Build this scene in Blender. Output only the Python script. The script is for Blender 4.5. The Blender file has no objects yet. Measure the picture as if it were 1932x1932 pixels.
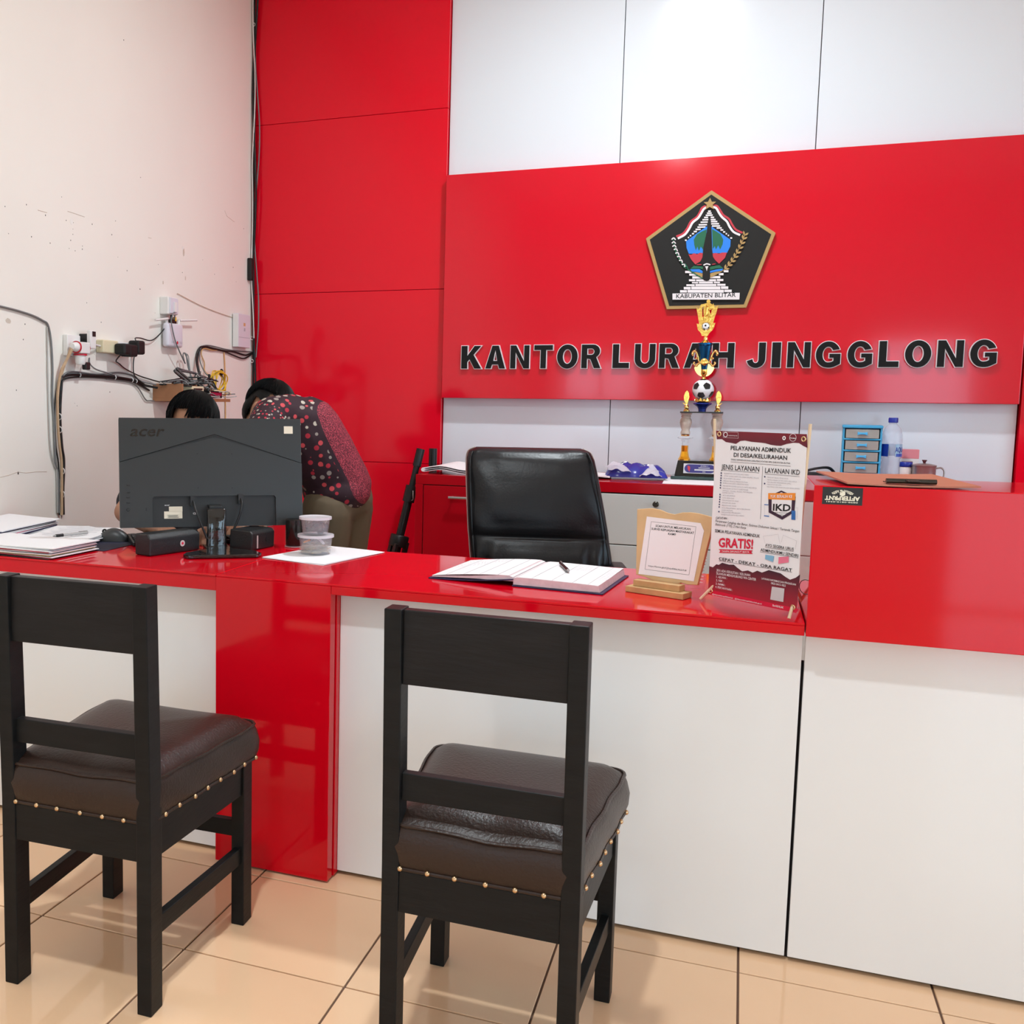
import bpy, bmesh, math, random
from mathutils import Vector, Matrix

# ------------------------------------------------------------------ camera, light, exposure
scene = bpy.context.scene
COL = scene.collection
R = math.radians
random.seed(7)

cam_data = bpy.data.cameras.new('camera')
cam_data.sensor_fit = 'HORIZONTAL'
cam_data.sensor_width = 36.0
cam_data.lens = 36.0 * 1934.536 / 1932.0
cam_data.shift_x = 0.172176
cam_data.shift_y = -0.009748
cam_data.clip_start = 0.05
cam = bpy.data.objects.new('camera', cam_data)
COL.objects.link(cam)
_r = Vector((0.92968145, 0.36813305, 0.01305591))
_d = Vector((0.04806762, -0.08609739, -0.99512650))
_f = Vector((-0.36521487, 0.92577821, -0.09773842))
cam.matrix_world = Matrix((
    (_r.x, -_d.x, -_f.x, 0.0),
    (_r.y, -_d.y, -_f.y, 0.0),
    (_r.z, -_d.z, -_f.z, 1.27285),
    (0, 0, 0, 1)))
scene.camera = cam

SKY_STRENGTH = 6.0
world = bpy.data.worlds.new('daylight')
scene.world = world
world.use_nodes = True
_bg = world.node_tree.nodes['Background']
_bg.inputs['Color'].default_value = (0.60, 0.82, 1.0, 1)
_bg.inputs['Strength'].default_value = SKY_STRENGTH

vs = scene.view_settings
vs.view_transform = 'Standard'
vs.look = 'None'
vs.exposure = 0.03
vs.gamma = 1.0
vs.use_curve_mapping = False
scene.cycles.max_bounces = 10
scene.cycles.diffuse_bounces = 5
scene.cycles.glossy_bounces = 5
scene.cycles.transmission_bounces = 8
scene.cycles.transparent_max_bounces = 10
scene.cycles.caustics_reflective = False
scene.cycles.caustics_refractive = False
scene.cycles.sample_clamp_indirect = 8.0

# openings of the room (daylight; those on the right wall added as fill): (axis, plane, a0, a1, z0, z1)
ROOM = dict(x0=-2.45, x1=3.6, y0=-2.6, y1=5.0, h=3.55)
OPEN_FRONT = [(-2.05, -1.1, 0.6, 1.85), (-0.55, 0.25, 1.2, 1.85), (1.2, 2.25, 0.02, 2.0)]
FILL_RIGHT = [(-2.1, -0.5, 0.7, 2.6), (0.1, 1.7, 0.7, 2.6), (2.3, 3.9, 0.7, 2.6)]  # unseen right-wall openings, added to let in broad soft fill light

def portal(loc, sx, sy, rot):
    l = bpy.data.lights.new('daylight_opening', 'AREA')
    l.shape = 'RECTANGLE'; l.size = sx; l.size_y = sy
    l.cycles.is_portal = True
    o = bpy.data.objects.new('daylight_opening', l)
    o.location = loc; o.rotation_euler = rot
    COL.objects.link(o)
for a0, a1, z0, z1 in OPEN_FRONT:
    portal(((a0 + a1) / 2, ROOM['y0'] - 0.02, (z0 + z1) / 2), a1 - a0, z1 - z0, (R(90), 0, 0))
for a0, a1, z0, z1 in FILL_RIGHT:
    portal((ROOM['x1'] + 0.02, (a0 + a1) / 2, (z0 + z1) / 2), z1 - z0, a1 - a0, (0, R(90), 0))

# ------------------------------------------------------------------ materials
MATS = {}
def mat(name, col, rough=0.5, metal=0.0, spec=0.5, coat=0.0, coat_rough=0.03, trans=0.0, ior=1.45,
        vary=0.0, vscale=6.0, bump=0.0, bscale=60.0, emit=None, estr=0.0, rvary=0.0, alpha=1.0,
        stretch=None, objrand=0.0):
    m = bpy.data.materials.new(name)
    m.use_nodes = True
    nt = m.node_tree
    b = nt.nodes['Principled BSDF']
    I = b.inputs
    I['Base Color'].default_value = (*col, 1)
    I['Roughness'].default_value = rough
    I['Metallic'].default_value = metal
    I['Specular IOR Level'].default_value = spec
    I['Coat Weight'].default_value = coat
    I['Coat Roughness'].default_value = coat_rough
    I['Transmission Weight'].default_value = trans
    I['IOR'].default_value = ior
    I['Alpha'].default_value = alpha
    if emit:
        I['Emission Color'].default_value = (*emit, 1)
        I['Emission Strength'].default_value = estr
    N, L = nt.nodes.new, nt.links.new
    co = None
    def coords():
        nonlocal co
        if co is None:
            tc = N('ShaderNodeTexCoord')
            co = tc.outputs['Object']
            if stretch:
                mp = N('ShaderNodeMapping'); mp.inputs['Scale'].default_value = stretch
                L(co, mp.inputs['Vector']); co = mp.outputs['Vector']
        return co
    if vary or objrand:
        mix = N('ShaderNodeMix'); mix.data_type = 'RGBA'
        mix.inputs['A'].default_value = (*[c * (1 - max(vary, objrand)) for c in col], 1)
        mix.inputs['B'].default_value = (*[min(1, c * (1 + max(vary, objrand))) for c in col], 1)
        if vary:
            nz = N('ShaderNodeTexNoise'); nz.inputs['Scale'].default_value = vscale; nz.inputs['Detail'].default_value = 4
            L(coords(), nz.inputs['Vector'])
            fac = nz.outputs['Fac']
        if objrand:
            oi = N('ShaderNodeObjectInfo')
            if vary:
                ad = N('ShaderNodeMath'); ad.operation = 'MULTIPLY_ADD'; ad.inputs[1].default_value = 0.35
                L(oi.outputs['Random'], ad.inputs[0])
                sc_ = N('ShaderNodeMath'); sc_.operation = 'MULTIPLY'; sc_.inputs[1].default_value = 0.65
                L(fac, sc_.inputs[0]); L(sc_.outputs[0], ad.inputs[2]); fac = ad.outputs[0]
            else:
                fac = oi.outputs['Random']
        L(fac, mix.inputs['Factor']); L(mix.outputs['Result'], I['Base Color'])
    if rvary:
        nz = N('ShaderNodeTexNoise'); nz.inputs['Scale'].default_value = vscale * 1.7; nz.inputs['Detail'].default_value = 3
        L(coords(), nz.inputs['Vector'])
        mr = N('ShaderNodeMapRange'); mr.inputs['To Min'].default_value = max(0, rough - rvary); mr.inputs['To Max'].default_value = rough + rvary
        L(nz.outputs['Fac'], mr.inputs['Value']); L(mr.outputs['Result'], I['Roughness'])
    if bump:
        nz = N('ShaderNodeTexNoise'); nz.inputs['Scale'].default_value = bscale; nz.inputs['Detail'].default_value = 3
        L(coords(), nz.inputs['Vector'])
        bp = N('ShaderNodeBump'); bp.inputs['Strength'].default_value = bump; bp.inputs['Distance'].default_value = 0.004
        L(nz.outputs['Fac'], bp.inputs['Height']); L(bp.outputs['Normal'], I['Normal'])
        if coat: L(bp.outputs['Normal'], I['Coat Normal'])
    MATS[name] = m
    return m

# ------------------------------------------------------------------ mesh builder
class MB:
    def __init__(s): s.v = []; s.f = []
    def add(s, vs, fs, M=None):
        o = len(s.v)
        s.v += [tuple(M @ Vector(v)) if M is not None else tuple(v) for v in vs]
        s.f += [tuple(i + o for i in f) for f in fs]
        return s
    def box(s, c, d, M=None, rz=0.0):
        x, y, z = d[0] / 2, d[1] / 2, d[2] / 2
        cs = [(-x, -y, -z), (x, -y, -z), (x, y, -z), (-x, y, -z), (-x, -y, z), (x, -y, z), (x, y, z), (-x, y, z)]
        T = Matrix.Translation(c) @ Matrix.Rotation(rz, 4, 'Z')
        if M is not None: T = M @ T
        return s.add(cs, [(3, 2, 1, 0), (4, 5, 6, 7), (0, 1, 5, 4), (1, 2, 6, 5), (2, 3, 7, 6), (3, 0, 4, 7)], T)
    def span(s, x0, x1, y0, y1, z0, z1, M=None):
        return s.box(((x0 + x1) / 2, (y0 + y1) / 2, (z0 + z1) / 2), (x1 - x0, y1 - y0, z1 - z0), M)
    def prism(s, pts, a0, a1, axis='y', M=None):
        # pts 2D, extruded along axis between a0 and a1
        n = len(pts)
        def q(p, a):
            return {'y': (p[0], a, p[1]), 'z': (p[0], p[1], a), 'x': (a, p[0], p[1])}[axis]
        vs = [q(p, a0) for p in pts] + [q(p, a1) for p in pts]
        fs = [tuple(range(n)), tuple(range(2 * n - 1, n - 1, -1))] + [((i + 1) % n, i, n + i, n + (i + 1) % n) for i in range(n)]
        return s.add(vs, fs, M)
    def loft(s, rings, cap=True, close=True, M=None):
        n = len(rings[0]); vs = [p for r in rings for p in r]; fs = []
        for k in range(len(rings) - 1):
            for i in range(n if close else n - 1):
                j = (i + 1) % n
                fs.append((k * n + i, k * n + j, (k + 1) * n + j, (k + 1) * n + i))
        if cap and close:
            fs.append(tuple(range(n - 1, -1, -1))); m = (len(rings) - 1) * n
            fs.append(tuple(range(m, m + n)))
        return s.add(vs, fs, M)
    def lathe(s, prof, n=24, M=None, cap=True):
        rings = [[(r * math.cos(2 * math.pi * i / n), r * math.sin(2 * math.pi * i / n), z) for i in range(n)] for r, z in prof]
        return s.loft(rings, cap, True, M)
    def tube(s, pts, r, n=6, M=None, cap=True):
        pts = [Vector(p) for p in pts]; rings = []
        up = Vector((0, 0, 1)); prev = None
        for i, p in enumerate(pts):
            t = (pts[min(i + 1, len(pts) - 1)] - pts[max(i - 1, 0)])
            if t.length < 1e-9: t = Vector((0, 0, 1))
            t.normalize()
            if prev is None:
                a = t.cross(up)
                if a.length < 1e-3: a = t.cross(Vector((1, 0, 0)))
            else:
                a = prev - t * prev.dot(t)
                if a.length < 1e-4: a = t.cross(up)
            a.normalize(); prev = a; b = t.cross(a)
            rr = r[i] if isinstance(r, (list, tuple)) else r
            rings.append([tuple(p + a * rr * math.cos(2 * math.pi * k / n) + b * rr * math.sin(2 * math.pi * k / n)) for k in range(n)])
        return s.loft(rings, cap, True, M)
    def cyl(s, p0, p1, r0, r1=None, n=16, M=None):
        return s.tube([p0, p1], [r0, r0 if r1 is None else r1], n, M)
    def sph(s, c, r, n=16, m=10, M=None):
        if not isinstance(r, (list, tuple)): r = (r, r, r)
        rings = []
        for k in range(m + 1):
            a = math.pi * k / m; q = max(math.sin(a), 0.02)
            rings.append([(c[0] + r[0] * q * math.cos(2 * math.pi * i / n), c[1] + r[1] * q * math.sin(2 * math.pi * i / n), c[2] - r[2] * math.cos(a)) for i in range(n)])
        return s.loft(rings, True, True, M)
    def torus(s, c, R0, r, n=24, m=8, M=None, axis='z', sx=1.0, sy=1.0):
        vs = []; fs = []
        for i in range(n):
            a = 2 * math.pi * i / n
            for j in range(m):
                b = 2 * math.pi * j / m
                q = R0 + r * math.cos(b); x, y, z = q * math.cos(a) * sx, q * math.sin(a) * sy, r * math.sin(b)
                p = {'z': (x, y, z), 'y': (x, z, y), 'x': (z, x, y)}[axis]
                vs.append((c[0] + p[0], c[1] + p[1], c[2] + p[2]))
                fs.append((i * m + j, ((i + 1) % n) * m + j, ((i + 1) % n) * m + (j + 1) % m, i * m + (j + 1) % m))
        return s.add(vs, fs, M)
    def grid(s, fn, nu, nv, M=None):
        vs = [fn(i / nu, j / nv) for j in range(nv + 1) for i in range(nu + 1)]
        fs = [(j * (nu + 1) + i, j * (nu + 1) + i + 1, (j + 1) * (nu + 1) + i + 1, (j + 1) * (nu + 1) + i) for j in range(nv) for i in range(nu)]
        return s.add(vs, fs, M)
    def sheet(s, fn, nu, nv, th, M=None):
        # a thin solid sheet: fn(u,v)->point, thickness th in -z
        top = [fn(i / nu, j / nv) for j in range(nv + 1) for i in range(nu + 1)]
        k = len(top); vs = top + [(p[0], p[1], p[2] - th) for p in top]; fs = []
        ix = lambda i, j: j * (nu + 1) + i
        for j in range(nv):
            for i in range(nu):
                q = (ix(i, j), ix(i + 1, j), ix(i + 1, j + 1), ix(i, j + 1))
                fs.append(q); fs.append(tuple(a + k for a in reversed(q)))
        for i in range(nu):
            fs.append((ix(i, 0) + k, ix(i + 1, 0) + k, ix(i + 1, 0), ix(i, 0)))
            fs.append((ix(i, nv), ix(i + 1, nv), ix(i + 1, nv) + k, ix(i, nv) + k))
        for j in range(nv):
            fs.append((ix(0, j), ix(0, j + 1), ix(0, j + 1) + k, ix(0, j) + k))
            fs.append((ix(nu, j) + k, ix(nu, j + 1) + k, ix(nu, j + 1), ix(nu, j)))
        return s.add(vs, fs, M)
    def mesh(s, name, m, smooth=None, bevel=0.0, bseg=2):
        me = bpy.data.meshes.new(name)
        me.from_pydata(s.v, [], s.f)
        bm = bmesh.new(); bm.from_mesh(me)
        bmesh.ops.recalc_face_normals(bm, faces=bm.faces)
        if bevel:
            es = [e for e in bm.edges if len(e.link_faces) == 2 and e.calc_face_angle(0) > R(35)]
            bmesh.ops.bevel(bm, geom=es, offset=bevel, segments=bseg, profile=0.5, affect='EDGES', clamp_overlap=True)
        bm.to_mesh(me); bm.free()
        if smooth is not None:
            for p in me.polygons: p.use_smooth = True
            me.set_sharp_from_angle(angle=R(smooth))
        if m is not None:
            me.materials.append(MATS[m] if isinstance(m, str) else m)
        return me

def link(name, data, parent=None, label=None):
    o = bpy.data.objects.new(name, data); COL.objects.link(o)
    if parent is not None: o.parent = parent
    if label: o['label'] = label
    return o
def thing(name, label, cat, loc=(0, 0, 0), rz=0.0, group=None, rot=None):
    o = bpy.data.objects.new(name, None); o.empty_display_size = 0.05
    COL.objects.link(o); o.location = loc
    o.rotation_euler = rot if rot else (0, 0, rz)
    return tag(o, label, cat, group)
def tag(o, label, cat, group=None):
    o['label'] = label; o['category'] = cat
    if group: o['group'] = group
    return o
def part(parent, name, mb, m, smooth=None, bevel=0.0, label=None, bseg=2):
    return link(name, mb.mesh(name, m, smooth, bevel, bseg), parent, label)
def solo(name, mb, m, label, cat, loc=(0, 0, 0), rz=0.0, group=None, smooth=None, bevel=0.0, bseg=2):
    o = link(name, mb.mesh(name, m, smooth, bevel, bseg))
    o.location = loc; o.rotation_euler = (0, 0, rz)
    return tag(o, label, cat, group)
def struct(name, mb, m, smooth=None, bevel=0.0):
    o = link(name, mb.mesh(name, m, smooth, bevel)); o['kind'] = 'structure'
    return o
def crom(pts, k=6):
    # Catmull-Rom resampling
    P = [Vector(p) for p in pts]; P = [P[0] * 2 - P[1]] + P + [P[-1] * 2 - P[-2]]; out = []
    for i in range(1, len(P) - 2):
        a, b, c, d = P[i - 1], P[i], P[i + 1], P[i + 2]
        for j in range(k):
            t = j / k
            out.append(0.5 * ((2 * b) + (c - a) * t + (2 * a - 5 * b + 4 * c - d) * t * t + (3 * b - a - 3 * c + d) * t ** 3))
    out.append(P[-2]); return out

# 2D outlines -> filled meshes (through curve fill), used for lettering and cut-out shapes
def curve_mesh(loops, extrude=0.0, offset=0.0):
    cu = bpy.data.curves.new('outline', 'CURVE'); cu.dimensions = '2D'; cu.fill_mode = 'BOTH'
    cu.extrude = extrude; cu.offset = offset
    for lp in loops:
        sp = cu.splines.new('POLY'); sp.points.add(len(lp) - 1); sp.use_cyclic_u = True
        for p, q in zip(sp.points, lp): p.co = (q[0], q[1], 0, 1)
    return _conv(cu)
def _conv(cu):
    o = bpy.data.objects.new('tmp', cu); COL.objects.link(o)
    dg = bpy.context.evaluated_depsgraph_get()
    me = bpy.data.meshes.new_from_object(o.evaluated_get(dg))
    vs = [tuple(v.co) for v in me.vertices]; fs = [tuple(p.vertices) for p in me.polygons]
    bpy.data.objects.remove(o); bpy.data.curves.remove(cu); bpy.data.meshes.remove(me)
    return vs, fs
_tcache = {}
def text2d(s, bold=0.0, shear=0.0):
    key = (s, bold, shear)
    if key not in _tcache:
        cu = bpy.data.curves.new('text', 'FONT'); cu.body = s; cu.offset = bold; cu.shear = shear
        cu.resolution_u = 2; cu.fill_mode = 'FRONT'
        _tcache[key] = _conv(cu)
    return _tcache[key]
def text_into(mb, s, org, ux, uy, w=None, h=None, bold=0.0, align='l', shear=0.0, lift=(0, 0, 0)):
    """writes s into mb: org is the lower-left (or centre) of the line in space, ux/uy unit vectors;
    h = cap height, w = total width (fitted)"""
    vs, fs = text2d(s, bold, shear)
    if not vs: return
    x0 = min(v[0] for v in vs); x1 = max(v[0] for v in vs)
    sy = h / 0.70
    sx = (w / (x1 - x0)) if w else sy
    wd = (x1 - x0) * sx
    off = {'l': 0, 'c': -wd / 2, 'r': -wd}[align]
    org = Vector(org) + Vector(lift); ux = Vector(ux); uy = Vector(uy)
    mb.add([tuple(org + ux * ((v[0] - x0) * sx + off) + uy * (v[1] * sy)) for v in vs], fs)
# ------------------------------------------------------------------ palette
mat('wall_paint', (0.80, 0.765, 0.70), 0.55, vary=0.05, vscale=1.6, bump=0.10, bscale=9)
mat('side_paint', (0.80, 0.74, 0.66), 0.6, vary=0.04, vscale=2)
mat('ceiling_paint', (0.85, 0.84, 0.82), 0.7)
mat('tile', (0.86, 0.56, 0.345), 0.07, spec=0.5, vary=0.10, vscale=3.2, objrand=0.07, rvary=0.03, bump=0.03, bscale=5)
mat('grout', (0.16, 0.09, 0.06), 0.8)
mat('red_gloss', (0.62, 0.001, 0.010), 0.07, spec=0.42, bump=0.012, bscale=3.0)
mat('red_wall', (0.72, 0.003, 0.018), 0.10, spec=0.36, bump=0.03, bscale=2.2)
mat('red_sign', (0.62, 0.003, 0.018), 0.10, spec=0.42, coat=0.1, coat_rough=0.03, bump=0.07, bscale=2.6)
mat('red_edge', (0.40, 0.01, 0.025), 0.35)
mat('white_gloss', (0.80, 0.80, 0.80), 0.12, spec=0.5, vary=0.015, vscale=2, bump=0.02, bscale=2.5)
mat('white_panel', (0.69, 0.735, 0.785), 0.16, spec=0.5, bump=0.05, bscale=2.4)
mat('dark_gap', (0.02, 0.015, 0.015), 0.9)
mat('black_wood', (0.008, 0.008, 0.008), 0.45, spec=0.22, vary=0.5, vscale=9, bump=0.18, bscale=22, stretch=(1, 1, 5))
mat('black_wood_rail', (0.010, 0.009, 0.009), 0.42, spec=0.25, vary=0.5, vscale=7, bump=0.20, bscale=18, stretch=(1, 1, 6))
mat('brown_vinyl', (0.026, 0.013, 0.009), 0.36, spec=0.4, vary=0.15, vscale=4, bump=0.25, bscale=160)
mat('brass_stud', (0.62, 0.42, 0.24), 0.28, metal=1.0)
mat('cab_under', (0.25, 0.01, 0.02), 0.4)
mat('window_metal', (0.6, 0.6, 0.6), 0.4)
mat('outside_ground', (0.55, 0.52, 0.47), 0.8)

# ------------------------------------------------------------------ room shell
SPECKS = [(3.002, 1.94), (3.119, 1.967), (3.228, 1.948), (3.018, 1.849), (3.145, 1.857), (3.254, 1.85), (3.354, 1.95), (3.4, 1.949), (3.397, 1.924), (3.396, 1.904), (3.381, 1.879), (3.371, 1.847), (3.409, 1.843), (3.457, 1.868), (3.456, 1.856), (3.524, 1.963), (3.689, 2.003), (3.661, 1.943), (3.704, 1.858), (3.772, 1.811), (3.873, 1.744), (4.022, 1.868), (4.234, 1.858), (3.881, 2.217), (3.759, 2.745), (4.428, 1.941), (4.547, 1.887), (4.745, 1.945), (4.861, 2.156), (3.328, 2.033), (4.78, 1.876), (3.1, 1.538), (3.482, 1.65), (3.871, 1.745), (3.993, 1.653), (3.089, 1.482), (3.046, 1.298), (3.637, 1.299), (3.395, 1.252), (3.41, 1.242), (3.53, 1.449), (3.58, 1.581)]
CHIPS = [(4.246, 1.953, 0.028, 0.06, 'bare_plaster'), (4.239, 1.972, 0.03, 0.03, 'filler'), (4.262, 1.835, 0.012, 0.03, 'bare_plaster'), (4.063, 1.793, 0.014, 0.03, 'bare_plaster'), (3.227, 1.42, 0.05, 0.05, 'filler'), (3.008, 1.542, 0.05, 0.03, 'bare_plaster'), (3.048, 0.997, 0.012, 0.02, 'wall_hole'), (3.388, 1.95, 0.03, 0.04, 'filler')]
CRACKS = [[(2.949, 0.988), (2.993, 0.992), (3.046, 1.001), (3.092, 0.995), (3.148, 0.996), (3.213, 0.992)], [(3.183, 1.959), (3.237, 1.959)], [(3.364, 1.986), (3.413, 1.985), (3.473, 1.983)], [(3.941, 1.973), (3.966, 1.974)], [(4.651, 2.212), (4.672, 2.189), (4.756, 2.173)]]
X0, X1, Y0, Y1, HH = ROOM['x0'], ROOM['x1'], ROOM['y0'], ROOM['y1'], ROOM['h']
floor = struct('floor', MB().span(X0 - 0.1, X1 + 0.1, Y0 - 0.1, Y1 + 0.2, -0.12, -0.004), 'grout')
TS, TX, TY = 0.40, 0.0501, 1.9902
tile_mesh = MB().box((0, 0, -0.003), (TS - 0.005, TS - 0.005, 0.006)).mesh('tile', 'tile', None, 0.0012, 1)
i0, i1 = math.floor((X0 - TX) / TS), math.ceil((X1 - TX) / TS)
j0, j1 = math.floor((Y0 - TY) / TS), math.ceil((Y1 - TY) / TS)
for i in range(i0, i1):
    for j in range(j0, j1):
        if TY + (j + 1) * TS < -1.2 : continue
        if TY + j * TS > 3.0 : continue
        t = link('tile', tile_mesh, floor); t.location = (TX + (i + 0.5) * TS, TY + (j + 0.5) * TS, 0)
m = MB()
m.span(X0, X1, Y0, TY + (math.floor((-1.2 - TY) / TS) + 0) * TS + 0.0, -0.006, 0)
m.span(X0, X1, TY + 3 * TS + 0.002, Y1, -0.006, 0)
part(floor, 'tile_field', m, 'tile')['kind'] = 'stuff'
struct('ceiling', MB().span(X0 - 0.1, X1 + 0.1, Y0 - 0.1, Y1 + 0.2, HH, HH + 0.1), 'ceiling_paint')
wall_left = struct('wall_left', MB().span(X0 - 0.12, X0, Y0 - 0.1, Y1 + 0.2, 0, HH), 'wall_paint')
mat('wall_hole', (0.05, 0.045, 0.04), 0.9)
mat('bare_plaster', (0.58, 0.50, 0.42), 0.9)
mat('filler', (0.80, 0.775, 0.73), 0.8)
speck = MB().sph((0, 0, 0), (0.0010, 0.0022, 0.0028), 8, 6).mesh('nail_hole', 'wall_hole', 60)
_rs = random.Random(17)
for y, z in SPECKS:
    o = link('nail_hole', speck, wall_left); o.location = (X0, y, z); k_ = _rs.uniform(0.5, 1.1); o.scale = (1, k_, k_)
for y, z, w_, h_, mm in CHIPS:
    w_, h_ = w_ * 0.5, h_ * 0.5
    pl_ = [(y + w_ * (0.5 + 0.2 * _rs.random()) * math.cos(a * 0.9), z + h_ * (0.5 + 0.25 * _rs.random()) * math.sin(a * 0.9)) for a in range(7)]
    part(wall_left, 'paint_chip', MB().prism(pl_, X0 - 0.001, X0 + 0.0008, 'x'), mm)
for pts in CRACKS:
    part(wall_left, 'crack', MB().tube([(X0, p[0], p[1]) for p in pts], 0.0013, 5), 'bare_plaster')

def pierced(axis, plane, th, a0, a1, z1, holes):
    m = MB(); cuts = sorted(holes); xs = a0
    def blk(p, q, zb, zt):
        if q - p < 1e-4 or zt - zb < 1e-4: return
        if axis == 'y': m.span(p, q, plane - th, plane, zb, zt)
        else: m.span(plane, plane + th, p, q, zb, zt)
    for h0, h1, zb, zt in cuts:
        blk(xs, h0, 0, z1); blk(h0, h1, 0, zb); blk(h0, h1, zt, z1); xs = h1
    blk(xs, a1, 0, z1)
    return m
struct('wall_front', pierced('y', Y0, 0.15, X0 - 0.1, X1 + 0.1, HH, OPEN_FRONT), 'side_paint')
struct('wall_right', pierced('x', X1, 0.15, Y0 - 0.1, Y1 + 0.2, HH, FILL_RIGHT), 'side_paint')
# window frames with mullions in the openings
k = 0
for a0, a1, z0, z1 in OPEN_FRONT[:2]:
    k += 1
    m = MB(); y = Y0 - 0.075
    for xx in (a0 + 0.03, (a0 + a1) / 2, a1 - 0.03): m.box((xx, y, (z0 + z1) / 2), (0.06, 0.06, z1 - z0))
    for zz in (z0 + 0.03, z1 - 0.5, z1 - 0.03): m.box(((a0 + a1) / 2, y, zz), (a1 - a0, 0.05, 0.06))
    struct('window_%d' % k, m, 'window_metal')
for a0, a1, z0, z1 in FILL_RIGHT:  # framed like windows, but unseen and added only for fill light
    k += 1
    m = MB(); x = X1 + 0.075
    for yy in (a0 + 0.03, (a0 + a1) / 2, a1 - 0.03): m.box((x, yy, (z0 + z1) / 2), (0.06, 0.06, z1 - z0))
    for zz in (z0 + 0.03, z1 - 0.5, z1 - 0.03): m.box((x, (a0 + a1) / 2, zz), (0.05, a1 - a0, 0.06))
    struct('window_%d' % k, m, 'window_metal')
a0, a1, z0, z1 = OPEN_FRONT[2]
m = MB()
for xx in (a0 + 0.03, a1 - 0.03): m.box((xx, Y0 - 0.075, 1.25), (0.06, 0.12, 2.46))
m.box(((a0 + a1) / 2, Y0 - 0.075, 2.47), (a1 - a0, 0.12, 0.06))
struct('door_1', m, 'window_metal')
struct('ground_outside', MB().span(-25, 28, -30, 30, -0.35, -0.25), 'outside_ground')

# ------------------------------------------------------------------ back wall with its cladding panels
wall_back = struct('wall_back', MB().span(X0 - 0.1, X1 + 0.1, Y1 + 0.03, Y1 + 0.2, 0, HH), 'dark_gap')
g = 0.0018
white_x = [-1.400, -0.585, 0.236, 1.056]
for a, b in zip(white_x, white_x[1:]):
    part(wall_back, 'white_panel', MB().span(a + g, b - g, Y1, Y1 + 0.03, 0, HH), 'white_panel', None, 0.0008, bseg=1)
red_z = [0.0, 0.965, 1.832, 2.698, HH]
RY = 4.972
for xa, xb in ((X0, -1.402), (1.060, 2.10)):
    for za, zb in zip(red_z, red_z[1:]):
        part(wall_back, 'red_panel', MB().span(xa + 0.0006, xb, RY, Y1 + 0.03, za + 0.0012, zb - 0.0012), 'red_wall', None, 0.0008, bseg=1)
part(wall_back, 'side_cladding', MB().span(2.102, X1, Y1 - 0.0, Y1 + 0.03, 0, HH), 'white_panel')

# ------------------------------------------------------------------ reception counter
DZ, FY, PY = 0.805, 2.420, 2.482
desk = thing('reception_counter', 'long glossy red and white reception counter with a raised box at one end', 'counter', (-0.5, 2.72, 0))
ox, oy = -0.5, 2.72
def dspan(x0, x1, y0, y1, z0, z1): return MB().span(x0 - ox, x1 - ox, y0 - oy, y1 - oy, z0, z1)
DB = 3.03
part(desk, 'desk_top', dspan(-1.298, 0.1475, FY, DB, DZ - 0.006, DZ), 'red_gloss', None, 0.0012, bseg=1)
part(desk, 'desk_top', dspan(X0 + 0.003, -1.299, FY, DB, DZ - 0.006, DZ), 'red_gloss', None, 0.0012, bseg=1)
part(desk, 'fascia', dspan(X0 + 0.003, -1.3005, FY + 0.004, FY + 0.03, 0.760, DZ - 0.0063), 'red_gloss', None, 0.001, bseg=1)
part(desk, 'fascia', dspan(-0.964, 0.1475, FY, FY + 0.03, 0.777, DZ - 0.0063), 'red_gloss', None, 0.001, bseg=1)
part(desk, 'column_board', dspan(-1.299, -0.965, FY, FY + 0.034, 0.006, DZ - 0.0063), 'red_gloss', None, 0.001, bseg=1)
part(desk, 'column_board', dspan(-1.297, -0.962, FY + 0.0385, PY + 0.02, 0.006, DZ - 0.0305), 'red_gloss', None, 0.001, bseg=1)
part(desk, 'front_panel', dspan(X0 + 0.003, -1.2985, PY, PY + 0.02, 0.012, DZ - 0.0305), 'white_gloss', None, 0.001, bseg=1)
part(desk, 'front_panel', dspan(-0.9615, 0.148, PY, PY + 0.02, 0.012, DZ - 0.0305), 'white_gloss', None, 0.001, bseg=1)
part(desk, 'front_panel', dspan(0.1545, 1.9, PY, PY + 0.02, 0.012, 0.7765), 'white_gloss', None, 0.001, bseg=1)
part(desk, 'plinth', dspan(X0 + 0.003, 1.9, PY + 0.021, PY + 0.04, 0.001, 0.70), 'dark_gap')
part(desk, 'side_support', dspan(1.86, 1.9, PY + 0.041, DB - 0.02, 0.001, 0.77), 'white_gloss')
part(desk, 'side_support', dspan(X0 + 0.003, X0 + 0.03, PY + 0.041, DB - 0.02, 0.001, 0.77), 'white_gloss')
BZ, BB = 1.1075, 2.765
part(desk, 'underboard', dspan(X0 + 0.003, 0.1475, FY + 0.035, DB - 0.004, DZ - 0.030, DZ - 0.0063), 'cab_under')
part(desk, 'raised_box', dspan(0.1495, 1.95, 2.413, BB, 0.7775, BZ), 'red_gloss', None, 0.002)

# ------------------------------------------------------------------ two wooden chairs in front of the counter
def vinyl_cushion(mb, w0, w1, d, z0, z1):
    # w0 back width, w1 front width, y 0..d ; a soft crowned block
    nx, ny = 14, 14
    def outline(t):
        # perimeter of a rounded trapezoid, t 0..1
        pass
    def top(u, v):
        w = w0 + (w1 - w0) * v
        x = (u - 0.5) * w; y = v * d
        e = (1 - (2 * u - 1) ** 6) * (1 - (2 * v - 1) ** 6)
        return (x, y, z1 - 0.022 + 0.034 * e ** 0.6)
    return top

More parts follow.
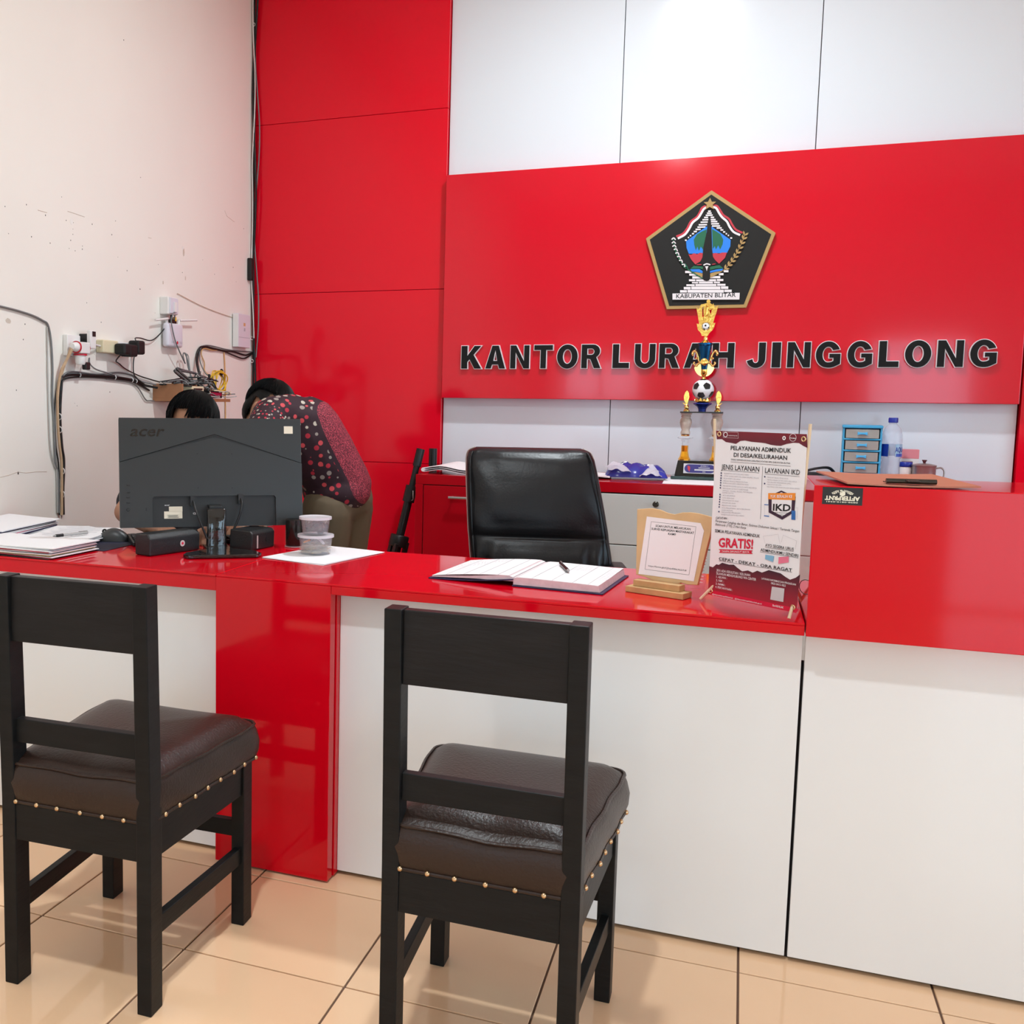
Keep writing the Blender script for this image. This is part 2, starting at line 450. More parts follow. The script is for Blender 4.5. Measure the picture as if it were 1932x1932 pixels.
def make_chair(name, label, loc, rz, group):
    t = thing(name, label, 'chair', loc, rz, group)
    hb, hf, D = 0.182, 0.199, 0.455          # half widths (back, front), depth
    lx, ly = 0.0335, 0.048
    H = 0.902
    for s in (-1, 1):
        m = MB()
        x = s * (hb - lx / 2)
        # back post: straight below, leaning back a touch above the seat
        rings = []
        for z, dy in ((0.0, 0.0), (0.42, 0.0), (H, -0.012)):
            tp = 1.0 if z < 0.5 else 0.94
            rings.append([(x - lx / 2, dy, z), (x + lx / 2, dy, z), (x + lx / 2, dy + ly * tp, z), (x - lx / 2, dy + ly * tp, z)])
        m.loft(rings)
        part(t, 'back_leg', m, 'black_wood', None, 0.0022)
        m = MB().box((s * (hf - 0.0165), D - 0.024, 0.204), (0.033, 0.047, 0.408))
        part(t, 'front_leg', m, 'black_wood', None, 0.002)
        # side stretcher
        xb, xf = s * (hb - lx / 2), s * (hf - 0.0165)
        m = MB(); z0_, z1_ = 0.155, 0.195
        m.add([(xb - 0.009, ly, z0_), (xb + 0.009, ly, z0_), (xf + 0.009, D - 0.047, z0_), (xf - 0.009, D - 0.047, z0_),
               (xb - 0.009, ly, z1_), (xb + 0.009, ly, z1_), (xf + 0.009, D - 0.047, z1_), (xf - 0.009, D - 0.047, z1_)],
              [(3, 2, 1, 0), (4, 5, 6, 7), (0, 1, 5, 4), (1, 2, 6, 5), (2, 3, 7, 6), (3, 0, 4, 7)])
        part(t, 'stretcher', m, 'black_wood', None, 0.0015)
        # side apron
        m = MB(); z0_, z1_ = 0.328, 0.408
        m.add([(xb - 0.011, ly, z0_), (xb + 0.011, ly, z0_), (xf + 0.011, D - 0.047, z0_), (xf - 0.011, D - 0.047, z0_),
               (xb - 0.011, ly, z1_), (xb + 0.011, ly, z1_), (xf + 0.011, D - 0.047, z1_), (xf - 0.011, D - 0.047, z1_)],
              [(3, 2, 1, 0), (4, 5, 6, 7), (0, 1, 5, 4), (1, 2, 6, 5), (2, 3, 7, 6), (3, 0, 4, 7)])
        part(t, 'side_apron', m, 'black_wood', None, 0.0015)
    iw = 2 * (hb - lx)
    part(t, 'top_rail', MB().box((0, 0.012, 0.831), (iw + 0.001, 0.024, 0.138)), 'black_wood_rail', None, 0.002)
    part(t, 'lower_rail', MB().box((0, 0.02, 0.567), (iw + 0.001, 0.022, 0.052)), 'black_wood', None, 0.002)
    part(t, 'back_apron', MB().box((0, 0.014, 0.368), (iw + 0.001, 0.022, 0.080)), 'black_wood', None, 0.0015)
    part(t, 'front_apron', MB().box((0, D - 0.024, 0.368), (2 * (hf - 0.033), 0.022, 0.080)), 'black_wood', None, 0.0015)
    part(t, 'front_stretcher', MB().box((0, D - 0.024, 0.236), (2 * (hf - 0.033), 0.02, 0.04)), 'black_wood', None, 0.0015)
    # seat: vinyl cushion with a boxed border, piping and a row of studs
    n = 72
    def per(q, grow=0.0, rnd=0.03, notch=True):
        # rounded trapezoid perimeter points
        ybk = 0.014 - grow; yfr = D + 0.006 + grow
        out = []
        cs = [(-1, ybk, hb - 0.012 + grow), (1, ybk, hb - 0.012 + grow), (1, yfr, hf + 0.004 + grow), (-1, yfr, hf + 0.004 + grow)]
        for i, (sx, yy, hw) in enumerate(cs):
            for a in range(5):
                ang = R([180, 270, 0, 90][i] + 22.5 * a)
                cx_ = sx * (hw - rnd); cy_ = yy + (rnd if yy == ybk else -rnd)
                out.append((cx_ + rnd * math.cos(ang), cy_ + rnd * math.sin(ang)))
        return out
    def dens(poly, k=3):
        o = []
        for i in range(len(poly)):
            a, b = poly[i], poly[(i + 1) % len(poly)]
            L = math.hypot(b[0] - a[0], b[1] - a[1]); kk = max(1, int(L / 0.025))
            for j in range(kk): o.append((a[0] + (b[0] - a[0]) * j / kk, a[1] + (b[1] - a[1]) * j / kk))
        return o
    base = dens(per(0))
    cx0, cy0 = 0.0, D / 2
    rr = random.Random(len(label))
    ph = rr.random() * 6
    def sag(x, y): return 0.005 * math.sin(9 * x + ph) * math.cos(7 * y + ph) - (0.006 * math.exp(-((x - 0.02) / 0.05) ** 2) if y < 0.05 else 0)
    rings = []
    for z, gr in ((0.404, 0.004), (0.412, 0.009), (0.43, 0.013), (0.455, 0.015), (0.48, 0.012), (0.493, 0.007)):
        f_ = 1 + gr / 0.2
        rings.append([(cx0 + (x - cx0) * f_ + 0.002 * math.sin(40 * (x + y) + z * 60) , cy0 + (y - cy0) * f_, z + (sag(x, y) if z > 0.45 else 0)) for x, y in base])
    for sc_, z in ((0.965, 0.503), (0.90, 0.514), (0.78, 0.522), (0.6, 0.527), (0.4, 0.529), (0.2, 0.53), (0.03, 0.53)):
        rings.append([(cx0 + (x - cx0) * sc_, cy0 + (y - cy0) * sc_, z + sag(x, y) * sc_) for x, y in base])
    cush = part(t, 'seat_cushion', MB().loft(rings), 'brown_vinyl', 60)
    m = MB(); ring = rings[5]
    pp = [Vector(p) + Vector((0, 0, 0.002)) for p in ring] + [Vector(ring[0]) + Vector((0, 0, 0.002))]
    part(cush, 'piping', m.tube(pp, 0.0038, 6), 'brown_vinyl', 60)
    rg = rings[1]
    m = MB(); seam = [Vector(p) for p in rg] + [Vector(rg[0])]
    part(cush, 'hem', m.tube([q + Vector((0, 0, 0.0)) for q in seam], 0.004, 6), 'brown_vinyl', 60)
    # studs along the hem
    stud = MB().sph((0, 0, 0), (0.0055, 0.0055, 0.0055), 10, 6).mesh('stud', 'brass_stud', 60)
    L = 0; acc = 0
    prev = None
    for p in rg + [rg[0]]:
        if prev is not None:
            seg = (Vector(p) - Vector(prev)).length; acc += seg
            if acc > 0.048:
                acc = 0
                c = Vector(p); out = Vector((c.x - cx0, (c.y - cy0), 0)).normalized()
                o = link('stud', stud, cush); o.location = c + out * 0.003 + Vector((0, 0, 0.001))
        prev = p
    return t
make_chair('wooden_chair', 'black wooden chair with brown vinyl seat at the left edge beside the red column', (-1.2585, 1.724, 0), 0.025, 'chairs before the counter')
make_chair('wooden_chair', 'black wooden chair with brown vinyl seat standing in the middle before the white panel', (-0.404, 1.742, 0), 0.0, 'chairs before the counter')

# ------------------------------------------------------------------ ceiling lamps
mat('lamp_white', (0.9, 0.9, 0.9), 0.4)
mat('lamp_glow', (1, 1, 1), 0.5, emit=(1.0, 0.97, 0.92), estr=25.0)
def ceiling_lamp(x, y, power, label):
    t = thing('ceiling_lamp', label, 'lamp', (x, y, HH), 0, 'ceiling lamps')
    part(t, 'housing', MB().lathe([(0.085, -0.001), (0.088, -0.03), (0.075, -0.034)], 24), 'lamp_white', 40)
    part(t, 'diffuser', MB().lathe([(0.073, -0.0345), (0.07, -0.042), (0.03, -0.047), (0.002, -0.048)], 24), 'lamp_glow', 40)
    l = bpy.data.lights.new('lamp_light', 'AREA'); l.shape = 'DISK'; l.size = 0.14; l.energy = power; l.color = (0.86, 0.95, 1.0)
    o = bpy.data.objects.new('lamp_light', l); COL.objects.link(o); o.parent = t; o.location = (0, 0, -0.055)
ceiling_lamp(-0.33, 3.55, 56, 'round white ceiling lamp above the space behind the counter')
ceiling_lamp(-0.6, 0.6, 50, 'round white ceiling lamp over the waiting side of the room')
# ------------------------------------------------------------------ sign board with letters
mat('letter_dark', (0.009, 0.009, 0.009), 0.6, spec=0.2)
mat('letter_rim', (0.80, 0.74, 0.76), 0.4)
mat('gold_paint', (0.42, 0.26, 0.09), 0.45)
mat('crest_dark', (0.016, 0.015, 0.014), 0.6, spec=0.25)
mat('crest_white', (0.78, 0.72, 0.73), 0.5)
mat('crest_red', (0.50, 0.03, 0.05), 0.5)
mat('crest_blue', (0.015, 0.20, 0.72), 0.5)
mat('crest_green', (0.008, 0.12, 0.055), 0.5)
mat('ink', (0.012, 0.012, 0.014), 0.6)
mat('paper', (0.82, 0.81, 0.82), 0.7)

SX, SY, SZ0, SZ1 = (-1.388, 1.043), 4.92, 1.297, 2.368
sign = thing('sign_board', 'wide glossy red sign board with raised black lettering on the back wall', 'sign', (-0.1725, 4.96, SZ0))
part(sign, 'board', MB().box((0, -0.00, (SZ1 - SZ0) / 2), (SX[1] - SX[0], 0.078, SZ1 - SZ0)), 'red_sign', None, 0.0025)

def arc(cx, cy, rx, ry, a0, a1, n=8):
    return [(cx + rx * math.cos(R(a0 + (a1 - a0) * i / n)), cy + ry * math.sin(R(a0 + (a1 - a0) * i / n))) for i in range(n + 1)]
GL = {
 'K': [[(0,0),(0,1),(.33,1),(.33,.64),(.61,1),(.99,1),(.62,.60),(1,0),(.62,0),(.40,.37),(.33,.29),(.33,0)]],
 'A': [[(0,0),(.33,1),(.67,1),(1,0),(.67,0),(.615,.165),(.375,.165),(.32,0)], [(.44,.37),(.56,.37),(.50,.66)]],
 'N': [[(0,0),(0,1),(.33,1),(.68,.43),(.68,1),(1,1),(1,0),(.68,0),(.32,.58),(.32,0)]],
 'T': [[(0,1),(1,1),(1,.75),(.67,.75),(.67,0),(.33,0),(.33,.75),(0,.75)]],
 'O': [arc(.5,.5,.5,.515,0,352,30), arc(.5,.5,.175,.27,0,345,20)],
 'R': [[(0,0),(0,1),(.55,1)] + arc(.58,.71,.36,.29,88,-58,9) + [(1,0),(.62,0),(.44,.36),(.33,.38),(.33,0)],
       [(.33,.59),(.33,.79),(.50,.79)] + arc(.50,.69,.11,.10,80,-80,6) + [(.50,.59)]],
 'L': [[(0,0),(0,1),(.42,1),(.42,.26),(1,.26),(1,0)]],
 'U': [[(0,1),(.33,1),(.33,.40)] + arc(.5,.40,.17,.175,180,360,8) + [(.67,1),(1,1),(1,.38)] + arc(.5,.38,.5,.395,0,-180,16)],
 'H': [[(0,0),(0,1),(.34,1),(.34,.65),(.66,.65),(.66,1),(1,1),(1,0),(.66,0),(.66,.38),(.34,.38),(.34,0)]],
 'J': [[(.58,1),(1,1),(1,.36)] + arc(.5,.36,.5,.375,0,-170,14) + [(.36,.38)] + arc(.485,.32,.105,.10,200,360,6) + [(.59,.42)]],
 'I': [[(0,0),(0,1),(1,1),(1,0)]],
 'G': [[(.52,.555),(1,.555),(1,.14)] + arc(.54,.44,.54,.455,-58,-100,5) + arc(.5,.5,.5,.515,-110,-340,22)[0:] + [(.65,.63)] + arc(.5,.50,.185,.265,35,270,14) + [(.62,.25),(.68,.28),(.68,.355),(.52,.355)]],
}
LET = [('K',-1.289,-1.182),('A',-1.171,-1.067),('N',-1.049,-0.953),('T',-0.936,-0.843),('O',-0.828,-0.727),('R',-0.715,-0.62),('L',-0.574,-0.494),('U',-0.476,-0.38),('R',-0.369,-0.275),('A',-0.262,-0.160),('H',-0.143,-0.046),('J',0.0,0.082),('I',0.102,0.143),('N',0.164,0.261),('G',0.276,0.378),('G',0.399,0.499),('L',0.518,0.599),('O',0.615,0.717),('N',0.734,0.833),('G',0.851,0.951)]
LH = 0.1145
for ch, xa, xb in LET:
    zb = 1.4365 + 0.004 * (xa + 1.29)
    loops = [[((xa + 0.1725) + p[0] * (xb - xa), (zb - SZ0) + p[1] * LH) for p in lp] for lp in GL[ch]]
    vs, fs = curve_mesh(loops, 0.009)
    rim = part(sign, 'letter', MB().add([(v[0], -0.0395 - 0.009 + v[2], v[1]) for v in vs], fs), 'letter_rim')
    vs, fs = curve_mesh(loops, 0.0006, -0.0030)
    part(rim, 'letter_face', MB().add([(v[0], -0.0592 + v[2], v[1]) for v in vs], fs), 'letter_dark')

# ------------------------------------------------------------------ five-sided crest
ER = 0.2835
emb = thing('wall_crest', 'five-sided black and gold regional crest reading KABUPATEN BLITAR on the red board', 'emblem', (-0.176, 4.9205, 1.934))
_src = [(985,108),(1828,672),(1437,1660),(380,1675),(120,750)]
_dst = [(ER*math.sin(R(72*i)), ER*math.cos(R(72*i))) for i in range(5)]
def _affine(src, dst):
    import numpy as np
    A = np.array([[x, y, 1] for x, y in src], float)
    return np.linalg.lstsq(A, np.array(dst, float), rcond=None)[0]
_am = _affine(_src, _dst)
def em(p): return (p[0]*_am[0][0] + p[1]*_am[1][0] + _am[2][0], p[0]*_am[0][1] + p[1]*_am[1][1] + _am[2][1])
ET = 0.022
part(emb, 'gold_border', MB().prism(_dst, -ET, 0), 'gold_paint', None, 0.0015)
part(emb, 'black_field', MB().prism([(x*0.935, z*0.935) for x, z in _dst], -ET - 0.0012, -ET + 0.001), 'crest_dark')
_lay = [-ET - 0.0013]
def epoly(name, polys, m, th=0.0009, step=True):
    if step: _lay[0] -= 0.0006
    for pl in polys:
        vs, fs = curve_mesh([[em(p) for p in pl]], th / 2)
        o_ = part(emb, name, MB().add([(v[0], _lay[0] + v[2], v[1]) for v in vs], fs), m)
    return o_
def strokepoly(pts, w):
    P = [Vector((p[0], p[1])) for p in crom([(p[0], p[1], 0) for p in pts], 4)]
    Lf, Rt = [], []
    for i, p in enumerate(P):
        t = (P[min(i+1, len(P)-1)] - P[max(i-1, 0)]).normalized(); n = Vector((-t.y, t.x)) * w / 2
        Lf.append(tuple(p + n)); Rt.append(tuple(p - n))
    return Lf + Rt[::-1]
def rect(x0, x1, yc, h): return [(x0, yc-h/2), (x1, yc-h/2-(x1-x0)*0.012), (x1, yc+h/2-(x1-x0)*0.012), (x0, yc+h/2)]
epoly('ribbon_red', [strokepoly([(925,312),(870,342),(840,400),(800,460),(720,520),(670,610),(610,680),(525,714)], 26),
                     strokepoly([(1020,308),(1070,322),(1110,380),(1150,440),(1220,490),(1260,560),(1310,630),(1395,672)], 26)], 'crest_red')
epoly('ribbon_white', [strokepoly([(925,335),(890,362),(855,420),(815,477),(745,532),(700,612),(640,690),(545,742)], 28),
                       strokepoly([(1015,330),(1058,350),(1092,410),(1132,467),(1193,522),(1228,590),(1280,660),(1365,702)], 28)], 'crest_white')
rows = [(387,950,985),(413,935,997),(440,918,1010),(468,897,950),(468,983,1028),(498,875,960),(498,978,1048),(530,850,945),(524,975,1070),(564,825,935),(553,978,1092),(594,808,915),(582,1000,1105),(624,783,850),(608,1060,1127),(652,758,800),(634,1110,1148),(680,735,762),(660,1145,1172),(706,705,725),(684,1178,1196),(730,680,696),(706,1205,1222),(765,640,664),(740,1236,1262)]
epoly('temple_steps', [rect(a, b, y, 19) for y, a, b in rows], 'crest_white')
epoly('shield_blue', [[(655,780),(925,588),(990,585),(1243,765),(1237,850),(1195,935),(690,945),(662,870)]], 'crest_blue')
epoly('shield_tree', [[(930,625),(870,650),(800,690),(758,760),(765,830),(785,900),(805,850),(825,908),(850,850),(880,890),(920,740)],
                      [(1000,622),(1050,650),(1110,690),(1146,760),(1138,820),(1105,890),(1080,835),(1050,890),(1035,845),(1008,885)]], 'crest_green')
epoly('shield_red', [[(684,950),(720,960),(760,938),(800,953),(840,932),(878,938),(876,990),(840,1050),(775,1086),(720,1020)],
                     [(1003,945),(1045,935),(1090,945),(1130,930),(1192,930),(1168,1000),(1090,1076),(1040,1030),(1005,975)]], 'crest_red', step=False)
epoly('spire', [[(965,450),(985,500),(993,600),(1000,880),(1010,980),(1035,1040),(1085,1085),(1060,1100),(790,1105),(775,1090),(840,1060),(872,990),(884,860),(930,660),(946,520)]], 'crest_dark')
epoly('band_green', [[(755,1105),(888,1115),(888,1158),(830,1140),(710,1146)], [(972,1115),(1095,1095),(1145,1135),(1060,1140),(970,1160)]], 'crest_green')
epoly('band_blue', [[(705,1152),(830,1148),(872,1172),(872,1202),(800,1188),(735,1182)], [(970,1172),(1050,1152),(1145,1141),(1130,1167),(1040,1182),(970,1198)]], 'crest_blue', step=False)
epoly('stair_blocks', [rect(a, b, y, h) for y, h, a, b in [(1188,30,640,725),(1174,30,1150,1212),(1224,28,695,790),(1215,28,1085,1147),(1260,30,735,870),(1255,30,970,1105),(1298,27,690,775),(1298,27,785,1050),(1292,27,1060,1145),(1330,20,730,812),(1328,24,822,1008),(1324,20,1020,1100),(1364,24,655,765),(1361,28,775,1053),(1355,26,1063,1172),(1404,34,620,712),(1400,38,720,1105),(1392,34,1113,1208),(1447,32,570,662),(1444,38,670,1150),(1434,32,1158,1253)]], 'crest_white')
epoly('band_gold', [[(755,1190),(800,1192),(872,1207),(872,1258),(810,1228)], [(970,1207),(1040,1187),(1130,1172),(1050,1218),(970,1258)]], 'gold_paint')
epoly('hub', [[(880,1100),(965,1098),(972,1200),(972,1270),(955,1298),(925,1308),(890,1298),(868,1270),(875,1200)]], 'crest_dark')
epoly('hub_mark', [strokepoly([(885,1098),(928,1080),(975,1092)], 16), [(905,1112),(950,1110),(938,1140),(928,1178),(918,1140)]], 'crest_white')
epoly('hub_red', [[(790,1088),(858,1082),(858,1094),(800,1096)], [(1000,1080),(1045,1076),(1040,1086),(1000,1092)]], 'crest_red', step=False)
epoly('sprig_stem', [strokepoly([(872,1272),(760,1205),(670,1145),(600,1075),(545,985),(510,890),(490,790),(485,740)], 14), [(610,1120),(640,1070),(680,1130),(655,1152)]], 'crest_green')
cot = []
for (x, y), a in zip([(490,748),(492,798),(500,846),(520,892),(540,942),(562,990),(588,1042),(624,1098)], [85,85,78,70,66,62,58,52]):
    for s in (-1, 1):
        b = R(a); dx, dy = math.cos(b), -math.sin(b); nx, ny = -dy, dx
        cot.append(strokepoly([(x + dx*14, y + dy*14), (x + nx*s*16, y + ny*s*16), (x + nx*s*26 - dx*12, y + ny*s*26 - dy*12)], 15))
epoly('sprig_bolls', cot, 'crest_white')
rice = [strokepoly([(975,1258),(1080,1205),(1160,1150),(1240,1065),(1310,960),(1365,850),(1405,760),(1425,700)], 7)]
for (x, y), a in zip([(1160,1150),(1205,1105),(1247,1055),(1285,1000),(1318,945),(1350,885),(1377,825),(1402,765),(1420,715)], [45,48,52,55,58,62,65,68,72]):
    for s in (-1, 1):
        b = R(a + s*32 - 4); L_ = 68; dx, dy = math.cos(b), -math.sin(b); nx, ny = -dy, dx
        rice.append([(x + dx*L_*t + nx*w, y + dy*L_*t + ny*w) for t, w in ((.1,0),(.35,11),(.65,12),(1,0),(.65,-12),(.35,-11))])
epoly('sprig_rice', rice, 'gold_paint', step=False)
epoly('name_bar', [[(468,1478),(1357,1458),(1352,1546),(467,1560)]], 'crest_white')
a, b = em((516,1541)), em((1305,1527)); tm = MB()
text_into(tm, 'KABUPATEN BLITAR', (a[0], _lay[0] - 0.0008, a[1]), (1, 0, 0.0), (0, 0, 1), w=b[0]-a[0], h=0.0185, bold=0.012)
part(emb, 'name_text', tm, 'ink')
epoly('star', [[(978,216),(1000,268),(1056,268),(1012,305),(1025,364),(972,335),(916,367),(935,305),(893,272),(950,268)]], 'gold_paint')

# ------------------------------------------------------------------ low cabinet along the back wall
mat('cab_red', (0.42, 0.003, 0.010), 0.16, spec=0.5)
mat('drawer_grey', (0.55, 0.545, 0.53), 0.35)
mat('steel', (0.42, 0.41, 0.40), 0.32, metal=0.75)
mat('dark_metal', (0.06, 0.055, 0.045), 0.35, metal=0.8)
CZ, CF = 0.956, 4.35
cab = thing('storage_cabinet', 'low red and grey storage cabinet with drawers along the back wall', 'cabinet', (-0.15, 4.67, 0))
def cs(x0, x1, y0, y1, z0, z1): return MB().span(x0+0.15, x1+0.15, y0-4.67, y1-4.67, z0, z1)
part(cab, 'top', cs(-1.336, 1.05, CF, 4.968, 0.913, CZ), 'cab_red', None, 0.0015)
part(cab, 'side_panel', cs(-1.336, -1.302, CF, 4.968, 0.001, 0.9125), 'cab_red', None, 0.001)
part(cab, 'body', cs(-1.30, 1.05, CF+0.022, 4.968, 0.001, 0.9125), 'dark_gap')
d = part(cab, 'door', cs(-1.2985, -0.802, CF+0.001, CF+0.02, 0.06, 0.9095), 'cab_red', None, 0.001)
h = MB().cyl((-1.178+0.15, CF-4.67-0.026, 0.862), (-1.06+0.15, CF-4.67-0.026, 0.862), 0.0055)
for xx in (-1.165, -1.073): h.cyl((xx+0.15, CF-4.67-0.026, 0.862), (xx+0.15, CF-4.67+0.002, 0.862), 0.004)
part(d, 'handle', h, 'steel', 40)
part(cab, 'divider', cs(-0.80, -0.775, CF, CF+0.02, 0.06, 0.9095), 'drawer_grey')
for x0, x1 in ((-0.772, 0.10), (0.105, 1.048)):
    for z0, z1 in ((0.699, 0.9075), (0.40, 0.695), (0.06, 0.396)):
        d = part(cab, 'drawer', cs(x0, x1, CF, CF+0.02, z0, z1), 'drawer_grey', None, 0.002)
        xm = -0.312 if x0 < 0 else 0.57
        zz = z1 - 0.034
        part(d, 'knob', MB().lathe([(0.006, 0), (0.006, 0.01), (0.0125, 0.014), (0.0125, 0.02), (0.008, 0.024)], 16, Matrix.Translation((xm+0.15, CF-4.67, zz)) @ Matrix.Rotation(R(90), 4, 'X')), 'dark_metal', 40)

# ------------------------------------------------------------------ football trophy
mat('gold', (1.0, 0.66, 0.16), 0.18, metal=1.0, bump=0.25, bscale=55)
mat('gold_plain', (1.0, 0.72, 0.25), 0.14, metal=1.0)
mat('amber', (0.95, 0.45, 0.03), 0.12, metal=0.85)
mat('glass', (0.80, 0.84, 0.86), 0.04, spec=0.8, alpha=0.35)
mat('marble', (0.52, 0.42, 0.35), 0.3, vary=0.45, vscale=38)
mat('blue_metal', (0.01, 0.10, 0.26), 0.18, metal=0.9)
mat('blue_glitter', (0.012, 0.03, 0.22), 0.35, metal=0.4, bump=0.5, bscale=300)
mat('black_gloss', (0.012, 0.011, 0.010), 0.15)
mat('green_glass', (0.03, 0.06, 0.055), 0.08)
mat('plate_silver', (0.55, 0.54, 0.58), 0.3, metal=0.6)
mat('plate_blue', (0.035, 0.03, 0.17), 0.3)
mat('ball_white', (0.82, 0.82, 0.83), 0.25)
mat('ball_black', (0.015, 0.014, 0.014), 0.3)
tz = lambda y: 1.721 - (y - 567) * 0.00225 - CZ       # picture row -> height over the cabinet top
tro = thing('trophy', 'tall gold and blue football trophy on twin marble columns with black base', 'trophy', (-0.166, 4.72, CZ + 0.0012))
part(tro, 'foot_plate', MB().box((0, 0, 0.008), (0.225, 0.15, 0.012)), 'green_glass', None, 0.001)
m = MB()
m.loft([[(-0.098, -0.06, 0.0145), (0.098, -0.06, 0.0145), (0.098, 0.06, 0.0145), (-0.098, 0.06, 0.0145)], [(-0.087, -0.048, 0.081), (0.087, -0.048, 0.081), (0.087, 0.048, 0.081), (-0.087, 0.048, 0.081)]])
part(tro, 'base', m, 'black_gloss', None, 0.001)
sl = math.atan2(0.012, 0.0665)
PM = Matrix.Translation((0.0, -0.0545, 0.0475)) @ Matrix.Rotation(-sl, 4, 'X')
npl = part(tro, 'name_plate', MB().box((0.004, -0.0012, 0), (0.132, 0.0012, 0.042), PM), 'plate_silver')
m = MB()
m.prism([(0.004 + 0.0*0 + x, z) for x, z in arc(0.044, 0, 0.018, 0.018, -90, 90, 8) + arc(-0.044, 0, 0.018, 0.018, 90, 270, 8)], -0.0024, -0.0016, 'y', PM)
part(npl, 'plate_field', m, 'plate_blue')
m = MB()
for w, z, hh in ((0.046, 0.0035, 0.0032), (0.078, -0.0055, 0.0062), (0.012, -0.0135, 0.0025)):
    m.box((0.022, -0.0028, z), (w, 0.0006, hh), PM)
for s, w, z, hh in (('JUARA 1', 0.030, 0.0095, 0.0052),):
    text_into(m, s, PM @ Vector((0.022, -0.0027, z)), PM.to_3x3() @ Vector((1, 0, 0)), PM.to_3x3() @ Vector((0, 0, 1)), w=w, h=hh, bold=0.02, align='c')
part(npl, 'plate_text', m, 'plate_silver')
part(npl, 'plate_mark', MB().prism([(-0.046, 0.012), (-0.036, 0.009), (-0.034, 0.0), (-0.037, -0.014), (-0.044, -0.004)], -0.0029, -0.0025, 'y', PM), 'crest_red')
for s in (-1, 1):
    x = s * 0.0635; T = Matrix.Translation((x, 0, 0))
    part(tro, 'column_cup', MB().lathe([(0.025, 0.0815), (0.025, 0.085), (0.019, 0.096), (0.0145, 0.118), (0.0145, tz(843))], 8, T), 'amber')
    part(tro, 'column_glass', MB().lathe([(0.012, tz(843)), (0.013, tz(836)), (0.018, tz(831)), (0.033, tz(829)), (0.034, tz(827.5)), (0.022, tz(825)), (0.014, tz(824.5))], 8, T), 'glass')
    part(tro, 'column_collar', MB().lathe([(0.014, tz(825)), (0.018, tz(824)), (0.019, tz(822.5)), (0.014, tz(821))], 20, T), 'gold_plain', 40)
    part(tro, 'column_urn', MB().lathe([(0.020, tz(821)), (0.020, tz(817)), (0.0165, tz(813)), (0.021, tz(807)), (0.0255, tz(799)), (0.0235, tz(793)), (0.018, tz(789.5)), (0.021, tz(787)), (0.018, tz(785)), (0.023, tz(783)), (0.0235, tz(780.2))], 24, T), 'marble', 45)
    # winged figure on the shelf
    w = part(tro, 'wing_base', MB().lathe([(0.013, tz(777.3)), (0.0135, tz(775)), (0.008, tz(773.5)), (0.0105, tz(770)), (0.0095, tz(767)), (0.005, tz(764))], 16, T), 'gold_plain', 40)
    fl = 1 if s < 0 else -1
    m = MB()
    m.prism([(x + fl * a, tz(b)) for a, b in ((0.0, 764), (-0.014, 760.5), (-0.019, 759.8), (-0.012, 763.5), (0.0, 767))], -0.003, 0.003)
    m.prism([(x + fl * a, tz(b)) for a, b in ((-0.002, 765), (-0.012, 756), (-0.0135, 748), (-0.009, 741), (-0.001, 736.5), (0.007, 741), (0.010, 750), (0.006, 758), (0.003, 765))], -0.0025, 0.0025)
    part(w, 'wing', m, 'gold', None, 0.0008)
part(tro, 'shelf', MB().span(-0.087, 0.087, -0.045, 0.045, tz(780), tz(777.4)), 'black_gloss', None, 0.0006)
BX = Matrix.Translation((0.001, 0, 0))
part(tro, 'pedestal', MB().lathe([(0.0155, tz(777.3)), (0.0165, tz(772)), (0.021, tz(768)), (0.034, tz(764)), (0.040, tz(762.5)), (0.035, tz(760.5)), (0.02, tz(760))], 8, BX), 'blue_glitter')
m = MB()
m.lathe([(0.02, tz(760)), (0.031, tz(758.5)), (0.032, tz(756)), (0.028, tz(754.5)), (0.026, tz(756.5))], 24, BX, cap=False)
for k in range(14):
    a = 2 * math.pi * k / 14
    T = Matrix.Translation((0.001 + 0.031 * math.cos(a), 0.031 * math.sin(a), tz(757))) @ Matrix.Rotation(a, 4, 'Z')
    m.prism([(-0.006, 0), (0.006, 0), (0.004, 0.008), (0.0, 0.0145 if k % 2 == 0 else 0.009), (-0.004, 0.008)], -0.0015, 0.0015, 'x', T)
part(tro, 'crown', m, 'gold', 40)
bc, br = Vector((0.001, 0, tz(735))), 0.0445
ball = part(tro, 'football', MB().sph(bc, br, 32, 20), 'ball_white', 60)
ph = (1 + 5 ** 0.5) / 2
ico = [Vector(v).normalized() for v in [(0, s1, s2 * ph) for s1 in (-1, 1) for s2 in (-1, 1)] + [(s1, s2 * ph, 0) for s1 in (-1, 1) for s2 in (-1, 1)] + [(s2 * ph, 0, s1) for s1 in (-1, 1) for s2 in (-1, 1)]]
_fr = Matrix.Rotation(R(10), 3, 'X') @ Matrix.Rotation(R(2), 3, 'Z')
def ball_patches(parent, c, r, rot, spread=0.40):
    m = MB()
    for v in ico:
        v = rot @ v
        a = v.orthogonal().normalized()
        nb = min((w for w in (rot @ q for q in ico) if w.dot(v) < 0.99), key=lambda w: (w - v).length)
        a = (nb - v * nb.dot(v)).normalized(); b = v.cross(a)
        pts = []
        for k in range(5):
            t = 2 * math.pi * k / 5
            for f_ in (0.0, 0.5):
                t2 = t + f_ * 2 * math.pi / 5; rr = spread * (1 if f_ == 0 else 0.84)
                pts.append(tuple(c + (v + (a * math.cos(t2) + b * math.sin(t2)) * rr).normalized() * r * 1.022))
        n = len(pts)
        m.add([tuple(c + v * r * 1.026)] + pts, [(0, i + 1, (i + 1) % n + 1) for i in range(n)])
    return part(parent, 'patches', m, 'ball_black', 60)
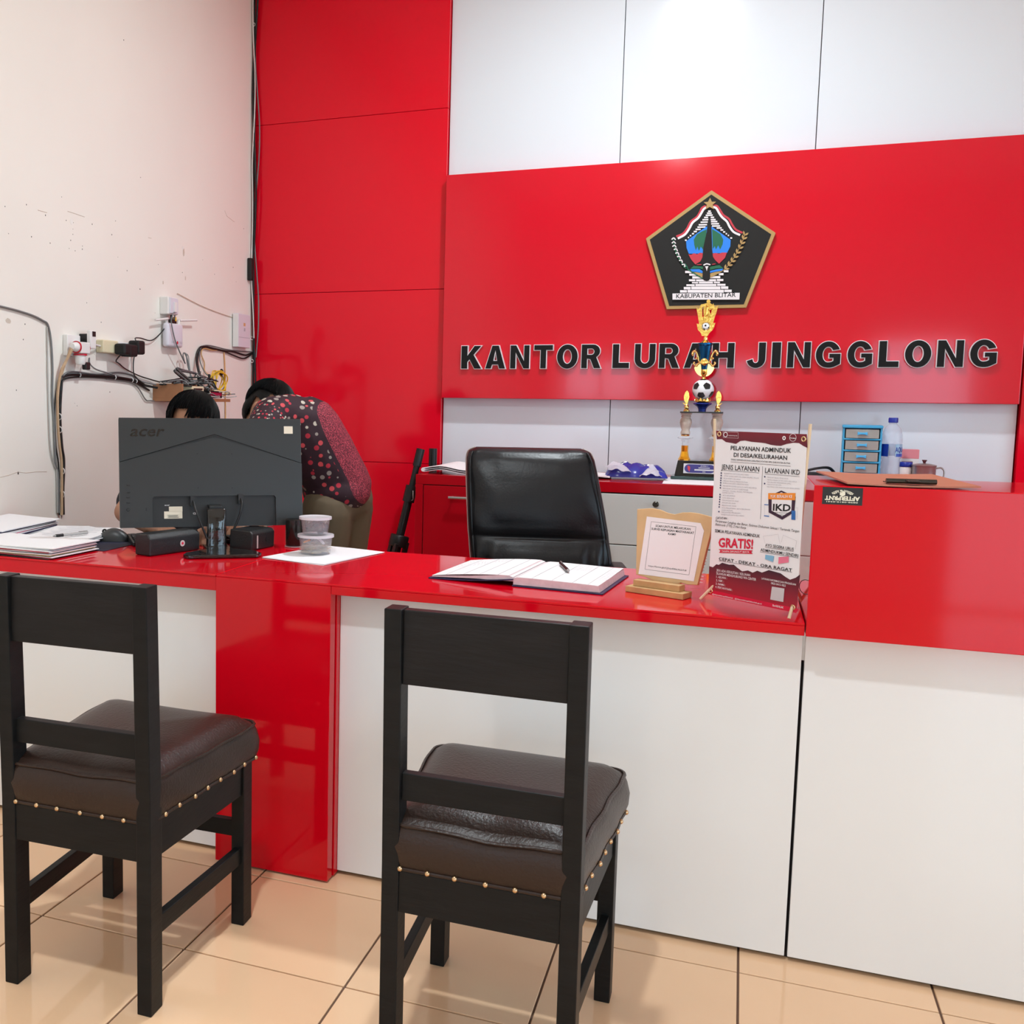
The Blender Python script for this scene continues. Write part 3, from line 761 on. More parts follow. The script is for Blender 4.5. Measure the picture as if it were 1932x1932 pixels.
# one patch facing the viewer, one on top
_rot = Matrix.Rotation(R(0), 3, 'Z') @ Matrix.Rotation(R(90 + 31.7 - 5), 3, 'X')
ball_patches(ball, bc, br, Matrix.Rotation(R(-10), 3, 'Z') @ Matrix.Rotation(R(-23), 3, 'X'))
part(tro, 'stem', MB().lathe([(0.009, tz(716.5)), (0.0115, tz(715)), (0.007, tz(712)), (0.0095, tz(708)), (0.0125, tz(706)), (0.0125, tz(697))], 20, BX), 'gold', 40)
fan = [(0.001 + 0.0435 * math.cos(R(a)), tz(687) + 0.0 + 0.054 * math.sin(R(a))) for a in range(197, 344, 8)]
part(tro, 'fan', MB().prism([(-0.036, tz(690))] + [(x, z) for x, z in fan] + [(0.038, tz(690)), (0.014, tz(683)), (-0.012, tz(683))], 0.006, 0.010), 'gold_plain', None, 0.0008)
m = MB(); prof = [(0.0115, tz(697)), (0.014, tz(687)), (0.020, tz(672)), (0.0265, tz(652)), (0.030, tz(650)), (0.0305, tz(647)), (0.02, tz(646.5))]
rings = []
for r_, z in prof:
    rings.append([((r_ * (1 + (0.05 if i % 2 else -0.02) * (z < tz(651)))) * math.cos(2*math.pi*i/28) + 0.001, (r_ * (1 + (0.05 if i % 2 else -0.02) * (z < tz(651)))) * math.sin(2*math.pi*i/28), z) for i in range(28)])
part(tro, 'cup', m.loft(rings), 'blue_metal', 25)
part(tro, 'cup_badge', MB().lathe([(0.0155, 0), (0.0155, 0.003), (0.012, 0.0045)], 24, Matrix.Translation((0.001, -0.0195, tz(683))) @ Matrix.Rotation(R(90), 4, 'X')), 'gold', 40)
for s in (-1, 1):
    pts = [(0.013, 683.5), (0.022, 681), (0.026, 674), (0.031, 667), (0.040, 662), (0.048, 664), (0.050, 669), (0.046, 670)]
    m = MB().tube(crom([(0.001 + s * a, 0, tz(b)) for a, b in pts], 5), [0.0042] * 10 + [0.005] * 10 + [0.0055] * 10 + [0.004] * 6, 8)
    m.tube(crom([(0.001 + s * a, 0, tz(b)) for a, b in ((0.016, 684), (0.026, 686), (0.032, 690), (0.040, 688), (0.043, 684.5), (0.039, 683))], 5), 0.0042, 8)
    m.sph((0.001 + s * 0.033, 0, tz(676)), 0.005, 8, 6)
    part(tro, 'cup_handle', m, 'gold_plain', 60)
part(tro, 'topper_stem', MB().lathe([(0.024, tz(646.6)), (0.014, tz(643)), (0.0085, tz(641)), (0.0095, tz(637)), (0.007, tz(634))], 20, BX), 'gold_plain', 40)
k_ = 80 / 1546 * 0.00225
fx = lambda x: (x - 765) * k_; fz = lambda y: tz(560 + y * 80 / 1546)
outline = [(640,1420),(600,1310),(490,1190),(460,1060),(440,965),(510,990),(520,950),(470,680),(400,370),(490,440),(530,330),(570,260),(600,270),(760,225),(745,150),(790,100),(850,105),(885,170),(870,230),(960,290),(985,240),(1045,390),(1155,335),(1110,560),(1050,770),(1010,960),(1085,950),(1050,1100),(1000,1210),(900,1310),(840,1420)]
hole1 = [(605,360),(675,350),(655,440),(670,720),(625,730)]; hole2 = [(860,420),(940,470),(920,650),(870,540)]
vs, fs = curve_mesh([[(fx(x), fz(y)) for x, y in lp] for lp in (outline, hole1, hole2)], 0.006)
top = part(tro, 'topper', MB().add([(v[0], v[2], v[1]) for v in vs], fs), 'gold', 30)
m = MB()
m.tube(crom([(fx(x), -0.007, fz(y)) for x, y in ((720,860),(700,740),(760,620),(770,480),(790,380))], 4), 0.0055, 8)
m.tube(crom([(fx(x), -0.007, fz(y)) for x, y in ((880,880),(870,740),(800,640))], 4), 0.004, 8)
m.sph((fx(790), -0.009, fz(330)), 0.0062, 10, 8)
m.tube(crom([(fx(x), -0.007, fz(y)) for x, y in ((780,440),(880,470),(960,430))], 4), 0.003, 8)
part(top, 'figure', m, 'gold', 60)
mb_c = Vector((fx(762), -0.004, fz(1070)))
med = part(top, 'medallion', MB().sph(mb_c, (0.0155, 0.008, 0.0155), 24, 14), 'ball_white', 60)
m = MB()
for x, y, q in ((752,1045,40),(640,1060,32),(870,985,34),(715,1170,36),(860,1125,34),(760,930,26)):
    m.lathe([(q*k_, 0), (q*k_*0.5, 0.0006)], 5, Matrix.Translation((fx(x), -0.0125 + 0.006*((x-762)**2 + (y-1070)**2)/150**2*1.0, fz(y))) @ Matrix.Rotation(R(90), 4, 'X'))
part(med, 'patches', m, 'ball_black')
part(top, 'medallion_ring', MB().torus(mb_c + Vector((0, -0.003, 0)), 0.0172, 0.0025, 32, 8, axis='y'), 'gold_plain', 60)
# ------------------------------------------------------------------ things on the low cabinet
mat('plastic_blue', (0.05, 0.36, 0.62), 0.35)
mat('plastic_blue_light', (0.08, 0.45, 0.80), 0.35)
mat('clear_grey', (0.50, 0.48, 0.44), 0.15, alpha=0.62)
mat('pet', (0.70, 0.74, 0.85), 0.07, spec=0.8, alpha=0.36, bump=0.6, bscale=30)
mat('cap_blue', (0.015, 0.03, 0.30), 0.35)
mat('label_blue', (0.02, 0.06, 0.42), 0.35, vary=0.6, vscale=22)
mat('label_pale', (0.35, 0.55, 0.72), 0.35, vary=0.35, vscale=18)
mat('carton_pink', (0.75, 0.24, 0.27), 0.5)
mat('carton_white', (0.75, 0.70, 0.68), 0.5)
mat('pack_blue', (0.03, 0.035, 0.28), 0.25, vary=0.3, vscale=12)
mat('wrap_clear', (0.75, 0.72, 0.80), 0.18, alpha=0.6, bump=0.3, bscale=20)
mat('maroon', (0.10, 0.015, 0.02), 0.35)
mat('black_cloth', (0.012, 0.012, 0.013), 0.6)
mat('kraft', (0.50, 0.30, 0.13), 0.7)
mat('print_grey', (0.42, 0.42, 0.46), 0.7)

# four-drawer organizer
od = thing('drawer_organizer', 'small blue plastic organizer with clear drawers beside the water bottle', 'organizer', (0.460, 4.745, CZ + 0.001), R(-4))
W, D_, Hh = 0.136, 0.17, 0.236
m = MB()
for s in (-1, 1): m.span(s*W/2 - 0.004, s*W/2 + 0.004, -D_/2, D_/2, 0, Hh)
m.span(-W/2, W/2, D_/2 - 0.004, D_/2, 0, Hh)
part(od, 'frame', m, 'plastic_blue', None, 0.002)
m = MB(); pr = [(-W/2 - 0.006, -D_/2 - 0.004)] + [(-W/2 - 0.006 + (W + 0.012) * i / 8, -D_/2 - 0.006 - 0.008 * math.sin(math.pi * i / 8)) for i in range(1, 8)] + [(W/2 + 0.006, -D_/2 - 0.004), (W/2 + 0.006, D_/2 + 0.004), (-W/2 - 0.006, D_/2 + 0.004)]
m.prism(pr, Hh - 0.001, Hh + 0.011, 'z')
part(od, 'lid', m, 'plastic_blue', None, 0.003)
for k in range(5):
    zb = 0.004 + k * 0.0465
    part(od, 'shelf_bar', MB().box((0, -D_/2 + 0.002, zb), (W, 0.012, 0.007)), 'plastic_blue', None, 0.002)
    m = MB(); y0 = -D_/2 - 0.003
    m.prism([(-W/2 + 0.008, y0)] + [(-W/2 + 0.008 + (W - 0.016) * i / 8, y0 - 0.009 * math.sin(math.pi * i / 8)) for i in range(1, 8)] + [(W/2 - 0.008, y0), (W/2 - 0.008, y0 + 0.004), (-W/2 + 0.008, y0 + 0.004)], zb + 0.005, zb + 0.0405, 'z')
    m.span(-W/2 + 0.009, -W/2 + 0.012, y0 + 0.002, D_/2 - 0.012, zb + 0.006, zb + 0.037)
    m.span(W/2 - 0.012, W/2 - 0.009, y0 + 0.002, D_/2 - 0.012, zb + 0.006, zb + 0.037)
    m.span(-W/2 + 0.009, W/2 - 0.009, y0 + 0.002, D_/2 - 0.012, zb + 0.005, zb + 0.008)
    dr = part(od, 'drawer', m, 'clear_grey', 40)
    m = MB(); zc = zb + 0.0235
    m.prism([(-0.018, zc - 0.007), (-0.018, zc + 0.007), (-0.008, zc + 0.0045), (0.008, zc + 0.0045), (0.018, zc + 0.007), (0.018, zc - 0.007), (0.008, zc - 0.0035), (-0.008, zc - 0.0035)], y0 - 0.017, y0 - 0.0085)
    part(dr, 'pull', m, 'plastic_blue_light', None, 0.0012)

# big water bottle
bt = thing('water_bottle', 'large clear water bottle with dark blue cap and blue label', 'bottle', (0.571, 4.735, CZ + 0.001))
prof = [(0.028, 0.0), (0.037, 0.006), (0.038, 0.02), (0.036, 0.03), (0.038, 0.04), (0.036, 0.052), (0.038, 0.064), (0.035, 0.075), (0.037, 0.09), (0.0345, 0.105), (0.0375, 0.118), (0.038, 0.19), (0.037, 0.21), (0.031, 0.232), (0.021, 0.247), (0.0145, 0.253), (0.0145, 0.262)]
part(bt, 'body', MB().lathe(prof, 32), 'pet', 50)
part(bt, 'cap', MB().lathe([(0.0175, 0.259), (0.018, 0.262), (0.018, 0.275), (0.0165, 0.279)], 28), 'cap_blue', 40)
def band(mb, r, z0, z1, a0, a1, n=14):
    mb.loft([[(r * math.cos(R(a0 + (a1 - a0) * i / n)), r * math.sin(R(a0 + (a1 - a0) * i / n)), z) for i in range(n + 1)] for z in (z0, z1)], cap=False, close=False)
    return mb
lb = part(bt, 'label', band(MB(), 0.0387, 0.122, 0.172, -75, 250, 28), 'label_pale', 60)
m = band(MB(), 0.0390, 0.122, 0.172, 200, 246, 8); band(m, 0.0390, 0.122, 0.134, -70, -10, 8)
part(lb, 'label_dark', m, 'label_blue', 60)
m = MB(); tv, tf = text2d('AQUA', 0.02)
x0 = min(v[0] for v in tv); x1 = max(v[0] for v in tv)
for v in tv:
    a = R(-76 + (v[0] - x0) / (x1 - x0) * 68); m.v.append((0.0394 * math.cos(a), 0.0394 * math.sin(a), 0.140 + v[1] * 0.030))
m.f = [tuple(f) for f in tf]
part(lb, 'label_text', m, 'cap_blue')

# pink and white carton, small jar, steel mug
ct = thing('carton', 'small pink and white carton standing behind the steel mug', 'carton', (0.652, 4.86, CZ + 0.001))
part(ct, 'lower', MB().box((0, 0, 0.055), (0.068, 0.05, 0.110)), 'carton_white', None, 0.001)
part(ct, 'upper', MB().box((0, 0, 0.129), (0.0685, 0.0505, 0.038)), 'carton_pink', None, 0.001)
part(ct, 'printed_panel', MB().box((-0.008, -0.0256, 0.088), (0.04, 0.0006, 0.02)), 'maroon')
jr = thing('small_jar', 'small clear jar with dark blue lid between bottle and mug', 'jar', (0.625, 4.72, CZ + 0.001))
part(jr, 'body', MB().lathe([(0.02, 0), (0.023, 0.003), (0.023, 0.075), (0.02, 0.082)], 24), 'carton_white', 45)
part(jr, 'lid', MB().lathe([(0.0225, 0.082), (0.0235, 0.084), (0.0235, 0.098), (0.021, 0.101)], 24), 'cap_blue', 40)
mg = thing('steel_mug', 'stainless steel lidded mug with dark knob and side handle', 'mug', (0.687, 4.70, CZ + 0.001))
part(mg, 'body', MB().lathe([(0.038, 0.0), (0.042, 0.003), (0.043, 0.086), (0.0445, 0.088)], 32), 'steel', 45)
part(mg, 'lid', MB().lathe([(0.045, 0.0885), (0.0455, 0.0905), (0.04, 0.094), (0.02, 0.098), (0.008, 0.099)], 32), 'steel', 45)
part(mg, 'knob', MB().lathe([(0.005, 0.099), (0.005, 0.103), (0.0095, 0.111), (0.009, 0.1125)], 16), 'maroon', 40)
part(mg, 'handle', MB().tube(crom([(0.042, 0, 0.080), (0.06, 0, 0.082), (0.071, 0, 0.07), (0.070, 0, 0.045), (0.06, 0, 0.022), (0.042, 0, 0.018)], 6), 0.0035, 8), 'steel', 60)
# black pouch with a strap
pc = thing('cable_pouch', 'flat black pouch with looped strap lying beside the blue organizer', 'pouch', (0.272, 4.76, CZ + 0.001))
part(pc, 'pouch', MB().sheet(lambda u, v: ((u - 0.5) * 0.20, (v - 0.5) * 0.12, 0.042 - 0.018 * abs(2*u - 1) ** 3 - 0.01 * abs(2*v - 1) ** 3 + 0.004 * math.sin(9*u + 4*v)), 12, 8, 0.012), 'black_cloth', 60)
part(pc, 'strap', MB().tube(crom([(-0.03, -0.03, 0.045), (0.02, -0.04, 0.062), (0.07, -0.02, 0.066), (0.095, 0.0, 0.045), (0.10, 0.01, 0.025), (0.09, -0.04, 0.008)], 6), 0.006, 6), 'black_cloth', 60)

# paper ream in a torn wrapper
pk = thing('paper_ream', 'torn blue SIDU paper wrapper crumpled on the cabinet top', 'paper pack', (-0.425, 4.60, CZ + 0.0035), R(6))
def wrap(u, v):
    x = (u - 0.5) * 0.27; y = (v - 0.5) * 0.19
    e = (1 - abs(2*u - 1) ** 4) * (1 - abs(2*v - 1) ** 4)
    return (x + 0.006 * math.sin(15*v), y + 0.006 * math.sin(13*u + 2), 0.010 + 0.052 * e ** 0.6 * (0.75 + 0.25 * v) + 0.007 * math.sin(11*u + 6*v) * e + 0.006 * math.sin(23*u - 9*v) * e)
part(pk, 'blue_wrapper', MB().sheet(lambda u, v: (lambda p: (p[0]*0.92 + 0.006, p[1]*0.9 + 0.006, p[2]))(wrap(u, v)), 22, 16, 0.004), 'pack_blue', 70)
m = MB(); m.sheet(lambda u, v: (-0.13 + 0.10 * u + 0.02*math.sin(3*v), -0.1 + 0.11 * v, 0.03 + 0.03 * math.sin(2.6*u + 0.4) * (0.5 + v) * 0.8 + 0.004 * math.sin(14*u + 9*v)), 12, 10, 0.0015)
m.sheet(lambda u, v: (0.02 + 0.09 * u, -0.105 + 0.07 * v, 0.012 + 0.045 * math.sin(2.8*u + 0.2) * (0.3 + v * 0.8) + 0.004 * math.sin(15*u - 7*v)), 10, 8, 0.0015)
part(pk, 'clear_film', m, 'wrap_clear', 70)
m = MB(); M3 = Matrix.Translation((-0.075, 0.045, 0.066)) @ Matrix.Rotation(R(-62), 4, 'X') @ Matrix.Rotation(R(-4), 4, 'Y')
tv, tf = text2d('SIDU', 0.03, 0.2); x0 = min(v[0] for v in tv); x1 = max(v[0] for v in tv)
for v in tv:
    u_ = 0.24 + 0.50 * (v[0] - x0) / (x1 - x0); v_ = 0.56 + 0.40 * v[1] / 0.72 * 0.62
    p_ = wrap(u_, v_); m.v.append((p_[0]*0.92 + 0.006, p_[1]*0.9 + 0.006, p_[2] + 0.0016))
m.f = [tuple(f) for f in tf]
part(pk, 'wrapper_text', m, 'paper')
# sheets below
def paper_stack(name, label, cat, loc, rz, w, d, n, m_='paper', grp=None, jig=0.004, th=0.0012):
    t = thing(name, label, cat, loc, rz, grp); rr = random.Random(int(abs(loc[0]) * 1000) + n)
    for k in range(n):
        a = R(rr.uniform(-2.5, 2.5)); dx, dy = rr.uniform(-jig, jig), rr.uniform(-jig, jig)
        M = Matrix.Translation((dx, dy, (k + 1) * (th + 0.0003))) @ Matrix.Rotation(a, 4, 'Z')
        part(t, 'sheet', MB().sheet(lambda u, v: ((u - 0.5) * w, (v - 0.5) * d, 0.0006 * math.sin(5*u + 3*v + k)), 6, 4, th, M), m_)
    return t
solo('paper_sheet', MB().sheet(lambda u, v: ((u - 0.5) * 0.30, (v - 0.5) * 0.40, 0.0008), 4, 4, 0.0006), 'paper', 'white paper sheet spread under the football trophy', 'paper', (-0.15, 4.575, CZ + 0.0002), R(2))
nb = thing('notebook', 'open printed booklet with brown back board left of the blue wrapper', 'booklet', (-0.60, 4.62, CZ + 0.0008), R(4))
part(nb, 'board', MB().box((0, 0.07, 0.004), (0.14, 0.14, 0.008)), 'kraft', None, 0.001)
part(nb, 'page', MB().sheet(lambda u, v: ((u - 0.5) * 0.15, -0.14 + 0.2 * v, 0.012 + 0.004 * math.sin(3*u)), 8, 4, 0.006), 'paper')
np_ = thing('newspaper', 'folded white newspaper lying at the left end of the red cabinet', 'newspaper', (-1.16, 4.53, CZ + 0.001), R(-3))
def fold(dz, l, w0=0.30):
    return MB().tube([(0, 0, 0), (0, 0, 0.001)], 0.001) if False else MB().sheet(lambda u, v: (-0.155 + l * u, -0.12 + 0.26 * v, dz + 0.020 * math.exp(-((u - 0.28) / 0.22) ** 2) * (0.6 + 0.4*v) + 0.002 * math.sin(8*u)), 18, 4, 0.002)
part(np_, 'page', fold(0.022, 0.31), 'paper', 60)
part(np_, 'page', fold(0.014, 0.31), 'paper', 60)
part(np_, 'page', fold(0.006, 0.31), 'paper', 60)
m = MB()
for i in range(8): m.cyl((-0.158, -0.12 + 0.03 * i, 0.016), (-0.158, -0.09 + 0.03 * i, 0.016), 0.009, n=10)
part(np_, 'folded_edge', m, 'paper', 60)
# ------------------------------------------------------------------ helpers for printed sheets
def homog(src, dst):
    import numpy as np
    A = []; b = []
    for (x, y), (u, v) in zip(src, dst):
        A += [[x, y, 1, 0, 0, 0, -u*x, -u*y], [0, 0, 0, x, y, 1, -v*x, -v*y]]; b += [u, v]
    h = list(np.linalg.solve(np.array(A, float), np.array(b, float))) + [1.0]
    def f(p):
        w = h[6]*p[0] + h[7]*p[1] + h[8]
        return ((h[0]*p[0] + h[1]*p[1] + h[2]) / w, (h[3]*p[0] + h[4]*p[1] + h[5]) / w)
    return f

# ------------------------------------------------------------------ small banner on the counter
mat('banner_white', (0.80, 0.79, 0.82), 0.35)
mat('pale_square', (0.55, 0.53, 0.55), 0.5)
mat('print_red', (0.62, 0.008, 0.045), 0.4)
mat('print_orange', (0.85, 0.28, 0.03), 0.4)
mat('print_navy', (0.03, 0.035, 0.12), 0.4)
mat('print_cyan', (0.20, 0.45, 0.65), 0.4)
mat('print_pink', (0.75, 0.18, 0.28), 0.4)
mat('print_phone', (0.02, 0.13, 0.42), 0.4)
mat('print_plum', (0.035, 0.012, 0.035), 0.4)
mat('brass', (0.75, 0.58, 0.32), 0.25, metal=1.0)
mat('dowel', (0.68, 0.52, 0.35), 0.6)
def grad_mat(name, z0, c0, z1, c1):
    m = mat(name, c0, 0.35); nt = m.node_tree
    tc = nt.nodes.new('ShaderNodeTexCoord'); sp = nt.nodes.new('ShaderNodeSeparateXYZ'); mr = nt.nodes.new('ShaderNodeMapRange'); mx = nt.nodes.new('ShaderNodeMix'); mx.data_type = 'RGBA'
    nt.links.new(tc.outputs['Object'], sp.inputs[0]); nt.links.new(sp.outputs['Z'], mr.inputs['Value'])
    mr.inputs['From Min'].default_value = z0; mr.inputs['From Max'].default_value = z1
    mx.inputs['A'].default_value = (*c0, 1); mx.inputs['B'].default_value = (*c1, 1)
    nt.links.new(mr.outputs['Result'], mx.inputs['Factor']); nt.links.new(mx.outputs['Result'], nt.nodes['Principled BSDF'].inputs['Base Color'])
grad_mat('print_header', 0.355, (0.028, 0.010, 0.025), 0.405, (0.17, 0.006, 0.02))
grad_mat('print_footer', 0.020, (0.40, 0.012, 0.030), 0.105, (0.018, 0.008, 0.020))

PW = 0.243
ban = thing('table_banner', 'small upright service banner on wooden sticks beside the red raised box', 'banner', (-0.057, 2.590, DZ + 0.0005), R(-39.5))
hp0 = homog([(165,152),(975,188),(825,1735),(75,1570)], [(0.0, 0.410), (PW, 0.410), (PW, 0.018), (0, 0.018)])
part(ban, 'sheet', MB().box((PW/2, 0.0006, 0.214), (PW, 0.0012, 0.392)), 'banner_white')
_bl = [-0.0004]
def bshape(name, polys, m):
    mb = MB(); _bl[0] -= 0.00012
    for pl in polys:
        vs, fs = curve_mesh([[hp0(p) for p in pl]], 0.0)
        mb.add([(v[0], _bl[0], v[1]) for v in vs], fs)
    return part(ban, name, mb, m)
def btext(mb, s, p0, p1, cap, bold=0.0, shear=0.0, y=-0.0012):
    a, b = hp0(p0), hp0(p1); c = hp0((p0[0] + cap*0.05, p0[1] - cap))
    ux = Vector((b[0]-a[0], 0, b[1]-a[1])); w = ux.length
    text_into(mb, s, (a[0], y, a[1]), ux.normalized(), (0, 0, 1), w=w, h=abs(c[1]-a[1]), bold=bold, shear=shear)
def bline(mb, p0, p1, t=0.0007):
    a, b = hp0(p0), hp0(p1); d = Vector((b[0]-a[0], b[1]-a[1])).normalized(); n = Vector((-d.y, d.x)) * t / 2
    mb.add([(a[0]+n.x, -0.0011, a[1]+n.y), (a[0]-n.x, -0.0011, a[1]-n.y), (b[0]-n.x, -0.0011, b[1]-n.y), (b[0]+n.x, -0.0011, b[1]+n.y)], [(0, 1, 2, 3)])
bshape('header_print', [[(165,152),(975,188),(975,312),(940,295),(900,268),(850,265),(790,275),(740,292),(700,290),(650,283),(600,268),(560,262),(480,255),(420,242),(380,246),(340,272),(290,262),(250,255),(215,228),(170,230)]], 'print_header')
bshape('footer_print', [[(88,1335),(120,1345),(150,1320),(170,1325),(200,1308),(260,1325),(300,1325),(330,1352),(370,1382),(420,1375),(460,1394),(500,1378),(540,1394),(600,1374),(640,1385),(700,1402),(740,1432),(780,1457),(830,1440),(868,1413),(825,1735),(75,1570)]], 'print_footer')
bshape('footer_band', [[(78,1530),(845,1700),(825,1735),(75,1570)]], 'print_red')
bshape('ikd_frame', [[(615,740),(730,690),(855,745),(838,880),(730,945),(612,880)]], 'print_plum')
bshape('ikd_field', [[(645,745),(731,705),(822,750),(812,868),(730,915),(640,865)]], 'banner_white')
bshape('orange_strip', [[(615,712),(855,713),(850,776),(612,766)]], 'print_orange')
bshape('phone_print', [[(815,865),(848,868),(845,948),(810,945)], [(575,905),(617,910),(615,918),(570,912)], [(578,808),(615,811),(615,818),(577,815)]], 'print_phone')
bshape('red_ribbon', [[(173,1192),(468,1205),(452,1220),(468,1236),(175,1222),(190,1207)]], 'print_red')
bshape('card_blue', [[(575,1243),(650,1256),(640,1306),(572,1280)]], 'print_cyan')
bshape('card_pink', [[(690,1265),(778,1260),(775,1310),(685,1322)]], 'print_pink')
bshape('code_patch', [[(625,1512),(732,1530),(718,1642),(607,1620)]], 'pale_square')
ik = MB()
btext(ik, 'PELAYANAN ADMINDUK', (293,326), (828,356), 38, 0.012)
btext(ik, 'DI DESA/KELURAHAN', (318,387), (790,419), 36, 0.012)
btext(ik, 'DINAS KEPENDUDUKAN DAN PENCATATAN SIPIL KABUPATEN BLITAR', (295,418), (818,456), 13, 0.006)
btext(ik, 'JENIS LAYANAN', (207,497), (540,523), 44, 0.004)
btext(ik, 'LAYANAN IKD', (592,531), (898,553), 44, 0.004)
for a, b in (((290,432),(820,475)), ((205,506),(538,533)), ((590,542),(897,568)), ((572,475),(540,938)), ((575,1180),(820,1219)), ((530,1219),(858,1274)), ((170,1290),(800,1394))): bline(ik, a, b)
btext(ik, 'CATATAN :', (152,933), (258,938), 18, 0.01)
btext(ik, 'Persyaratan Lengkap dan Benar, Estimasi Dokumen Selesai / Tertanda Tangan', (148,958), (875,1056), 20, 0.0, 0.2)
btext(ik, 'Elektronik (TTE), 2 Hari Kerja', (148,988), (412,1022), 20, 0.0, 0.2)
btext(ik, 'SEMUA PELAYANAN ADMINDUK', (142,1046), (530,1098), 26, 0.008)
btext(ik, 'CEPAT - DEKAT - ORA RAGAT', (172,1284), (800,1390), 25, 0.012)
btext(ik, 'AYO SEGERA URUS', (575,1172), (820,1212), 25, 0.008)
btext(ik, 'ADMINDUKMU SENDIRI', (533,1212), (858,1268), 25, 0.008)
btext(ik, 'IKD', (650,864), (806,872), 58, 0.03)
btext(ik, 'Identitas Kependudukan', (650,884), (795,892), 9, 0.01)
btext(ik, 'Digital', (703,905), (742,908), 9, 0.01)
part(ban, 'black_text', ik, 'ink')
sm = MB()
L1 = [(230,540,450,'PENERBITAN KARTU KELUARGA BARU'),(228,562,537,'CETAK ULANG KARTU KELUARGA (HILANG / RUSAK)'),(226,584,375,'PECAH KARTU KELUARGA'),(224,606,437,'PINDAH MASUK & PINDAH DATANG'),(221,626,445,'PEMBUATAN KARTU IDENTITAS ANAK'),(219,650,515,'PERUBAHAN ELEMEN DATA DI KARTU KELUARGA'),(218,672,440,'PENGAJUAN CETAK KTP ELEKTRONIK'),(216,692,475,'(PEMULA / HILANG / RUSAK / PERUBAHAN'),(214,710,308,'ELEMEN DATA)'),(214,733,323,'AKTA KELAHIRAN'),(212,755,314,'AKTA KEMATIAN'),(210,776,354,'PENGANGKATAN ANAK'),(208,797,328,'PENGAKUAN ANAK'),(206,820,333,'PENGESAHAN ANAK'),(204,842,452,'AKTA PERKAWINAN / AKTA PERCERAIAN'),(203,862,300,'(NON MUSLIM)'),(201,880,372,'PENCATATAN PERUBAHAN /'),(199,900,397,'PEMBETULAN AKTA KELAHIRAN')]
for x, y, x2, s in L1: btext(sm, s, (x, y), (x2, y + (x2-x)*0.075), 11)
for x, y, x2, s in [(612,578,797,'PENDAFTARAN PENDUDUK'),(610,600,870,'PERMOHONAN CETAK KARTU KELUARGA'),(609,620,818,'PERUBAHAN PENDIDIKAN (SIPIL)'),(608,640,735,'PENCATATAN SIPIL'),(606,660,893,'KELAHIRAN WNI ANAK DI LUAR NIKAH (ANAK)')]:
    btext(sm, s, (x, y), (x2, y + (x2-x)*0.075), 11)
for a, b in (((562,1085),(690,1070)), ((690,1070),(705,1155)), ((562,1085),(575,1145)), ((735,1078),(850,1128)), ((735,1078),(715,1140)), ((850,1128),(835,1200)), ((578,812),(577,908)), ((615,812),(614,910)), ((870,842),(862,940)), ((850,842),(870,842))): bline(sm, a, b, 0.0004)
part(ban, 'small_text', sm, 'print_grey')['kind'] = 'stuff'
bm_ = MB()
for x, y in [(206,532),(205,554),(203,577),(201,597),(200,618),(198,640),(196,662),(192,721),(191,743),(189,764),(187,785),(185,808),(183,829),(180,870),(589,567),(586,628)]:
    c = hp0((x, y)); bm_.add([(c[0] + 0.0019*math.cos(k*math.pi/5), -0.0012, c[1] + 0.0019*math.sin(k*math.pi/5)) for k in range(10)], [tuple(range(10))])
part(ban, 'bullets', bm_, 'print_navy')['kind'] = 'stuff'
rt = MB(); btext(rt, 'GRATIS!', (170,1172), (468,1192), 76, 0.03)
part(ban, 'red_text', rt, 'print_red')
wt = MB()
btext(wt, 'YUK BERALIH KE', (634,752), (828,756), 26, 0.01, y=-0.0026)
btext(wt, 'TANPA DIPUNGUT BIAYA', (200,1217), (440,1227), 14, 0.01, y=-0.0026)
for s, a, b, c in [('JIKA ADA KESULITAN / KELUHAN',(155,1378),(442,1425),20),('SILAHKAN MENGHUBUNGI WA CENTER',(153,1405),(492,1462),20),('1. AJUAN :',(152,1432),(243,1447),18),('2. NIK :',(150,1462),(215,1472),18),('3. NAMA :',(147,1490),(230,1505),18),('4. PERTANYAAN :',(143,1517),(287,1546),18),('LAYANAN INFORMASI DAN PENGADUAN',(540,1450),(833,1506),16),('0823-3615-1822',(620,1491),(745,1515),17),('@dispendukcapilblitarkab   @dispendukcapil.blitarkab.go.id',(115,1573),(535,1660),11),('BerAKHLAK',(628,1676),(720,1697),18),('KABUPATEN BLITAR',(280,200),(358,204),8),('PRIMA',(826,228),(884,232),12)]:
    btext(wt, s, a, b, c, 0.008, y=-0.0026)
def ring(mb, cxy, r0, r1, y, n=20):
    c = hp0(cxy); vs = []
    for k in range(n):
        for rr in (r0, r1): vs.append((c[0] + rr*math.cos(2*math.pi*k/n), y, c[1] + rr*math.sin(2*math.pi*k/n)))
    mb.add(vs, [(2*k, 2*k+1, (2*k+3) % (2*n), (2*k+2) % (2*n)) for k in range(n)])
ring(wt, (254,188), 0.0045, 0.0062, -0.0026); ring(wt, (775,222), 0.002, 0.0045, -0.0026); ring(wt, (854,218), 0.0078, 0.0086, -0.0026)
for a, b in (((232,163),(366,168)), ((366,168),(366,222)), ((232,214),(366,222)), ((232,163),(232,214))):
    pa, pb = hp0(a), hp0(b); wt.tube([(pa[0], -0.0024, pa[1]), (pb[0], -0.0024, pb[1])], 0.00022, 4)
part(ban, 'white_text', wt, 'banner_white')
for px_, py_ in ((195,183),(946,232),(100,1543),(797,1687)):
    c = hp0((px_, py_)); T = (c[0], -0.001, c[1])
    part(ban, 'grommet', MB().torus(T, 0.0047, 0.0017, 20, 8, axis='y'), 'brass', 60)
part(ban, 'stick', MB().cyl((-0.014, -0.010, 0.0045), (0.020, 0.0055, 0.05), 0.0036, n=10), 'dowel', 60)
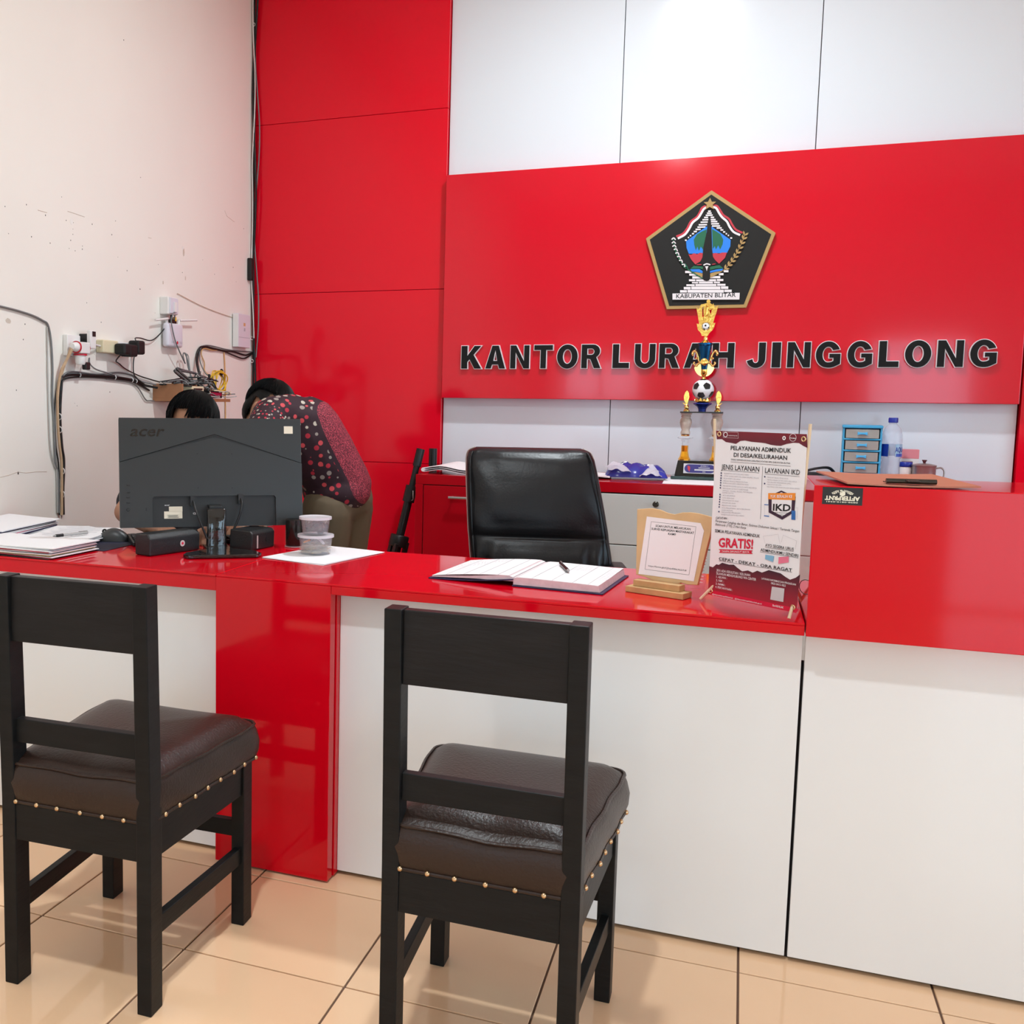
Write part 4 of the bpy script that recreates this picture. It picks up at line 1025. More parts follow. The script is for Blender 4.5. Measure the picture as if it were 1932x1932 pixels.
part(ban, 'stick', MB().cyl((PW - 0.011, -0.010, 0.0045), (PW - 0.013, 0.0055, 0.04), 0.0036, n=10), 'dowel', 60)
part(ban, 'stick', MB().cyl((0.018, 0.006, 0.05), (-0.012, 0.0065, 0.438), 0.0034, n=10), 'dowel', 60)
part(ban, 'stick', MB().cyl((PW - 0.014, 0.006, 0.04), (PW + 0.002, 0.0065, 0.432), 0.0036, n=10), 'dowel', 60)
part(ban, 'rear_stick', MB().cyl((PW*0.5, 0.0075, 0.25), (PW*0.55, 0.17, 0.0045), 0.0036, n=10), 'dowel', 60)
part(ban, 'band', MB().torus((PW + 0.004, 0.02, 0.075), 0.016, 0.0009, 20, 6, axis='y'), 'black_cloth', 60)

# ------------------------------------------------------------------ wooden plaque with a printed notice
mat('mdf', (0.62, 0.40, 0.20), 0.55, vary=0.22, vscale=14, bump=0.1, bscale=40)
mat('mdf_dark', (0.50, 0.30, 0.13), 0.6, vary=0.35, vscale=30)
mat('notice_paper', (0.80, 0.74, 0.76), 0.55)
pl = thing('notice_stand', 'wooden book-shaped stand holding a white survey notice beside the ledger', 'stand', (-0.175, 2.635, DZ + 0.0005), R(-21.8))
part(pl, 'base_block', MB().box((0, 0.0, 0.0075), (0.152, 0.05, 0.015)), 'mdf_dark', None, 0.0015)
part(pl, 'upper_block', MB().box((-0.002, 0.006, 0.0228), (0.122, 0.032, 0.0155)), 'mdf_dark', None, 0.0012)
LT = Matrix.Translation((0.006, 0.026, 0.028)) @ Matrix.Rotation(R(-11), 4, 'X')
W0, W1, PH = 0.0815, 0.102, 0.176
out = [(-W0, 0.010), (-0.055, 0.006), (-0.04, 0.002), (-0.03, 0.0), (0.03, 0.0), (0.04, 0.004), (0.055, 0.002), (W0, 0.004)]
out += [(W1, PH - 0.004)] + [(W1 - (W1) * t, PH - 0.004 + 0.010 * math.sin(math.pi * t * 0.86) - 0.002*t) for t in (0.2, 0.4, 0.6, 0.8)] + [(0.0, PH - 0.004)]
out += [(-W1 * t, PH - 0.004 + 0.011 * math.sin(math.pi * (1 - t) * 0.9 + 0.25)*(t > 0.1) * min(1, t*2.2)) for t in (0.2, 0.4, 0.6, 0.8)] + [(-W1, PH + 0.001)]
part(pl, 'plaque', MB().prism(out, 0.0, 0.012, 'y', LT), 'mdf', None, 0.0015)
pw = [(-0.074, 0.012), (0.072, 0.012), (0.081, 0.138), (0.070, 0.156), (-0.072, 0.160)]
part(pl, 'notice', MB().prism(pw, -0.0012, -0.0004, 'y', LT), 'notice_paper')
m = MB()
def nline(a, b, t=0.0006):
    d = (Vector(b) - Vector(a)).normalized(); n = Vector((-d.y, d.x)) * t / 2
    m.add([tuple(LT @ Vector(q)) for q in ((a[0]+n.x, -0.0016, a[1]+n.y), (a[0]-n.x, -0.0016, a[1]-n.y), (b[0]-n.x, -0.0016, b[1]-n.y), (b[0]+n.x, -0.0016, b[1]+n.y))], [(0, 1, 2, 3)])
for a, b in (((-0.058, 0.026), (0.058, 0.026)), ((0.058, 0.026), (0.060, 0.146)), ((0.060, 0.146), (-0.058, 0.148)), ((-0.058, 0.148), (-0.058, 0.026))): nline(a, b)
ux = LT.to_3x3() @ Vector((1, 0, 0)); uz = LT.to_3x3() @ Vector((0, 0, 1))
for s, w, z, hh in (('SCAN UNTUK MELAKUKAN', 0.092, 0.136, 0.0055), ('SURVEI KEPUASAN MASYARAKAT', 0.112, 0.1275, 0.0055), ('KAMI!', 0.02, 0.119, 0.0055)):
    text_into(m, s, LT @ Vector((0.001, -0.0016, z)), ux, uz, w=w, h=hh, bold=0.015, align='c')
text_into(m, 'https://forms.gle/CJ2nJufRBsL4a2sYs8', LT @ Vector((0, -0.0016, 0.034)), ux, uz, w=0.10, h=0.004, align='c')
part(pl, 'notice_text', m, 'ink')
m = MB()
for k in range(14): m.torus((0, 0, 0), 0.005, 0.0012, 12, 6, LT @ Matrix.Translation((W0 + 0.001 + 0.0018*math.sin(k), 0.015, 0.012 + k * 0.0075)))
part(pl, 'cord', m, 'paper', 60)['kind'] = 'stuff'

# ------------------------------------------------------------------ open ledger with a pen
mat('page', (0.80, 0.79, 0.80), 0.65)
mat('page_edge', (0.62, 0.50, 0.52), 0.7, vary=0.2, vscale=60)
mat('cover_navy', (0.02, 0.02, 0.07), 0.4, vary=0.9, vscale=60)
mat('rule', (0.35, 0.35, 0.37), 0.7)
bk = thing('ledger', 'open white ledger book with handwritten columns on the red counter', 'book', (-0.515, 2.745, DZ + 0.0005), R(-5.5))
part(bk, 'cover', MB().box((0.115, 0, 0.0015), (0.232, 0.318, 0.003)), 'cover_navy', None, 0.0008)
part(bk, 'cover', MB().sheet(lambda u, v: (-0.231 + 0.232*u, -0.159 + 0.318*v, 0.003 + 0.016*u*u), 8, 3, 0.0028), 'cover_navy')
prf = [(0.0, 0.0045), (0.0, 0.021), (0.008, 0.024), (0.03, 0.0245), (0.12, 0.0235), (0.218, 0.021), (0.222, 0.0045)]
part(bk, 'page_block', MB().prism([(x, z - 0.0008) for x, z in prf], -0.152, 0.152, 'y'), 'page_edge', None, 0.0005)
prf2 = [(0.0, 0.012), (0.0, 0.022), (-0.012, 0.0265), (-0.04, 0.0245), (-0.12, 0.016), (-0.222, 0.0075), (-0.224, 0.0045), (-0.1, 0.0105)]
part(bk, 'page_block', MB().prism(prf2[::-1], -0.152, 0.152, 'y'), 'page_edge')
def rtop(u, v): 
    x = 0.001 + 0.217*u; z = 0.0245 - 0.0035*u*u - 0.003*math.exp(-u/0.03)
    return (x, -0.151 + 0.302*v, z + 0.004*max(0, u - 0.9)*10*(v > 0.5)*(v - 0.5))
def ltop(u, v):
    x = -0.001 - 0.222*u; z = 0.0275 - 0.006*u - 0.0135*u*u*0.95 - 0.004*math.exp(-u/0.03)
    return (x, -0.152 + 0.304*v, z)
part(bk, 'page', MB().sheet(lambda u, v: rtop(u, v), 16, 6, 0.0008), 'page', 60)
part(bk, 'page', MB().sheet(lambda u, v: ltop(u, v), 16, 6, 0.0008), 'page', 60)
m = MB()
for fn, us in ((rtop, (0.22, 0.46, 0.70, 0.88)), (ltop, (0.18, 0.40, 0.60, 0.82))):
    for u in us:
        pts = [fn(u, v/8) for v in range(9)]
        m.tube([(p[0], p[1], p[2] + 0.0003) for p in pts], 0.00035, 4)
part(bk, 'column_rule', m, 'rule')['kind'] = 'stuff'
m = MB(); rr = random.Random(3)
for fn, u0, u1, v0, v1 in ((ltop, 0.62, 0.80, 0.55, 0.95), (ltop, 0.84, 0.98, 0.45, 0.95), (rtop, 0.48, 0.68, 0.62, 0.92), (rtop, 0.90, 0.985, 0.25, 0.95), (ltop, 0.42, 0.58, 0.75, 0.95)):
    v = v1
    while v > v0:
        u = u0
        while u < u1:
            p = fn(min(u, 1), v); L_ = rr.uniform(0.004, 0.010)
            q = [(p[0] + L_ * t / 5 * (1 if fn is rtop else 1), p[1] + rr.uniform(-0.0012, 0.0012), p[2] + 0.0003) for t in range(6)]
            m.tube(q, 0.00016, 3); u += (L_ + 0.003) / 0.22
        v -= 0.034
part(bk, 'handwriting', m, 'print_grey')['kind'] = 'stuff'
mat('pen_black', (0.02, 0.018, 0.018), 0.25)
mat('pen_clear', (0.45, 0.43, 0.42), 0.15)
def pen(name, label, loc, rz, body):
    t = thing(name, label, 'pen', loc, rz)
    part(t, 'barrel', MB().cyl((-0.055, 0, 0.0052), (0.04, 0, 0.0052), 0.0048, n=12), body, 60)
    part(t, 'grip', MB().cyl((0.04, 0, 0.0052), (0.068, 0, 0.0052), 0.0054, 0.0048, 12), 'pen_black', 60)
    part(t, 'tip', MB().cyl((0.068, 0, 0.0052), (0.078, 0, 0.0052), 0.0045, 0.001, 10), 'steel', 60)
    part(t, 'clip', MB().box((-0.038, 0, 0.0112), (0.034, 0.003, 0.0012)), 'steel')
    return t
pen('pen', 'black ballpoint pen lying on the open ledger', (-0.432, 2.785, DZ + 0.0255), R(-72), 'pen_black')

# ------------------------------------------------------------------ clipboard and sticker on the raised box
mat('hardboard', (0.42, 0.18, 0.10), 0.35, vary=0.12, vscale=20)
cb = thing('clipboard', 'brown hardboard clipboard with black clip on top of the raised red box', 'clipboard', (0.318, 2.600, BZ + 0.0006), R(7))
def cbz(u, v): return 0.0045 + 0.005 * (2*u - 1)**2 * 0.6 + 0.004 * v
part(cb, 'board', MB().sheet(lambda u, v: ((u - 0.5)*0.252, (v - 0.5)*0.335, cbz(u, v)), 10, 6, 0.0032), 'hardboard', 60)
m = MB().cyl((-0.048, -0.150, 0.0125), (0.048, -0.150, 0.0125), 0.0055, n=10)
m.box((0, -0.138, 0.0095), (0.096, 0.026, 0.002))
cl = part(cb, 'clip', m, 'dark_metal', 50)
part(cl, 'clip_lever', MB().box((0, -0.162, 0.014), (0.024, 0.02, 0.003)), 'dark_metal', None, 0.001)
mat('sticker_black', (0.014, 0.014, 0.015), 0.4)
mat('sticker_cream', (0.80, 0.76, 0.62), 0.5)
sk = thing('sticker', 'black AFTERPRNT sticker stuck upside down on the red box corner', 'sticker', (0.2045, 2.4125, 1.0865))
part(sk, 'film', MB().box((0, -0.0003, 0), (0.077, 0.0005, 0.037)), 'sticker_black')
m = MB()
# upside down lettering: ux = -x, uz = -z
text_into(m, 'AFTERPRNT', (0.0335, -0.0008, -0.0005), (-1, 0, 0), (0, 0, -1), w=0.067, h=0.0085, bold=0.045)
text_into(m, '0898-0810-0341', (0.030, -0.0008, -0.0112), (-1, 0, 0), (0, 0, -1), w=0.060, h=0.003, bold=0.01)
tv, tf = text2d('sablon & kaos', 0.02); x0 = min(v[0] for v in tv); x1 = max(v[0] for v in tv)
vv = []
for v in tv:
    t = (v[0] - x0) / (x1 - x0) - 0.5; a = t * 1.35; rr_ = 0.034 - v[1] * 0.0085
    vv.append((-math.sin(a) * rr_, -0.0008, -0.0205 + math.cos(a) * rr_))
m.add(vv, tf)
m.prism([(0.006*math.cos(R(60*k + 30)), 0.0055 + 0.006*math.sin(R(60*k + 30))) for k in range(6)], -0.0008, -0.0006)
for s in (-1, 1): m.prism([(s*0.010, 0.006), (s*0.0135, 0.0075), (s*0.0128, 0.006), (s*0.018, 0.0045), (s*0.0138, 0.0035), (s*0.0142, 0.005)][::s], -0.0008, -0.0006)
part(sk, 'print', m, 'sticker_cream')

# ------------------------------------------------------------------ monitor seen from the back
mat('mon_grey', (0.022, 0.022, 0.021), 0.33, spec=0.45, bump=0.06, bscale=500)
mat('mon_dark', (0.012, 0.012, 0.012), 0.45)
mat('mon_black', (0.006, 0.006, 0.006), 0.6)
mat('mon_logo', (0.010, 0.008, 0.008), 0.08, spec=0.8)
mat('mon_label', (0.72, 0.66, 0.52), 0.6)
mat('film_black', (0.009, 0.009, 0.009), 0.10, coat=0.6, bump=0.35, bscale=26)
mat('screen', (0.05, 0.06, 0.08), 0.2)
mat('cable_black', (0.010, 0.010, 0.010), 0.45)
MW, MH, TL_ = 0.58, 0.344, R(7.5)
mon = thing('computer_monitor', 'dark grey acer monitor seen from behind on the counter', 'monitor', (-1.558, 2.880, DZ + 0.0005), R(36.26))
MT = Matrix.Translation((0, 0, 1.043 - DZ)) @ Matrix.Rotation(-TL_, 4, 'X')
hm = homog([(223,789),(568,790),(571,990),(228,996)], [(-MW/2, MH/2), (MW/2, MH/2), (MW/2, -MH/2), (-MW/2, -MH/2)])
rcx0, rcx1, rcz = hm((288,960))[0], hm((520,955))[0], hm((400,936))[1]
chL, chA, chR = hm((228,873)), hm((404,820)), hm((569,874))
sh = part(mon, 'back_shell', MB().box((0, 0.0185, 0), (MW, 0.021, MH), MT), 'mon_grey', None, 0.003)
part(mon, 'screen', MB().box((0, 0.0295, 0.004), (MW - 0.02, 0.001, MH - 0.03), MT), 'screen')
# upper plate (above the chevron) and raised lower plate with a cut-out for the sockets
part(mon, 'upper_plate', MB().prism([(-MW/2, MH/2), (-MW/2, chL[1]), (chA[0], chA[1]), (MW/2, chR[1]), (MW/2, MH/2)][::-1], 0.002, 0.008, 'y', MT), 'mon_grey', None, 0.0012)
lo = [(-MW/2, chL[1] - 0.001), (-MW/2, -MH/2), (rcx0, -MH/2), (rcx0, rcz - 0.006), (rcx0 + 0.006, rcz), (rcx1 - 0.006, rcz), (rcx1, rcz - 0.006), (rcx1, -MH/2), (MW/2, -MH/2), (MW/2, chR[1] - 0.001), (chA[0], chA[1] - 0.009)]
vs, fs = curve_mesh([lo], 0.006)
part(mon, 'lower_plate', MB().add([(v[0], 0.002 + v[2], v[1]) for v in vs], fs, MT), 'mon_grey')
part(mon, 'socket_recess', MB().box(((rcx0 + rcx1)/2, 0.0072, (rcz - MH/2)/2), (rcx1 - rcx0, 0.0014, rcz + MH/2), MT), 'mon_dark')
m = MB()
for a, b in ((chL, chA), (chR, chA)):
    a = Vector(a); b = Vector(b); st_ = a + (b - a) * 0.24
    m.prism([(st_.x, st_.y - 0.0005), (b.x, b.y - 0.0005), (b.x, b.y - 0.011), (st_.x, st_.y - 0.004)][:: (1 if a.x < b.x else -1)], 0.0004, 0.0012, 'y', MT)
part(mon, 'vent_slot', m, 'mon_black')
m = MB()
for a, b in ((chL, chA), (chR, chA)):
    a = Vector(a); b = Vector(b)
    for k in range(46):
        t = 0.30 + 0.69 * k / 46; q = a + (b - a) * t; hh = 0.0055 * (t - 0.2)
        m.box((q.x, -0.0002, q.y - 0.0045 - hh/2), (0.0012, 0.0012, hh), MT)
part(mon, 'vent_ribs', m, 'mon_grey')['kind'] = 'stuff'
m = MB(); a = hm((245,824)); b = hm((310,823))
text_into(m, 'acer', MT @ Vector((a[0], 0.0013, a[1])), MT.to_3x3() @ Vector((1, 0, 0)), MT.to_3x3() @ Vector((0, 0, 1)), w=b[0]-a[0], h=0.0345, bold=0.012, shear=0.25)
part(mon, 'logo', m, 'mon_logo')
def mbx(name, p0, p1, y, d, mt, bev=0.0):
    a, b = hm(p0), hm(p1)
    return part(mon, name, MB().box(((a[0]+b[0])/2, y, (a[1]+b[1])/2), (abs(b[0]-a[0]), d, abs(b[1]-a[1])), MT), mt, None, bev)
mbx('paper_label', (536,804), (553,818), 0.0016, 0.0008, 'mon_label')
mbx('rating_label', (310,965), (344.5,978), 0.006, 0.0008, 'mon_label'); mbx('rating_label', (319,956), (344.5,965), 0.006, 0.0008, 'mon_label')
m = MB()
for s, p0, w, hh in (('acer', (311,954.5), 0.016, 0.0045), ('CE', (364.5,970.5), 0.010, 0.006)):
    a = hm(p0); text_into(m, s, MT @ Vector((a[0], 0.0058, a[1])), MT.to_3x3() @ Vector((1, 0, 0)), MT.to_3x3() @ Vector((0, 0, 1)), w=w, h=hh, bold=0.01)
part(mon, 'rating_text', m, 'paper')
m = MB()
for k in range(5):
    a = hm((313 + k*0.4, 972 + k*1.2)); m.box((a[0] + 0.022, 0.0054, a[1]), (0.036 - 0.004*(k % 3), 0.0004, 0.0008), MT)
part(mon, 'label_print', m, 'ink')['kind'] = 'stuff'
for q in ((371,857),(436,857),(373,921),(437,921)):
    a = hm(q); part(mon, 'mount_hole', MB().lathe([(0.0022, 0.0), (0.0022, 0.001)], 10, MT @ Matrix.Translation((a[0], -0.0038, a[1])) @ Matrix.Rotation(R(90), 4, 'X')), 'mon_black')
for y in (916, 929.5, 939, 949):
    a = hm((242.5, y)); part(mon, 'button', MB().box((a[0], -0.0048, a[1]), (0.011, 0.0024, 0.0042), MT), 'mon_dark', None, 0.0008)
a = hm((242.5, 962)); part(mon, 'joystick', MB().lathe([(0.005, 0), (0.0045, 0.004)], 14, MT @ Matrix.Translation((a[0], -0.004, a[1])) @ Matrix.Rotation(R(90), 4, 'X')), 'mon_dark', 40)
mbx('security_slot', (275,958.5), (277.5,964), -0.0042, 0.0006, 'mon_black')
nk = MB(); NX, NY = 0.005, -0.052
def nring(z, w, d, y=0.0): return [(NX + w/2*math.cos(2*math.pi*i/20)*1.0, NY + y + d/2*math.sin(2*math.pi*i/20), z) for i in range(20)]
def sqring(z, w, d, y=0.0):
    o_ = []
    for i in range(20):
        t = 2*math.pi*i/20; c, s_ = math.cos(t), math.sin(t); e = 0.45
        o_.append((NX + w/2*math.copysign(abs(c)**e, c), NY + y + d/2*math.copysign(abs(s_)**e, s_), z))
    return o_
part(mon, 'neck', MB().loft([sqring(0.012, 0.064, 0.034), sqring(0.06, 0.060, 0.032), sqring(0.125, 0.060, 0.032), sqring(0.128, 0.052, 0.026)]), 'film_black', 50)
part(mon, 'neck_bracket', MB().box((NX, -0.022, 0.128), (0.044, 0.05, 0.016)), 'mon_dark', None, 0.003)
bp = [(-0.118, -0.225), (-0.105, -0.252), (0.098, -0.262), (0.116, -0.235), (0.108, -0.185), (0.045, -0.125), (0.045, -0.022), (-0.035, -0.022), (-0.035, -0.125), (-0.105, -0.185)]
part(mon, 'base', MB().prism(bp, 0.0005, 0.0115, 'z'), 'film_black', None, 0.003)
for pts in ([(0.305 - 0.37, 0.004, -0.085), (-0.062, -0.022, -0.11), (-0.05, -0.035, -0.15), (-0.026, -0.028, -0.21)], [(0.087, 0.004, -0.08), (0.088, -0.02, -0.105), (0.075, -0.02, -0.15), (0.048, -0.012, -0.21)]):
    c = MB().box((pts[0][0], -0.006, pts[0][2] - 0.006), (0.016, 0.018, 0.030), MT)
    c.tube(crom([tuple(MT @ Vector((p[0], p[1] - 0.01, p[2]))) for p in pts], 6), 0.0036, 8)
    part(mon, 'cable', c, 'cable_black', 50)

# ------------------------------------------------------------------ loudspeakers, keyboard, mouse
mat('spk', (0.012, 0.012, 0.0125), 0.42, bump=0.2, bscale=220)
mat('spk_mark', (0.55, 0.48, 0.46), 0.5)
s1 = thing('loudspeaker', 'black box loudspeaker with round pale sticker left of the monitor foot', 'loudspeaker', (-1.622, 2.7125, DZ + 0.0005), R(71.6), 'desk loudspeakers')
part(s1, 'cabinet', MB().loft([[(x, -0.034, 0.0), (x, 0.034, 0.0), (x, 0.034, 0.064), (x, -0.022, 0.066), (x, -0.036, 0.052)] for x in (-0.1, 0.1)]), 'spk', None, 0.004)
part(s1, 'sticker', MB().lathe([(0.0095, 0), (0.0095, 0.0005)], 24, Matrix.Translation((0.028, -0.0356, 0.028)) @ Matrix.Rotation(R(90), 4, 'X')), 'spk_mark')
part(s1, 'sticker_mark', MB().lathe([(0.004, 0), (0.004, 0.0004)], 16, Matrix.Translation((0.028, -0.0362, 0.028)) @ Matrix.Rotation(R(90), 4, 'X')), 'print_red')
s2 = thing('loudspeaker', 'black box loudspeaker with pale vertical strip right of the monitor foot', 'loudspeaker', (-1.434, 2.912, DZ + 0.0005), R(-9), 'desk loudspeakers')
part(s2, 'cabinet', MB().loft([[(-0.044, y, 0.0), (0.044, y, 0.0), (0.046, y, 0.052), (0.036, y, 0.062), (-0.040, y, 0.064)] for y in (-0.062, 0.062)]), 'spk', None, 0.004)
part(s2, 'strip', MB().box((0.0465, -0.035, 0.026), (0.002, 0.005, 0.04)), 'spk_mark')
part(s2, 'badge', MB().lathe([(0.008, 0), (0.008, 0.0008)], 20, Matrix.Translation((0.0458, 0.02, 0.03)) @ Matrix.Rotation(R(90), 4, 'Y')), 'mon_dark')
kb = thing('keyboard', 'black keyboard lying behind the monitor on the counter', 'keyboard', (-1.665, 2.945, DZ + 0.0012), R(41))
part(kb, 'case', MB().prism([(-0.065, 0.0), (0.075, 0.0), (0.075, 0.024), (-0.065, 0.012)], -0.205, 0.205, 'x'), 'mon_dark', None, 0.003)
kmesh = MB().box((0, 0, 0), (0.0155, 0.0155, 0.006)).mesh('key', 'spk', None, 0.0015, 1)
for r_ in range(5):
    for c_ in range(20):
        o = link('key', kmesh, kb); y = -0.048 + r_ * 0.0215
        o.location = (-0.19 + c_ * 0.02, y, 0.0155 + (y + 0.065) / 0.14 * 0.012); o.rotation_euler = (R(4.9), 0, 0)
mat('mouse_grey', (0.035, 0.036, 0.037), 0.38)
mo = thing('computer_mouse', 'dark grey wired mouse on the navy mat beside the papers', 'mouse', (-1.905, 2.845, DZ + 0.0022), R(205))
def shell(u, v):
    a = math.pi * v; x = (u - 0.5) * 0.105; e = max(0.0, 1 - (2*u - 1)**2) ** 0.42
    w = 0.031 * e * (1 - 0.12 * math.sin(math.pi * u)); h_ = 0.036 * e * (0.82 + 0.35 * math.sin(math.pi * (0.85 - 0.7*u)) ** 2)
    return (x, -w * math.cos(a), h_ * math.sin(a))
body = part(mo, 'body', MB().loft([[shell(0.004 + 0.992*i/18, j/12) for j in range(13)] for i in range(19)]), 'mouse_grey', 60)
part(mo, 'wheel', MB().torus((0.03, 0, 0.030), 0.006, 0.0028, 16, 8, axis='y'), 'mon_black', 60)
part(mo, 'cable', MB().tube(crom([(0.052, 0, 0.008), (0.075, 0.0, 0.006), (0.090, 0.03, 0.004), (0.10, 0.08, 0.003), (0.045, 0.16, 0.003), (0.02, 0.20, 0.003)], 8), 0.0017, 6), 'cable_black', 60)
mat('navy_mat', (0.012, 0.014, 0.035), 0.7)
solo('desk_mat', MB().box((0, 0, 0.0007), (0.50, 0.37, 0.0014)), 'navy_mat', 'thin navy mat under the papers and mouse', 'mat', (-2.055, 2.82, DZ + 0.0001), R(1), bevel=0.0004)

# ------------------------------------------------------------------ two stacked tubs on loose sheets
mat('pp_clear', (0.75, 0.74, 0.78), 0.12, alpha=0.17)
mat('pp_lid', (0.78, 0.76, 0.80), 0.3, alpha=0.75)
mat('clip_metal', (0.70, 0.62, 0.48), 0.25, metal=1.0)
mat('clip_black', (0.015, 0.014, 0.02), 0.35)
paper_stack('paper_sheets', 'few white sheets under the clear plastic tubs', 'paper', (-1.165, 2.868, DZ + 0.0006), R(-14), 0.225, 0.325, 3, th=0.0005)
def tub(name, label, loc, rb, rt, h, kind):
    t = thing(name, label, 'tub', loc, 0, 'clear tubs of stationery')
    part(t, 'cup', MB().lathe([(rb - 0.002, 0.0), (rb, 0.002), (rt, h), (rt - 0.0009, h), (rb - 0.0012, 0.0032), (0.003, 0.0032)], 40), 'pp_clear', 40)
    part(t, 'lid', MB().lathe([(rt + 0.001, h - 0.006), (rt + 0.0045, h - 0.006), (rt + 0.0045, h + 0.0015), (rt + 0.0005, h + 0.002), (rt - 0.003, h + 0.0005), (0.002, h + 0.0005)], 40), 'pp_lid', 40)
    rr = random.Random(len(label)); m = MB()
    if kind == 'clips':
        for k in range(190):
            q = rb * 0.88 * math.sqrt(rr.random()); a = rr.random() * 6.28; z = 0.006 + rr.random() * h * 0.44
            T = Matrix.Translation((q*math.cos(a), q*math.sin(a), z)) @ Matrix.Rotation(rr.random()*6.28, 4, 'Z') @ Matrix.Rotation(rr.uniform(-0.9, 0.9), 4, 'X')
            m.tube([tuple(T @ Vector(p)) for p in ((-0.012, -0.003, 0), (0.011, -0.003, 0), (0.013, 0, 0), (0.011, 0.003, 0), (-0.008, 0.003, 0), (-0.010, 0.001, 0), (-0.008, -0.001, 0), (0.007, -0.001, 0))], 0.00055, 4)
        part(t, 'paper_clips', m, 'clip_metal')['kind'] = 'stuff'
        part(t, 'note', MB().sheet(lambda u, v: (-0.022 + 0.05*u, -0.012 + 0.02*v, h*0.55 + 0.016*math.sin(math.pi*u)), 8, 2, 0.0006), 'paper', 60)
        part(t, 'red_cap', MB().cyl((-0.034, -0.012, h*0.58), (-0.012, -0.02, h*0.74), 0.003, n=8), 'print_orange')
    else:
        for k in range(26):
            q = rb * 0.82 * math.sqrt(rr.random()); a = rr.random() * 6.28; z = 0.010 + rr.random() * h * 0.5
            T = Matrix.Translation((q*math.cos(a), q*math.sin(a), z)) @ Matrix.Rotation(rr.random()*6.28, 4, 'Z') @ Matrix.Rotation(rr.uniform(-1, 1), 4, 'X')
            m.prism([(-0.007, -0.006), (0.007, -0.006), (0.0, 0.008)], -0.010, 0.010, 'x', T)
        part(t, 'binder_clips', m, 'clip_black')['kind'] = 'stuff'
        m = MB()
        for k in range(22):
            q = rb * 0.8 * math.sqrt(rr.random()); a = rr.random() * 6.28; z = 0.010 + rr.random() * h * 0.55
            T = Matrix.Translation((q*math.cos(a), q*math.sin(a), z)) @ Matrix.Rotation(rr.random()*6.28, 4, 'Z') @ Matrix.Rotation(rr.uniform(-1, 1), 4, 'X')
            m.tube([tuple(T @ Vector(p)) for p in ((-0.006, 0, 0), (-0.004, 0, 0.016), (0.004, 0, 0.016), (0.006, 0, 0))], 0.0007, 4)
        part(t, 'clip_wires', m, 'clip_metal')['kind'] = 'stuff'
    return t
tub('plastic_tub', 'clear plastic tub full of metal paper clips, the lower of two', (-1.197, 2.872, DZ + 0.0032), 0.046, 0.0515, 0.058, 'clips')
tub('plastic_tub', 'clear plastic tub of black binder clips stacked on the paper clip tub', (-1.199, 2.873, DZ + 0.0032 + 0.0605), 0.039, 0.0455, 0.052, 'binder')
# black tumbler and a jar with red contents
tb = thing('tumbler', 'glossy black tumbler standing behind the clear tubs', 'tumbler', (-1.322, 2.992, DZ + 0.0005))
part(tb, 'body', MB().lathe([(0.026, 0.004), (0.0275, 0.006), (0.0285, 0.088), (0.026, 0.09)], 28), 'black_gloss', 45)
part(tb, 'foot', MB().lathe([(0.028, 0.0), (0.031, 0.001), (0.031, 0.004), (0.026, 0.0045)], 28), 'glass', 45)
jb = thing('condiment_jar', 'small clear jar with red contents behind the right loudspeaker', 'jar', (-1.418, 3.0, DZ + 0.0005))
part(jb, 'glass', MB().lathe([(0.018, 0.0), (0.02, 0.002), (0.02, 0.055), (0.014, 0.063)], 24), 'pp_clear', 45)
part(jb, 'contents', MB().lathe([(0.017, 0.002), (0.018, 0.004), (0.018, 0.034)], 20), 'print_red', 45)
part(jb, 'lid', MB().lathe([(0.0155, 0.0635), (0.0165, 0.065), (0.0165, 0.075), (0.014, 0.077)], 24), 'pp_lid', 45)

# ------------------------------------------------------------------ papers at the left end
mat('cover_red', (0.35, 0.03, 0.05), 0.5)
f1 = thing('document_pile', 'thick pile of loose documents at the front left corner of the counter', 'papers', (-2.015, 2.545, DZ + 0.0005), R(-3))
rr = random.Random(11)
part(f1, 'folder', MB().box((-0.01, -0.002, 0.0012), (0.37, 0.225, 0.002)), 'black_cloth', None, 0.0006)
for k, (mt, dx) in enumerate((('cover_red', 0.0), ('paper', 0.008), ('kraft', -0.004), ('paper', 0.004), ('paper', -0.006), ('cover_red', 0.0), ('paper', 0.006), ('paper', 0.0), ('paper', -0.01), ('paper', 0.012))):
    M = Matrix.Translation((dx, rr.uniform(-0.004, 0.004), 0.0055 + k*0.003)) @ Matrix.Rotation(R(rr.uniform(-1.5, 1.5)), 4, 'Z')
    part(f1, 'sheet', MB().sheet(lambda u, v: ((u - 0.5)*0.35, (v - 0.5)*0.215, 0.0015*math.sin(4*u + k)), 8, 4, 0.0024, M), mt)
m = MB()
for k in range(7): m.box((-0.04 + 0.012*(k % 2), -0.08 + 0.022*k, 0.0362), (0.2, 0.0008, 0.0002))
f2 = thing('document_pile', 'printed sheets with a grey pen on them behind the thick document pile', 'papers', (-2.05, 2.815, DZ + 0.0018), R(10))
for k in range(6):
    M = Matrix.Translation((rr.uniform(-0.006, 0.006), rr.uniform(-0.006, 0.006), 0.004 + k*0.0032)) @ Matrix.Rotation(R(rr.uniform(-3, 3)), 4, 'Z')
    part(f2, 'sheet', MB().sheet(lambda u, v: ((u - 0.5)*0.235, (v - 0.5)*0.30, 0.002*math.sin(3*u + k) + 0.012*max(0, v - 0.6)*(u < 0.6)), 10, 8, 0.0026, M), 'paper' if k != 2 else 'print_pink', 60)
m = MB()
